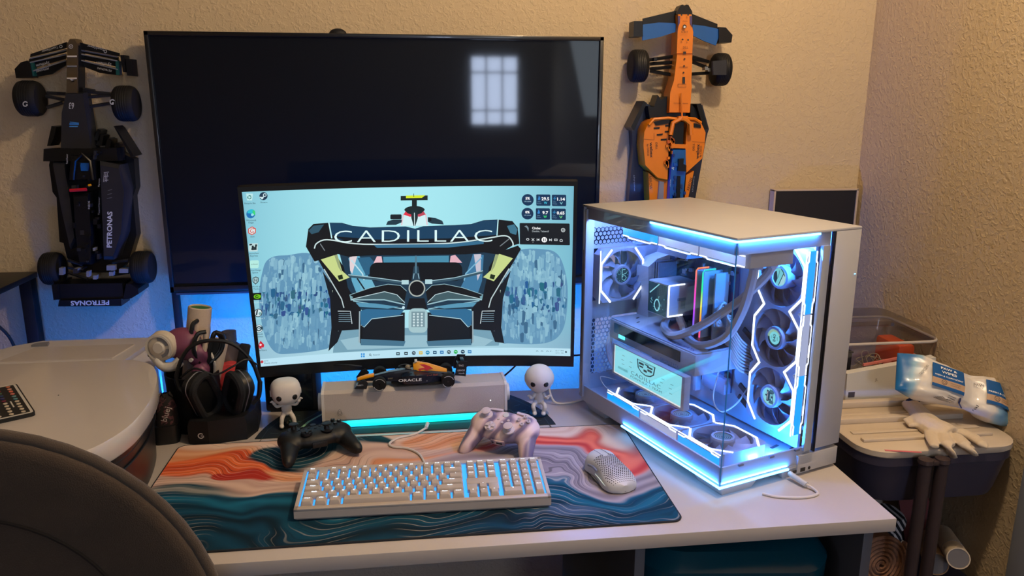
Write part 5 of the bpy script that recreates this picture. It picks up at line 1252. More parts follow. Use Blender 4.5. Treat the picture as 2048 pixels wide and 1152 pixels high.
s2 = thing('marker_tube', 'short slanted beige tube with a black band in the black cup', 'tube', in_cup(.014, .004, .012), rot=(R(-4), R(14), 0))
obj('tube_wall', MB().lathe([(.015, 0), (.019, .185), (.017, .185), (.013, .02), (0, .02)], 24), m_canvas, s2); obj('band', MB().box((-.004, -.0185, .11), (.016, .002, .15), rot=M.Rotation(.03, 3, 'X')), m_black, s2)
tw = thing('tweezers', 'thin bare metal tweezers at the left in the black cup', 'tweezers', in_cup(-.040, .0, .012), rot=(0, R(-7), 0))
for s in (-1, 1): obj('arm', MB().tube([(s * .001, 0, 0), (s * .004, 0, .08), (s * .003, 0, .168)], .0012, 6, 5), m_steel, tw)

# ---- respirator mask leaning on the cup, white ear piece below it
rs = thing('respirator_mask', 'mauve half mask respirator with a round cream filter hanging on the cup', 'mask', (-.524, 1.655, DZ + .190), R(-12))
m_mauve = mat('mauve_rubber', rgb(118, 62, 90), .5, noise=.1); m_cream = mat('cream_filter', rgb(206, 198, 184), .55, noise=.06)
b = MB(); b.ell((.02, .01, .0), (.042, .030, .036), 20); b.ell((.052, .006, -.022), (.024, .022, .026), 16); b.ell((.062, .004, -.052), (.016, .016, .018), 14); blob(obj('face_piece', b, m_mauve, rs, 180), .003, 5)
fl = obj('filter', MB().lathe([(.0, -.034), (.020, -.034), (.030, -.030), (.032, -.012), (.026, -.004)], 30, (-.010, .0, .004), 'y'), m_cream, rs)
g = MB(); g.lathe([(.024, -.0362), (.0285, -.0362), (.0285, -.034), (.024, -.034)], 24, (-.010, 0, .004), 'y', -40, 250); obj('filter_grille', g, m_white, fl)
obj('filter_knob', MB().lathe([(0, -.038), (.011, -.038), (.013, -.034)], 20, (-.010, 0, .004), 'y'), m_white, fl)
obj('filter_slot', MB().lathe([(.0155, -.0346), (.0225, -.0346)], 14, (-.010, 0, .004), 'y', 15, 95), m_pcgrey, fl, 0); obj('filter_slot', MB().lathe([(.0155, -.0346), (.0225, -.0346)], 14, (-.010, 0, .004), 'y', -75, -5), m_pcgrey, fl, 0)
obj('valve', MB().ell((.060, -.008, -.062), (.018, .012, .024), 16), mat('mauve_light', rgb(126, 72, 104), .45, noise=.08), rs)
obj('stud', MB().cyl((.050, -.016, -.026), (.050, -.022, -.026), .004, n=14), m_white, rs)
obj('strap', MB().tube([(.05, .0, .02), (.07, .01, .0), (.085, .012, -.04), (.08, .012, -.08)], .003, 6, 5), m_cream, rs)
fc = obj('filter_cover', MB().tube([(-.036, -.020, -.012), (-.024, -.026, -.022), (-.008, -.026, -.040), (.012, -.022, -.040), (.024, -.014, -.030)], .009, 14, 6, r1=.011), m_white, rs)
obj('cover_hole', MB().cyl((-.034, -.030, -.014), (-.034, -.034, -.014), .0022, n=10), m_black, fc)

# ---- headset stand box with the headset on it
hx = thing('headset_box', 'black faceted stand box with a small white G emblem under the headset', 'box', (-.425, 1.630, DZ), R(5))
b = MB(); bx = lambda k, z: [(-.062 * k, -.062, z), (-.02, -.072, z), (.055 * k, -.060, z), (.074 * k, -.02, z), (.072 * k, .06, z), (-.062 * k, .06, z)]
b.loft([bx(.97, 0), bx(1, .006), bx(1.0, .040), bx(.93, .052)]); obj('box_body', b, m_black2, hx, 20)
a = Art(False); a.ring(0, 0, .0052, .0021, c(200, 200, 205), 40, 330); a.line([(0, 0), (.0055, 0), (.0055, -.003)], .002, c(200, 200, 205))
a.build('emblem', lambda x, y, k: V((-.036 + x, -.0689 - (x) * .22 - k, .020 + y)), PRINT, hx)
hd = thing('headset', 'black gaming headset with a thin band resting on the stand box', 'headset', (-.425, 1.612, DZ + .050), R(6))
def earcup(s, x, tilt):
    b = MB(); prof2 = rrect(0, 0, .060, .108, .026, 7)
    b.loft([[(px * k, y, pz * k) for px, pz in prof2] for k, y in ((.86, -.017), (1, -.012), (1, .006), (.9, .012))])
    o = obj('ear_cup', b, m_black, hd, 40); o.location = (x, -.012, .048); o.rotation_euler = (R(6), R(tilt), R(-52 * s))
    p2 = obj('ear_pad', MB().tube([(px * .9, -.018, pz * .92) for px, pz in prof2], .008, 8, closed=True), mat('ear_foam', rgb(18, 20, 26), .85, noise=.2, bump=.3, bscale=700), o)
    obj('cup_seam', MB().tube([(px * 1.005, -.003, pz * 1.005) for px, pz in prof2], .0012, 5, closed=True), m_pcgrey, o)
    return o
earcup(-1, -.036, -26); e2 = earcup(1, .046, 34)
obj('indicator', MB().cyl((.012, -.0235, -.005), (.012, -.026, -.005), .003, n=12), m_steel, e2)
obj('headband', MB().tube([(-.078, .0, .055), (-.080, .0, .09), (-.055, .0, .142), (-.015, .0, .160), (.035, .0, .150), (.070, .0, .110), (.085, .0, .060)], .0042, 10, 7), m_black, hd)
obj('yoke', MB().tube([(-.078, .0, .06), (-.062, -.004, .04), (-.05, -.006, .03)], .005, 8, 4), m_black, hd); 
yk = obj('slider', MB().box((.052, .004, .110), (.022, .014, .075), rot=M.Rotation(.25, 3, 'Y'), bev=.004), m_black2, hd); obj('yoke', MB().tube([(.085, 0, .062), (.08, -.004, .03), (.066, -.008, .015)], .005, 8, 4), m_black, hd)
obj('cord', MB().tube([(-.072, -.004, .085), (-.04, -.02, .108), (.0, -.028, .094), (.035, -.026, .108), (.062, -.014, .118), (.082, .0, .10)], .0022, 8, 6), m_cable_b, hd)
obj('white_dot', MB().ell((.066, -.006, .088), (.0016, .0016, .0016), 8), m_white, hd)
# things between the cup and the monitor
pkb = thing('plastic_clamp', 'coral red plastic clamp standing between black cup and headset', 'clamp', (AT(462, 780, 1.70).x, 1.70, DZ))
m_coral = mat('coral_plastic', rgb(206, 70, 76), .5, noise=.12)
b = MB(); b.loft([[(x, y, z) for x, y in rrect(0, 0, w_, .03, .008, 3)] for w_, z in ((.05, 0), (.054, .05), (.05, .075))]); obj('clamp_body', b, m_coral, pkb); b = MB(); b.loft([[(x + .002, y, z) for x, y in rrect(0, 0, w_, .028, .008, 3)] for w_, z in ((.046, .076), (.056, .10), (.048, .125), (.02, .13))]); obj('clamp_jaw', b, m_coral, pkb)
gb = thing('grey_bottle', 'grey brown rounded bottle behind the coral clamp', 'bottle', (AT(462, 715, 1.752).x, 1.752, DZ))
obj('bottle_body', MB().lathe([(.030, 0), (.034, .01), (.034, .13), (.022, .155), (.014, .162), (.014, .18), (0, .18)], 28), mat('taupe_plastic', rgb(110, 98, 98), .45, noise=.06), gb); obj('cap', MB().lathe([(.016, .165), (.016, .188), (0, .190)], 20), m_pcgrey, gb)
cp = thing('small_bag', 'small dark camouflage cloth pouch with pale lettering beside the printer', 'pouch', (-.532, 1.592, DZ), R(10))
def camo():
    mt, nt, b_ = nodes('camo_cloth'); tc = nt.nodes.new('ShaderNodeTexCoord'); n = nt.nodes.new('ShaderNodeTexNoise'); n.inputs['Scale'].default_value = 70; n.inputs['Detail'].default_value = 2; cr = nt.nodes.new('ShaderNodeValToRGB')
    nt.links.new(tc.outputs['Object'], n.inputs['Vector']); nt.links.new(n.outputs['Fac'], cr.inputs[0]); cr.color_ramp.interpolation = 'CONSTANT'; e = cr.color_ramp.elements
    e[0].color = (*rgb(20, 16, 18), 1); e[1].color = (*rgb(84, 48, 54), 1); e[1].position = .52; q = e.new(.6); q.color = (*rgb(44, 24, 30), 1)
    nt.links.new(cr.outputs[0], b_.inputs['Base Color']); b_.inputs['Roughness'].default_value = .85; return mt
b = MB(); b.loft([[(x + .004 * sin(20 * z), y, z) for x, y in rrect(0, 0, w_, d_, .014, 4)] for w_, d_, z in ((.036, .038, .001), (.042, .042, .02), (.044, .044, .045), (.040, .038, .07), (.030, .022, .095), (.018, .010, .105))])
obj('pouch_body', b, camo(), cp, 60); obj('pouch_base', MB().loft([[(x, y, z) for x, y in rrect(0, 0, .050, .050, .012, 4)] for z in (0, .040)]), m_black, cp)
a = Art(False); a.text('bluej', 0, 0, .012, c(190, 180, 178), .03, ang=70); a.build('lettering', lambda x, y, k: V((.004 + x, -.0228 - k + max(0, y) * .35, .066 + y)), PRINT, cp)
tg = thing('paper_tag', 'small folded white paper tag on the desk by the headset box', 'tag', (-.512, 1.640, DZ)); tg.location = ATZ(352, 850, DZ)
obj('tag_sheet', MB().prism([(-.012, 0), (0, .006), (.012, .001), (.012, .0016), (0, .0066), (-.012, .0006)], -.012, .012, 'y'), m_white, tg)
rt = thing('desk_speaker', 'black desk speaker with a smoky curved front behind the boxy headed figurine', 'speaker', (-.292, 1.745, DZ), R(-4))
obj('cabinet', MB().box((0, .0, .054), (.118, .06, .104), bev=.005), m_black2, rt); obj('front_panel', MB().box((-.002, -.031, .056), (.104, .004, .090), bev=.002), mat('smoky_gloss', rgb(16, 22, 30), .15, noise=.1), rt); obj('base', MB().box((0, 0, .003), (.10, .05, .006)), m_black, rt)

# ================================================================ office chair in the foreground
ch = thing('office_chair', 'dark brown fabric office chair back in the lower left foreground', 'chair', (-.472, .77, 0))
m_fab = mat('chair_fabric', rgb(58, 46, 37), .95, noise=.32, nscale=26, bump=.5, bscale=700, sheen=.25); m_fab2 = mat('chair_piping', rgb(66, 55, 47), .95, noise=.2, nscale=120, bump=.5, bscale=900, sheen=.3)
def sup(k, w_=.262, h_=.266, e=2.12, n=56):
    return [(math.copysign(abs(cos(q)) ** (2 / e), cos(q)) * w_ * k, .860 + math.copysign(abs(sin(q)) ** (2 / e), sin(q)) * h_ * k) for q in [2 * pi * i / n for i in range(n)]]
b = MB(); b.loft([[(x, y, z) for x, z in sup(k)] for k, y in ((.3, -.0180), (.6, -.0176), (.82, -.0166), (.92, -.0150), (.955, -.0125), (.965, -.008), (.965, .012), (.93, .022), (.6, .030))]); obj('backrest', b, m_fab, ch, 60)
obj('piping', MB().tube([(x, .0, z) for x, z in sup(.972)], .0068, 10, closed=True), m_fab2, ch, 60)
obj('seam', MB().tube([(x, -.0172, z) for x, z in sup(.66)], .0022, 6, closed=True), mat('seam_dark', rgb(30, 24, 20), .9, noise=.1), ch)
obj('seat', MB().loft([[(x, y + .27, z) for x, y in rrect(0, 0, w_, .46, .10, 6)] for w_, z in ((.46, .42), (.50, .44), (.50, .48), (.46, .50))]), m_fab, ch, 60)
obj('back_bracket', MB().box((0, .06, .55), (.06, .03, .24), bev=.004), m_black, ch); obj('gas_column', MB().cyl((0, .27, .07), (0, .27, .42), .028, n=20), m_black, ch)
for k in range(5):
    q = 2 * pi * k / 5 + .3; obj('base_arm', MB().tube([(0, .27, .10), (.14 * cos(q), .27 + .14 * sin(q), .085), (.28 * cos(q), .27 + .28 * sin(q), .06)], .018, 8, r1=.012), m_black, ch)
    obj('castor', MB().cyl((.28 * cos(q) - .02, .27 + .28 * sin(q), .028), (.28 * cos(q) + .02, .27 + .28 * sin(q), .028), .028, n=16), m_black, ch)

# ================================================================ brick-built racing cars on the wall
def P2(px, py, Y, o): v = AT(px, py, Y); return (v.x - o.x, v.z - o.z)
def wall_car(label, o, mainmat):
    t = thing('brick_race_car', label, 'model car', o); t['group'] = 'brick-built race cars hung on the wall'
    return t
class CarKit:
    """plates whose outline lies on a plane parallel to the wall; y0 near the viewer, y1 towards the wall"""
    def __init__(s, t, o): s.t, s.o = t, o
    def P(s, pts, Y): return [P2(x, y, Y, s.o) for x, y in pts]
    def plate(s, name, pts, Y0, Y1, mt, parent=None, label=None, bev=0):
        b = MB(); q = s.P(pts, Y0)
        if bev:
            cx = sum(p[0] for p in q) / len(q); cz = sum(p[1] for p in q) / len(q)
            sh = [(cx + (x - cx) * (1 - bev), cz + (z - cz) * (1 - bev)) for x, z in q]
            b.loft([[(x, Y0 - s.o.y, z) for x, z in sh], [(x, Y0 - s.o.y + .006, z) for x, z in q], [(x, Y1 - s.o.y, z) for x, z in q]])
        else: b.prism(q, Y0 - s.o.y, Y1 - s.o.y, 'y')
        return obj(name, b, mt, parent or s.t, 25, label=label)
    def bar(s, name, pts, Y, r, mt, parent=None): return obj(name, MB().tube([(x, (Y if not isinstance(Y, list) else Y[i]) - s.o.y, z) for i, (x, z) in enumerate(s.P(pts, Y if not isinstance(Y, list) else Y[0]))], r, 6), mt, parent or s.t)
    def wheel(s, px0, px1, py0, py1, Y, label=None):
        m_ = (py0 + py1) / 2; mx_ = (px0 + px1) / 2; (x0, _), (x1, _), (_, z0), (_, z1) = s.P([(px0, m_), (px1, m_), (mx_, py1), (mx_, py0)], Y)
        r = abs(z1 - z0) / 2; cx, cz = (x0 + x1) / 2, (z0 + z1) / 2; y = Y - s.o.y
        w_ = abs(x1 - x0) - 1.7 * r * abs(cx + s.o.x) / Y
        h = w_ / 2
        t = obj('wheel', MB().lathe([(r * .60, -h), (r * .84, -h), (r * .95, -h * .82), (r, -h * .5), (r, h * .5), (r * .95, h * .82), (r * .84, h), (r * .60, h)], 36, (cx, y, cz), 'x'), m_rubber, s.t, 40, label=label)
        obj('rim', MB().lathe([(0, -h * .62), (r * .3, -h * .7), (r * .62, -h * .9), (r * .62, h * .9), (r * .3, h * .7), (0, h * .62)], 28, (cx, y, cz), 'x'), m_black, t)
        obj('hub', MB().cyl((cx - h * .8, y, cz), (cx + h * .8, y, cz), r * .14, n=14), m_steel, t)
        for k in range(5): obj('tread', MB().lathe([(r * 1.002, -.0008), (r * 1.008, 0), (r * 1.002, .0008)], 36, (cx + (k - 2) * h * .22, y, cz), 'x'), m_black, t)
        return t
    def art(s, fn, Y, parent=None, name='lettering'):
        a = Art(True); fn(a); o = s.o
        q = a.build(name, lambda x, y, k: V((P2(x, y, Y, o)[0], Y - .0006 - k - o.y, P2(x, y, Y, o)[1])), PRINT, parent or s.t); q['kind'] = 'stuff'; return q
rs_ = random.Random(4)
# ---- black car
oB = V((AT(150, 345, 2.06).x, 2.069, AT(150, 345, 2.06).z))
tB = wall_car('black brick-built racing car hung nose up on the wall left of the television', oB, m_lblack); K = CarKit(tB, oB)
m_olive = mat('olive_brick', rgb(72, 60, 40), .4, noise=.15); m_tealb = mat('teal_brick', rgb(10, 74, 74), .35, noise=.1); m_greyb = mat('grey_brick', rgb(120, 122, 126), .4, noise=.08); m_darkg = mat('charcoal_brick', rgb(34, 36, 42), .32, noise=.12)
K.plate('floor', [(104, 300), (232, 300), (268, 318), (272, 375), (266, 393), (273, 470), (268, 487), (258, 520), (236, 545), (155, 545), (134, 515), (127, 486), (119, 484), (113, 395), (105, 384), (98, 330)], 2.035, 2.068, m_lblack)
K.plate('nose', [(134, 86), (138, 77), (150, 77), (155, 86), (155, 190), (132, 190)], 1.985, 2.02, m_olive, bev=.06)
for y in (111, 131, 155): K.plate('nose_band', [(134, y), (153, y), (153, y + 3), (134, y + 3)], 1.983, 1.986, m_greyb if y == 131 else m_cream)
K.plate('nose_side', [(152, 84), (158, 92), (158, 188), (153, 188)], 1.99, 2.025, m_lblack)
wl = K.plate('front_wing', [(133, 84), (61, 108), (60, 114), (132, 96)], 2.0, 2.006, m_lblack, label='left half of the front wing'); wr_ = K.plate('front_wing', [(157, 84), (238, 106), (238, 113), (158, 98)], 2.0, 2.006, m_lblack, label='right half of the front wing')
for j, (l, r) in enumerate((([(132, 98), (58, 118), (58, 124), (132, 104)], [(158, 99), (236, 114), (236, 120), (158, 105)]), ([(131, 107), (58, 124), (62, 137), (132, 117)], [(158, 107), (237, 120), (237, 134), (158, 117)]), ([(132, 120), (63, 141), (66, 155), (104, 148), (132, 130)], [(158, 119), (238, 137), (239, 151), (200, 146), (158, 130)]))):
    for pts, par in ((l, wl), (r, wr_)): K.plate('wing_flap', pts, 2.006 + .006 * j, 2.012 + .006 * j, m_lblack, par)
for l, par in (([(132, 100), (60, 117)], wl), ([(132, 109), (60, 125)], wl), ([(132, 121), (66, 142)], wl), ([(159, 100), (235, 114)], wr_), ([(159, 108), (235, 122)], wr_), ([(159, 120), (236, 139)], wr_)): K.bar('flap_edge', l, 2.004, .0016, m_greyb, par)
K.plate('flap_end', [(60, 123), (66, 124), (68, 152), (63, 152)], 2.003, 2.02, m_tealb, wl); K.plate('flap_end', [(231, 121), (238, 122), (239, 150), (232, 150)], 2.003, 2.02, m_tealb, wr_)
K.plate('end_plate', [(54, 121), (41, 125), (29, 138), (32, 156), (65, 155), (60, 128)], 2.0, 2.03, m_lblack, wl); K.plate('end_plate', [(240, 110), (248, 110), (251, 144), (246, 144)], 1.995, 2.03, m_lblack, wr_); K.plate('end_plate', [(251, 118), (263, 118), (266, 152), (254, 151)], 1.995, 2.03, m_lblack, wr_)
K.wheel(25, 96, 161, 233, 2.016, 'left front wheel'); K.wheel(222, 284, 171, 243, 2.016, 'right front wheel'); K.wheel(74, 137, 505, 569, 2.02, 'left rear wheel'); K.wheel(258, 315, 502, 566, 2.02, 'right rear wheel')
for q in ([(94, 186), (132, 188)], [(92, 192), (130, 200)], [(94, 215), (126, 205)], [(160, 182), (222, 188)], [(165, 195), (222, 190)], [(168, 215), (225, 206)], [(165, 178), (190, 182)], [(136, 520), (165, 530)], [(136, 545), (175, 558)], [(136, 535), (168, 540)], [(258, 520), (225, 525)], [(258, 545), (222, 550)]): K.bar('suspension_arm', q, 2.015, .0042, m_darkg)
K.plate('chassis', [(131, 185), (166, 185), (172, 225), (184, 300), (120, 300), (122, 225)], 1.985, 2.03, m_darkg, bev=.05)
K.plate('bargeboard', [(103, 252), (112, 254), (108, 275), (100, 292), (94, 292)], 2.0, 2.05, m_lblack); K.plate('bargeboard', [(227, 252), (232, 256), (268, 312), (262, 314)], 1.99, 2.05, m_lblack)
for x, y in ((200, 268), (216, 276), (232, 285), (195, 258)): K.plate('vane', [(x, y), (x + 7, y + 3), (x + 3, y + 24), (x - 8, y + 22)], 2.01, 2.05, m_lblack)
K.plate('cross_beam', [(85, 298), (235, 296), (238, 322), (84, 323)], 1.985, 2.03, m_lblack, bev=.03)
K.plate('side_pod', [(198, 322), (238, 330), (250, 380), (243, 470), (226, 520), (206, 520)], 1.975, 2.04, m_darkg, label='right side pod', bev=.08)
K.plate('side_pod', [(104, 324), (128, 326), (140, 395), (150, 480), (140, 500), (122, 420)], 1.985, 2.04, m_darkg, label='left side pod', bev=.08)
K.plate('cockpit', [(140, 310), (188, 312), (192, 360), (136, 362)], 1.975, 2.02, m_lblack, bev=.08); K.plate('cockpit_seat', [(160, 326), (178, 326), (176, 342), (162, 342)], 1.972, 1.976, m_blue)
K.bar('halo', [(146, 360), (150, 322), (164, 308), (180, 322), (186, 360)], 1.968, .0035, m_lblack)
K.bar('red_bar', [(140, 381), (173, 379)], 1.972, .0042, mat('red_brick', rgb(190, 24, 44), .35, noise=.08)); K.bar('yellow_pin', [(177, 371), (182, 370)], 1.972, .0028, m_yel)
K.plate('engine_cover', [(145, 388), (176, 386), (184, 470), (182, 530), (158, 530), (150, 470)], 1.975, 2.03, m_lblack, bev=.08)
for i in range(36):
    x, y = rs_.uniform(142, 196), rs_.uniform(300, 545); w_, h_ = rs_.uniform(3, 9), rs_.uniform(3, 12)
    K.plate('brick', [(x, y), (x + w_, y), (x + w_, y + h_), (x, y + h_)], 1.972 + rs_.uniform(-.004, .004), 1.99, (m_lblack, m_darkg, m_greyb)[rs_.choice((0, 0, 0, 1, 1, 2)) if y > 480 else rs_.choice((0, 0, 1))])
for x, y, w_, h_ in ((213, 531, 16, 10), (238, 538, 18, 8), (186, 551, 7, 8), (118, 536, 8, 14), (160, 535, 6, 4), (218, 544, 8, 8)): K.plate('gearbox_brick', [(x, y), (x + w_, y), (x + w_, y + h_), (x, y + h_)], 1.985, 2.0, m_greyb)
rwB = K.plate('rear_wing', [(106, 568), (246, 566), (250, 598), (110, 600)], 1.985, 2.04, m_lblack, bev=.03); K.plate('wing_flap', [(118, 601), (242, 598), (243, 612), (116, 613)], 1.98, 2.04, m_lblack, rwB)
K.plate('end_plate', [(103, 570), (116, 568), (119, 599), (107, 600)], 1.98, 2.06, m_lblack, rwB); K.plate('end_plate', [(252, 568), (262, 568), (276, 578), (277, 588), (262, 597), (246, 599)], 1.98, 2.06, m_lblack, rwB)
wt2 = c(176, 178, 180)
def art1(a):
    a.text('TeamViewer', 100, 99, 5, wt2, 34, ang=180 - 16); a.text('Synfium', 86, 129, 6, wt2, 27, ang=180 - 13); a.text('PETRONAS', 85, 140, 4, wt2, 26, ang=180 - 15)
    a.ring(122, 93, 2.6, 1, wt2)
K.art(art1, 2.0, wl)
def art2(a):
    a.text('TeamViewer', 192, 96, 5, wt2, 36, ang=180 + 13); a.text('Synfium', 208, 128, 6, wt2, 30, ang=180 + 8); a.text('PETRONAS', 209, 139, 4, wt2, 29, ang=180 + 11); a.ring(211, 103, 2.6, 1, wt2)
K.art(art2, 2.0, wr_)
def art3(a):
    a.ring(142, 93, 3.8, 1.1, wt2); a.line([(142, 93), (142, 96.5)], 1, wt2); a.line([(142, 93), (139, 91)], 1, wt2); a.line([(142, 93), (145, 91)], 1, wt2)
    a.poly([(138, 157), (150, 160), (143, 161), (147, 164)], wt2)
K.art(art3, 1.9825)
def art4(a):
    a.text('63', 143, 212, 13, wt2, 10, ang=185, bold=.01); a.line([(140, 244), (158, 246)], 1.2, c(60, 130, 190)); a.rect(139, 246, 158, 250, c(40, 110, 180)); a.rect(139, 252, 156, 254, c(60, 130, 190))
K.art(art4, 1.985)
def art5(a):
    a.text('PETRONAS', 219, 459, 10, c(196, 198, 200), 72, ang=-89, bold=.03)
    for k in range(3): a.line([(208 + k * .8, 345 + 8 * k), (218 - k * .6, 344 + 8 * k)], 1.2, wt2); a.line([(216 - k, 381 + 8 * k), (224, 379 + 8 * k)], 1, c(110, 112, 116))
    for k in range(3): a.line([(209 + k * 3, 346), (207 + k * 3, 364)], 1.0, wt2)
K.art(art5, 1.975)
def art6(a): a.text('TeamViewer', 198, 412, 4, c(120, 122, 126), 36, ang=-90); a.text('TeamViewer', 134, 318, 4, wt2, 20, ang=-90); a.text('INEOS', 178, 410, 4, wt2, 16, ang=-90); a.text('Epson', 198, 365, 3, wt2, 16, ang=-86)
K.art(art6, 1.968)
def art7(a): a.text('PETRONAS', 180, 606, 9, c(206, 206, 206), 77, ang=179, bold=.03)
K.art(art7, 1.98, rwB)
def art8(a): a.ring(51, 208, 4.5, 2.2, wt2, 60, 330); a.disc(54, 210, 2, wt2, n=10); a.ring(225, 204, 4.5, 2.2, wt2, 60, 330); a.disc(226, 206, 2, wt2, n=10)
K.art(art8, 1.972)
# ---- orange and blue car
oO = V((AT(1362, 215, 2.06).x, 2.069, AT(1362, 215, 2.06).z))
tO = wall_car('orange and blue brick-built racing car hung nose up on the wall right of the television', oO, m_orange); K = CarKit(tO, oO)
m_floor = mat('navy_floor_brick', rgb(18, 28, 52), .35, noise=.1)
K.plate('floor', [(1285, 203), (1310, 215), (1405, 210), (1418, 258), (1414, 270), (1408, 300), (1391, 395), (1388, 460), (1256, 460), (1258, 395), (1266, 300), (1264, 262)], 2.035, 2.068, m_floor)
K.plate('nose_tip', [(1352, 28), (1356, 20), (1362, 10), (1366, 9), (1369, 12), (1373, 9), (1377, 10), (1384, 22), (1385, 28), (1369, 32)], 1.995, 2.03, m_lblack)
K.plate('nose', [(1356, 28), (1383, 28), (1384, 50), (1387, 64), (1385, 108), (1353, 108), (1355, 62), (1357, 50)], 1.985, 2.03, m_orange, bev=.03)
K.plate('nose_sticker', [(1356, 32), (1360, 32), (1360, 46), (1357, 52)], 1.983, 1.986, mat('violet_sticker', rgb(70, 60, 110), .4, noise=.05)); K.plate('nose_sticker', [(1380, 32), (1384, 32), (1384, 54), (1380, 46)], 1.983, 1.986, mat('violet_sticker', rgb(70, 60, 110)))
K.plate('chassis', [(1354, 108), (1385, 108), (1383, 165), (1384, 172), (1380, 226), (1338, 226), (1340, 185), (1348, 160)], 1.98, 2.03, m_orange, bev=.02)
wl = K.plate('front_wing', [(1353, 21), (1286, 37), (1286, 50), (1353, 48)], 2.008, 2.014, m_lblack, label='left half of the front wing'); wr_ = K.plate('front_wing', [(1385, 28), (1435, 48), (1435, 57), (1385, 50)], 2.008, 2.014, m_lblack, label='right half of the front wing')
K.plate('blue_flap', [(1347, 46), (1318, 45), (1286, 49), (1285, 81), (1320, 74), (1351, 64), (1352, 48)], 2.0, 2.006, m_blue, wl); K.plate('blue_flap', [(1385, 49), (1410, 52), (1438, 58), (1440, 64), (1432, 91), (1408, 82), (1386, 71)], 2.0, 2.006, m_blue, wr_)
K.plate('end_plate', [(1268, 42), (1285, 42), (1286, 73), (1267, 73)], 1.995, 2.04, m_lblack, wl); K.plate('end_plate', [(1438, 54), (1452, 55), (1465, 70), (1463, 85), (1438, 86)], 1.995, 2.04, m_lblack, wr_)
K.wheel(1253, 1299, 99, 165, 2.018, 'left front wheel'); K.wheel(1416, 1465, 106, 172, 2.018, 'right front wheel')
K.plate('wheel_cover', [(1426, 122), (1453, 120), (1453, 150), (1427, 150)], 1.975, 1.985, m_darkg)
for q in ([(1298, 120), (1354, 112)], [(1300, 128), (1352, 124)], [(1300, 142), (1346, 150)], [(1300, 138), (1344, 134)], [(1385, 114), (1418, 124)], [(1385, 124), (1420, 138)], [(1384, 148), (1418, 146)], [(1385, 118), (1410, 122)]): K.bar('suspension_arm', q, 2.015, .0045, m_lblack)
for x, y in ((1410, 133), (1416, 136), (1308, 115)): K.plate('upright', [(x, y), (x + 6, y), (x + 6, y + 7), (x, y + 7)], 2.0, 2.02, m_greyb if x > 1400 else m_lblack)
K.plate('bargeboard', [(1288, 202), (1294, 206), (1268, 262), (1262, 254)], 1.98, 2.05, m_lblack); K.plate('bargeboard', [(1393, 208), (1402, 207), (1416, 258), (1408, 260)], 1.985, 2.05, m_lblack); K.plate('bargeboard', [(1308, 214), (1316, 190), (1322, 200), (1336, 192), (1337, 230), (1300, 240), (1296, 212)], 2.0, 2.05, m_lblack); K.plate('bargeboard', [(1382, 208), (1390, 216), (1400, 238), (1380, 238)], 2.0, 2.05, m_lblack)
K.plate('side_pod', [(1338, 240), (1308, 236), (1296, 246), (1288, 262), (1286, 292), (1290, 332), (1316, 358), (1336, 362), (1338, 300)], 1.975, 2.04, m_orange, label='left side pod', bev=.04); K.plate('side_pod', [(1374, 240), (1402, 242), (1412, 264), (1410, 290), (1405, 318), (1372, 348), (1370, 300)], 1.975, 2.04, m_orange, label='right side pod', bev=.04)
K.plate('rear_cover', [(1297, 345), (1312, 358), (1336, 362), (1337, 460), (1304, 460), (1299, 400)], 1.985, 2.04, m_orange, label='left rear cover'); K.plate('rear_cover', [(1372, 350), (1388, 342), (1376, 398), (1370, 460), (1366, 460)], 1.985, 2.04, m_orange, label='right rear cover')
K.bar('cockpit_rim', [(1298, 250), (1308, 238), (1336, 236), (1358, 238)], 1.972, .004, m_orange); K.bar('cockpit_rim', [(1402, 246), (1390, 238), (1366, 236)], 1.972, .004, m_orange)
K.bar('halo', [(1341, 270), (1346, 246), (1360, 238), (1362, 234)], 1.962, .0058, m_orange); K.bar('halo', [(1382, 270), (1381, 248), (1372, 240), (1364, 236)], 1.962, .0058, m_orange); K.bar('halo_stem', [(1363, 186), (1364, 236)], 1.968, .0022, m_orange); K.plate('halo_joint', [(1357, 233), (1376, 232), (1376, 240), (1357, 241)], 1.958, 1.97, m_orange)
K.plate('cockpit', [(1352, 244), (1368, 244), (1366, 290), (1342, 290), (1344, 272)], 1.972, 2.0, m_lblack); K.plate('head_rest', [(1343, 288), (1374, 289), (1373, 297), (1342, 296)], 1.964, 1.98, m_orange)
K.plate('engine_cover', [(1346, 298), (1372, 298), (1372, 340), (1366, 400), (1362, 460), (1336, 460), (1340, 360)], 1.965, 2.03, m_blue, bev=.03)
K.plate('fin', [(1358, 318), (1368, 317), (1367, 328), (1373, 331), (1372, 343), (1356, 342)], 1.955, 1.97, m_lblack); K.plate('fin', [(1355, 352), (1361, 352), (1360, 400), (1352, 400)], 1.96, 1.97, m_lblack)
K.plate('gear_strip', [(1319, 362), (1328, 364), (1327, 400), (1316, 400)], 1.978, 1.99, m_greyb)
for x, y in ((1331, 250), (1308, 255), (1330, 262), (1322, 278), (1314, 268)): K.plate('pod_gap', [(x, y), (x + 12, y - 1), (x + 11, y + 2.5), (x, y + 3)], 1.973, 1.976, m_lblack)
K.plate('radiator', [(1308, 244), (1332, 238), (1340, 240), (1338, 247), (1312, 251)], 1.972, 1.98, m_lblack); K.plate('radiator', [(1388, 246), (1402, 250), (1402, 256), (1388, 254)], 1.972, 1.98, m_lblack)
for i in range(22):
    x, y = rs_.uniform(1326, 1346), rs_.uniform(272, 330); K.plate('brick', [(x, y), (x + rs_.uniform(3, 6), y), (x + 4, y + rs_.uniform(4, 12)), (x, y + 6)], 1.968, 1.98, (m_orange, m_orange, mat('rust_brick', rgb(186, 84, 20), .35, noise=.1))[i % 3])
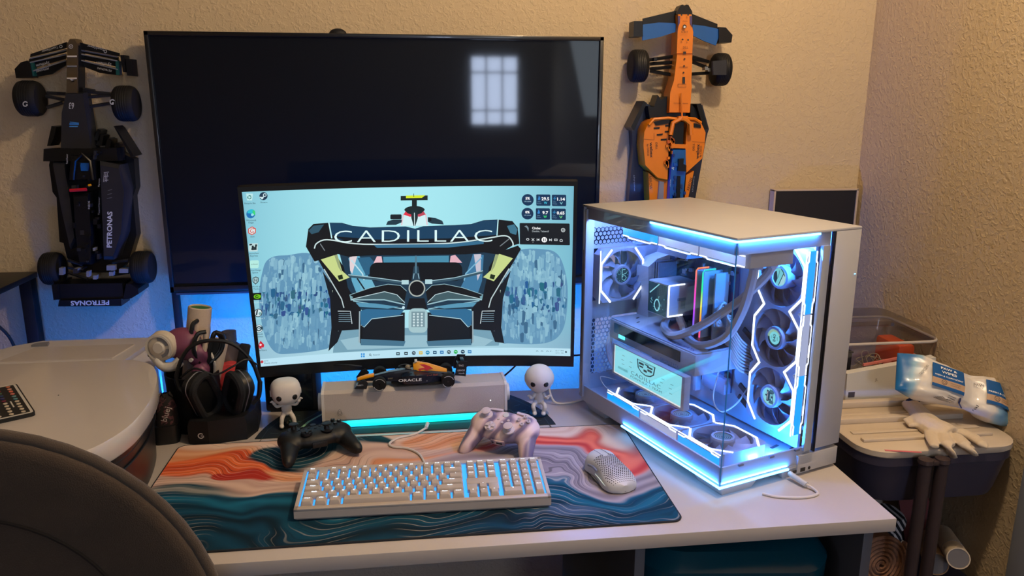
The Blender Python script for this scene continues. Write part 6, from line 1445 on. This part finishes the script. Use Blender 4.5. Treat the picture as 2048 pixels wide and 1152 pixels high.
for i in range(18):
    x, y = rs_.uniform(1344, 1368), rs_.uniform(305, 392); K.plate('brick', [(x, y), (x + rs_.uniform(3, 5), y), (x + 4, y + rs_.uniform(4, 9)), (x, y + 6)], 1.961, 1.97, (m_blue, mat('navy_brick', rgb(10, 50, 110), .35, noise=.1))[i % 2])
bk2 = c(26, 22, 20)
def art1(a):
    for x, y in ((1369, 118), (1368, 132), (1367, 145), (1363, 30), (1376, 30), (1365, 79), (1376, 80)): a.disc(x, y, 1.8, bk2, n=10)
    a.rect(1366, 103, 1372, 109, bk2); a.rect(1365, 154, 1370, 167, bk2); a.text('DELL', 1371, 95, 5, c(60, 40, 20), 10, ang=0); a.text('ROKiT', 1369, 64, 4, bk2, 13); a.disc(1369, 53, 4, bk2, n=12); a.disc(1369, 54, 2.4, c(220, 220, 220), n=6); a.text('Alteryx', 1370, 42, 3, c(120, 60, 10), 10)
    a.line([(1356, 168), (1372, 168), (1372, 174), (1356, 174), (1356, 168)], .8, c(90, 50, 10)); a.line([(1359, 134), (1376, 134)], .9, c(120, 60, 10)); a.line([(1347, 206), (1376, 207)], .8, c(120, 60, 10)); a.line([(1354, 108), (1386, 108)], .8, c(120, 60, 10))
K.art(art1, 1.978)
def art2(a):
    a.text('webex', 1303, 300, 6, bk2, 31, ang=88, bold=.02); a.text('by CISCO', 1296, 300, 4, bk2, 24, ang=88); a.text('DELL', 1313, 292, 4, bk2, 14, ang=88)
    a.text('webex', 1395, 303, 6, bk2, 30, ang=-86, bold=.02); a.text('by CISCO', 1401, 303, 4, bk2, 22, ang=-84); a.text('DELL', 1387, 294, 4, bk2, 14, ang=-88)
    a.line([(1286, 278), (1308, 280)], .7, c(130, 66, 10)); a.line([(1308, 266), (1308, 280)], .7, c(130, 66, 10)); a.line([(1384, 283), (1410, 285)], .7, c(130, 66, 10))
K.art(art2, 1.975)
def art3(a): a.text('ARROW', 1301, 365, 6, bk2, 28, ang=86); a.text('ARROW', 1379, 368, 6, bk2, 27, ang=-74)
K.art(art3, 1.985)
def art4(a): a.text('chrome', 1269, 366, 3, c(150, 160, 180), 32, ang=88); a.text('chrome', 1386, 368, 3, c(150, 160, 180), 32, ang=-84)
K.art(art4, 2.035)
def art5(a): a.text('4', 1346, 337, 7, c(170, 200, 230), 6, ang=-100); a.text('chrome', 1340, 366, 3, c(170, 200, 230), 14, ang=-88)
K.art(art5, 1.965)

# ================================================================ right side
bp_ = thing('framed_panel', 'black panel in a thin pale frame leaning on the wall behind the tower', 'picture', (1.112, 2.045, 0))
obj('panel', MB().box((0, 0, .98), (.240, .012, .436)), mat('black_panel', rgb(22, 22, 28), .5, noise=.1), bp_)
for s in (-1, 1): obj('frame_side', MB().box((s * .122, .004, .98), (.005, .026, .44)), m_canvas, bp_)
obj('frame_top', MB().box((0, .004, 1.2), (.249, .026, .004)), m_canvas, bp_); obj('frame_bottom', MB().box((0, .004, .76), (.249, .026, .004)), m_canvas, bp_)

# ---- rolling cart
CZT = .752
ct = thing('rolling_cart', 'dark plum rolling cart with a beige lid by the right wall', 'cart', (1.065, 1.482, 0))
m_plum = mat('plum_plastic', rgb(60, 56, 72), .4, noise=.1, nscale=20); m_lidb = mat('beige_lid', rgb(206, 190, 170), .5, noise=.06, nscale=14); m_rail = mat('brown_tube', rgb(70, 58, 60), .35, metal=.3, noise=.1)
cw, cd = .352, .30
def cart_tray(z0, z1):
    b = MB(); b.loft([[(x, y, z) for x, y in rrect(0, 0, cw * k, cd * k, .06, 6)] for k, z in ((.88, z0), (.90, z0 + .012), (.97, z1 - .02), (.99, z1 - .018), (.99, z1))]); return b
obj('tray', cart_tray(.632, CZT - .016), m_plum, ct, 40, label='upper tray'); obj('tray', cart_tray(.09, .21), m_plum, ct, 40, label='lower tray')
obj('lid', MB().loft([[(x, y, z) for x, y in rrect(0, 0, cw * k, cd * k, .06, 6)] for k, z in ((.985, CZT - .016), (1, CZT - .013), (1, CZT - .002), (.985, CZT))]), m_lidb, ct, 40)
for y, h_ in ((-.095, .0065), (-.055, .003), (.0, .012), (.03, .006), (.085, .014)): obj('lid_ridge', MB().box((-.01, y, CZT + h_ / 2), (cw - .06, .014 if h_ < .01 else .02, h_), bev=.0015), m_lidb, ct)
for x in (-.064, -.028):
    obj('post', MB().cyl((x, -.172, .06), (x, -.172, CZT - .02), .0125, n=20), m_rail, ct); obj('post_cap', MB().lathe([(.0125, CZT - .02), (.015, CZT - .016), (.014, CZT - .008), (0, CZT - .004)], 18, (x, -.172, 0)), m_rail, ct)
obj('post_bridge', MB().box((-.046, -.172, CZT - .016), (.05, .016, .01), bev=.002), m_rail, ct)
for x in (-.14, .14):
    for y in (-.12, .12): obj('castor', MB().cyl((x - .012, y, .03), (x + .012, y, .03), .03, n=18), m_black, ct); obj('castor_stem', MB().cyl((x, y, .05), (x, y, .10), .008, n=10), m_rail, ct)
obj('pink_mark', MB().box((-.10, -.150, CZT + .0004), (.07, .006, .0006), rot=-.25), mat('pink_stain', rgb(206, 110, 120), .6, noise=.2), ct)
chip = thing('plastic_shard', 'tiny black plastic shard lying on the beige cart lid', 'shard', (1.055, 1.378, CZT + .0005)); chip.location = ATZ(1805, 877, CZT + .001)
obj('shard', MB().prism([(-.008, -.002), (-.004, .003), (.002, .004), (.009, .0), (.008, -.003)], 0, .003), m_black, chip)

# ---- clear storage box with its contents, white board, wipes, glove
bxo = V((1.085, 1.64, 0)); BZ = CZT + .0
sb_ = thing('storage_stand', 'beige plastic box under the clear bin against the right wall', 'box', (1.068, 1.74, 0))
obj('box_body', MB().loft([[(x, y, z) for x, y in rrect(0, 0, .30 * k, .19, .02, 4)] for k, z in ((.96, 0), (1, .74))]), m_lidb, sb_); obj('lid', MB().box((0, 0, .747), (.35, .205, .014), bev=.004), m_white, sb_)
CB = thing('clear_bin', 'clear plastic storage bin with a domed lid standing behind the cart', 'bin', (1.068, 1.745, .7545), 0)
m_clearp = glass('clear_plastic', (.80, .79, .80), .09, .12)
def shell(prof, w_, d_, r):
    b = MB(); rings = []
    for k, z in prof: rings.append(b.ring([(x, y, z) for x, y in rrect(0, 0, w_ * k, d_ * k, r, 5)]))
    return b, rings
b, rg = shell(((.88, .002), (.93, .04), (.97, .10), (1, .12)), .352, .22, .03); b.skin(rg, True, True, False); obj('bin_wall', b, m_clearp, CB, 40)
b, rg = shell(((1.0, .121), (1.01, .128), (1.0, .135), (.93, .150), (.82, .158)), .352, .22, .03); b.skin(rg, True, False, True); obj('bin_lid', b, m_clearp, CB, 40)
obj('lid_handle', MB().tube([(-.10, -.06, .158), (-.05, -.075, .164), (.03, -.075, .164), (.08, -.06, .158)], .006, 8, 5), m_clearp, CB)
b = MB(); obj('lid_rim', b.tube([(x, y, .126) for x, y in rrect(0, 0, .356, .224, .03, 5)], .0035, 8, closed=True), mat('hazy_rim', rgb(190, 182, 178), .4, noise=.05), CB)
nb_ = thing('navy_box', 'dark navy box packed inside the clear bin at its left', 'box', (.972, 1.735, .7575)); obj('box_body', MB().box((0, 0, .045), (.15, .12, .085), bev=.004), mat('navy_card', rgb(30, 32, 44), .6, noise=.15), nb_); obj('box_flap', MB().box((0, 0, .089), (.152, .122, .003)), mat('navy_card', rgb(30, 32, 44)), nb_)
ob_ = thing('orange_case', 'small bright orange case inside the clear bin at its right', 'case', (1.196, 1.735, .7575)); obj('case_body', MB().box((0, 0, .05), (.045, .10, .095), bev=.008), mat('orange_card', rgb(216, 84, 40), .5, noise=.1), ob_); obj('clasp', MB().box((0, -.052, .05), (.012, .004, .01)), m_pcgrey, ob_)
wire = MB(); pts = []
for k in range(90): q = k * .55; pts.append((.022 * cos(q) * (1 + .4 * sin(k * 1.7)) , -.055 + .03 * sin(q * .7), .045 + .028 * sin(q) + .008 * cos(k)))
wb = thing('wire_bundle', 'tangled bundle of pale thin wires inside the clear bin', 'wires', (1.105, 1.735, .758)); obj('wire_coil', wire.tube(pts, .0009, 5, 3), mat('pale_wire', rgb(190, 176, 150), .4, noise=.2), wb); obj('wire_end', MB().tube([(.0, -.075, .02), (-.03, -.08, .055), (-.06, -.075, .07), (-.02, -.08, .05)], .0008, 5, 5), mat('pale_wire', rgb(190, 176, 150)), wb)
wbd = thing('white_board_box', 'flat white cardboard box leaning on the clear bin behind the wipes', 'box', (1.075, 1.603, CZT), 0)
b = MB(); P_ = [AT(*q, 1.603) for q in ((1686, 798), (1690, 745), (1818, 722), (1866, 712), (1868, 770), (1824, 794))]; b.prism([(p.x - 1.075, max(.0005, p.z - CZT)) for p in P_], -.010, .010, 'y'); obj('panel', b, mat('white_card', rgb(206, 204, 200), .6, noise=.05), wbd)
q_ = AT(1698, 786, 1.603); obj('label_patch', MB().box((q_.x - 1.075, -.0104, q_.z - CZT), (.016, .001, .013)), mat('dark_label', rgb(70, 64, 66), .6, noise=.1), wbd)
a = Art(False); q_ = AT(1748, 756, 1.603); a.text('JL', q_.x - 1.075, q_.z - CZT, .007, c(120, 112, 112)); a.build('lettering', lambda x, y, k: V((x, -.0106 - k, y)), PRINT, wbd)
rp = thing('pink_strip', 'thin pink strip sticking out above the white cardboard box', 'strip', (1.10, 1.617, CZT + .002)); obj('strip', MB().prism([(-.06, .078), (.07, .098), (.07, .103), (-.06, .083)], -.003, .003, 'y'), mat('pink_strip', rgb(196, 110, 104), .6, noise=.1), rp); obj('strip_leg', MB().box((0, 0, .044), (.02, .004, .088)), mat('pink_strip', rgb(196, 110, 104)), rp)

# wipes packet
wp = thing('wipes_packet', 'crinkled white and blue packet of pet wipes on the cart lid', 'packet', (1.158, 1.46, CZT))
def foil():
    mt, nt, b_ = nodes('packet_foil'); L = nt.links; N = nt.nodes.new
    tc = N('ShaderNodeTexCoord'); sp = N('ShaderNodeSeparateXYZ'); L.new(tc.outputs['Object'], sp.inputs[0])
    n = N('ShaderNodeTexNoise'); n.inputs['Scale'].default_value = 16; n.inputs['Detail'].default_value = 2; L.new(tc.outputs['Object'], n.inputs['Vector'])
    ax = N('ShaderNodeMath'); ax.operation = 'ABSOLUTE'; L.new(sp.outputs[0], ax.inputs[0])
    ad = N('ShaderNodeMath'); ad.operation = 'MULTIPLY_ADD'; ad.inputs[1].default_value = .09; L.new(n.outputs['Fac'], ad.inputs[0]); L.new(ax.outputs[0], ad.inputs[2])
    cr = N('ShaderNodeValToRGB'); mr = N('ShaderNodeMapRange'); mr.inputs[1].default_value = .09; mr.inputs[2].default_value = .175; L.new(ad.outputs[0], mr.inputs[0]); L.new(mr.outputs[0], cr.inputs[0])
    e = cr.color_ramp.elements; e[0].color = (*rgb(226, 220, 214), 1); e[0].position = .42; e[1].color = (*rgb(20, 104, 172), 1); e[1].position = .9; q = e.new(.62); q.color = (*rgb(140, 184, 214), 1)
    L.new(cr.outputs[0], b_.inputs['Base Color']); b_.inputs['Roughness'].default_value = .28; b_.inputs['Coat Weight'].default_value = .4
    v = N('ShaderNodeTexVoronoi'); v.inputs['Scale'].default_value = 22; v.feature = 'SMOOTH_F1'; L.new(tc.outputs['Object'], v.inputs['Vector']); bp = N('ShaderNodeBump'); bp.inputs['Strength'].default_value = .7; bp.inputs['Distance'].default_value = .012; L.new(v.outputs['Distance'], bp.inputs['Height']); L.new(bp.outputs[0], b_.inputs['Normal'])
    return mt
secs = []; NP = 64
import mathutils
for i in range(NP + 1):
    t = i / NP; x = (t - .5) * .262; e_ = min(1, min(t, 1 - t) * 5); hw = .046 + .006 * sin(9 * t); hh = .002 + .027 * e_ ** .6 * (1 - .45 * math.exp(-((t - .60) / .07) ** 2)); q = []
    for k in range(48):
        a_ = 2 * pi * k / 48; cy_, cz_ = cos(a_), sin(a_); ny = (1 - 2 * abs(mathutils.noise.noise(V((x * 20 + cy_ * 1.2, cy_ * 2.2 - x * 9, cz_ * 1.5))))) * .0055 * e_ * (1 if cz_ < 0 or abs(cy_) > .75 else .75) + mathutils.noise.noise(V((x * 60, cy_ * 5, cz_ * 3))) * .0022 * e_
        q.append((x, math.copysign(abs(cos(a_)) ** .8, cos(a_)) * hw, math.copysign(abs(sin(a_)) ** .75, sin(a_)) * hh + ny))
    secs.append(q)
pkt = obj('packet_body', MB().loft(secs), foil(), wp, 60)
wp.location = (1.166, 1.466, CZT + .073); wp.rotation_euler = (R(46), R(16), R(-15))
def ptop(x, y, k):
    t = x / .262 + .5; e_ = min(1, max(.01, min(t, 1 - t)) * 5); hw = .046 + .006 * sin(9 * t); hh = .002 + .027 * e_ ** .6 * (1 - .45 * math.exp(-((t - .60) / .07) ** 2))
    u = min(.98, abs(y) / hw) ** (1 / .8); return V((x, y, hh * (1 - u * u) ** .375 + .0072 + k))
def label_art(x0, x1, nm, lines):
    a = Art(False); bl = c(12, 84, 150); xm = (x0 + x1) / 2; w_ = x1 - x0
    n = 10
    for i in range(n): a.face([(x0 + w_ * (i + d) / n, y) for d, y in ((0, -.006), (1, -.006), (1, .030), (0, .030))], bl)
    for i in range(n): a.face([(x0 + w_ * (i + d) / n, y) for d, y in ((0, -.020), (1, -.020), (1, -.006), (0, -.006))], c(190, 158, 130))
    for i in range(n): a.face([(x0 + w_ * (i + d) / n, y) for d, y in ((0, -.027), (1, -.027), (1, -.020), (0, -.020))], bl)
    a.bb.append(((x0, x1, -.03, .03), 1))
    a.ring(x0 + w_ * .36, -.0125, .0055, .0012, c(80, 66, 60)); a.ring(x0 + w_ * .36, -.0135, .0025, .0008, c(80, 66, 60)); a.text('ADVANCED', x0 + w_ * .70, -.0105, .0022, c(90, 72, 66), w_ * .32); a.text('COMPLEX', x0 + w_ * .70, -.0150, .0022, c(90, 72, 66), w_ * .30)
    for s_, y, h_, wd in lines: a.text(s_, xm, y, h_, W_, wd * w_, bold=.02)
    cuts = [x0 + w_ * i / 20 for i in range(1, 20)]
    return a.build(nm, ptop, PRINT, wp, cuts, 6e-5)
label_art(-.070, .002, 'front_label', (('PAW &', .0215, .006, .50), ('WIPES', .0115, .006, .46), ('FRESH & CLEAN SCENT', .0015, .0034, .86)))
label_art(.050, .108, 'front_label', (('FRESH & CLEAN', .0015, .0036, .9),))
a = Art(False); dkb = c(40, 44, 60)
a.text('PAW', .036, .012, .007, dkb, .018); a.text('TROPICLEAN', -.088, .004, .006, c(70, 66, 66), .03, ang=62)
for k in range(6): a.line([(-.058 + .003 * k, -.047 + .0012 * k), (-.040 + .004 * k, -.047)], .0008, c(110, 106, 108))
for k in range(4): a.line([(-.03, -.036 - .003 * k), (-.012, -.036 - .003 * k)], .0009, c(110, 106, 108))
a.line([(-.004, -.033), (-.001, -.039), (.003, -.045), (.006, -.05)], .004, c(50, 60, 110), 4); a.text('ral', .034, -.040, .006, dkb, .012, ang=60)
a.build('small_print', ptop, PRINT, wp, None, 6e-5)

# cotton glove
gv = thing('cotton_glove', 'cream cotton work glove draped over the front of the cart lid', 'glove', (0, 0, 0))
b = MB()
GP = lambda x, y, z=CZT + .010: ATZ(x, y, z)
def limb(pts, r): b.loft([[p + V((cos(q) * rr_ * d.y, -cos(q) * rr_ * d.x, sin(q) * rr_ * .55)) for q in [2 * pi * k / 12 for k in range(12)]] for (p, rr_), d in zip(zip(pts, r), [((pts[min(i + 1, len(pts) - 1)] - pts[max(i - 1, 0)]) * V((1, 1, 0))).normalized() for i in range(len(pts))])])
limb([GP(1822, 808), GP(1838, 826), GP(1856, 848), GP(1880, 862), GP(1902, 870)], [.022, .024, .032, .036, .030])
limb([GP(1862, 858), GP(1864, 876), GP(1869, 893, CZT + .013)], [.015, .0135, .009]); limb([GP(1884, 868), GP(1896, 888, CZT + .014), GP(1904, 904, CZT + .006), AT(1906, 913, 1.325)], [.0155, .0145, .0135, .009])
limb([GP(1910, 872), GP(1930, 889, CZT + .014), GP(1943, 902, CZT + .005), AT(1948, 908, 1.325)], [.0150, .0140, .0130, .009]); limb([GP(1918, 862), GP(1946, 874), GP(1966, 888, CZT + .012), GP(1976, 894, CZT + .008)], [.014, .0135, .012, .008])
limb([GP(1850, 842, CZT + .012), GP(1830, 834, CZT + .012), GP(1815, 841, CZT + .011), GP(1822, 850, CZT + .010), GP(1842, 849, CZT + .012)], [.012, .0105, .0095, .0095, .009])
m_cotton = mat('cream_cotton', rgb(222, 204, 178), .95, noise=.08, nscale=200, bump=.6, bscale=900, sheen=.2)
blob(obj('glove_body', b, m_cotton, gv, 180), .0022, 3)
p = GP(1824, 806); obj('cuff_edge', MB().tube([GP(1812, 806, CZT + .004), GP(1815, 801, CZT + .020), GP(1826, 798, CZT + .024), GP(1838, 802, CZT + .018)], .0035, 8, 5), mat('navy_cuff', rgb(30, 32, 56), .9, noise=.2), gv)

# ---- floor level things by the right wall
def roll3(name, label, cat, px, py, Y, r, L_, rz, m_out, hollow=True):
    q = AT(px, py, Y); t = thing(name, label, cat, q, rz)
    obj('roll_wall', MB().lathe([(r, 0), (r, L_), (r * .9, L_), (r * .9, 0.0), (r, 0)][:4], 28, (0, 0, 0), 'y').xf(M.Rotation(0, 4, 'X')), m_out, t); return t
jr = thing('jute_roll', 'coiled brown jute rug roll on the lower shelf of the cart beside the desk', 'rug', (.995, 1.40, .05))
m_jute = mat('jute', rgb(148, 108, 86), .95, noise=.35, nscale=120, bump=.9, bscale=300)
sp_ = []
for k in range(150): q = k * .30; r = .004 + .00040 * k * 1.05; sp_.append((r * cos(q), 0, .40 + r * sin(q) * 1.1))
obj('coil', MB().tube(sp_, .0058, 6), m_jute, jr, 60); obj('roll_core', MB().cyl((0, .004, .40), (0, .24, .40), .062, n=32), m_jute, jr)
m_card = mat('cardboard', rgb(176, 140, 104), .8, noise=.08, nscale=30)
obj('tray', MB().loft([[(x, y, z) for x, y in rrect(0, 0, cw * k, cd * k, .06, 6)] for k, z in ((.90, .30), (.97, .375), (.97, .380), (.93, .382))]), m_plum, ct, 40, label='middle tray')
def ptube(label, a0, a1, r, col, cat='tube', lines=True):
    a0, a1 = V(a0), V(a1); lo = .384 + r
    if abs(a0.z - a1.z) < .12: a0.z = max(a0.z, lo); a1.z = max(a1.z, lo)
    t = thing('paper_tube', label, cat, a0); d = V(a1) - V(a0); t.rotation_euler = d.to_track_quat('Z', 'Y').to_euler(); L_ = d.length
    obj('tube_wall', MB().lathe([(r * .9, L_ * .02), (r * .9, 0), (r, 0), (r, L_), (r * .9, L_)], 30), col, t)
    obj('tube_liner', MB().lathe([(r * .89, .001), (r * .89, L_ * .96), (0, L_ * .96)], 26), mat('tube_inside', rgb(120, 116, 118), .7, noise=.05), t)
    return t
m_paper = mat('grid_paper', rgb(216, 196, 170), .7, noise=.05)
t_ = ptube('white paper tube with an open end pointing at the viewer below the cart', AT(1917, 1117, 1.36), AT(1885, 1070, 1.50), .0235, m_paper); obj('grid_line', MB().tube([(.0238 * cos(q), .0238 * sin(q), .05) for q in [2 * pi * k / 30 for k in range(30)]], .0004, 4, closed=True), m_pcgrey, t_)
ptube('short tan cardboard tube lying left of the open white tube', AT(1872, 1128, 1.40), AT(1858, 1080, 1.52), .026, m_card)
ptube('pale paper roll standing behind the jute roll', AT(1806, 1150, 1.44), AT(1795, 1092, 1.50), .022, m_paper)
sc_ = thing('striped_cloth', 'folded black and white striped cloth behind the jute roll', 'cloth', V((1.065, 1.53, .434)))
def stripes():
    mt, nt, b_ = nodes('stripes'); tc = nt.nodes.new('ShaderNodeTexCoord'); mp = nt.nodes.new('ShaderNodeMapping'); mp.inputs['Rotation'].default_value = (0, R(35), 0); wv = nt.nodes.new('ShaderNodeTexWave'); wv.inputs['Scale'].default_value = 26; wv.inputs['Distortion'].default_value = .8; cr = nt.nodes.new('ShaderNodeValToRGB'); cr.color_ramp.interpolation = 'CONSTANT'
    nt.links.new(tc.outputs['Object'], mp.inputs[0]); nt.links.new(mp.outputs[0], wv.inputs[0]); nt.links.new(wv.outputs['Fac'], cr.inputs[0]); cr.color_ramp.elements[0].color = (*rgb(22, 24, 34), 1); cr.color_ramp.elements[1].color = (*rgb(206, 202, 204), 1); cr.color_ramp.elements[1].position = .6
    nt.links.new(cr.outputs[0], b_.inputs['Base Color']); b_.inputs['Roughness'].default_value = .9; return mt
b = MB(); b.loft([[(x * k, y, z + .006 * sin(30 * x)) for x, y in rrect(0, 0, .11, .10, .04, 6)] for k, z in ((.8, -.046), (1, -.03), (1.0, .0), (.9, .02), (.6, .03))]); obj('cloth_fold', b, stripes(), sc_, 60); b = MB(); b.loft([[(x * k + .02, y, z + .004 * sin(40 * x)) for x, y in rrect(0, 0, .085, .08, .03, 6)] for k, z in ((.9, .03), (1, .045), (.8, .06))]); obj('cloth_fold', b, stripes(), sc_, 60)
rbx = thing('red_notebook', 'dull red spiral notebook standing behind the open white tube', 'notebook', V((1.185, 1.56, .462)), R(-8)); obj('cover', MB().box((0, 0, .0), (.07, .010, .15), rot=M.Rotation(-.25, 3, 'Y')), mat('dull_red', rgb(120, 60, 60), .6, noise=.1), rbx)
for k in range(9): obj('ring', MB().tube([(.036 + .004 * cos(q) + (.06 - .015 * k) * -.25, .006 * sin(q), .06 - .015 * k) for q in [2 * pi * j / 8 for j in range(8)]], .0008, 4, closed=True), m_steel, rbx)
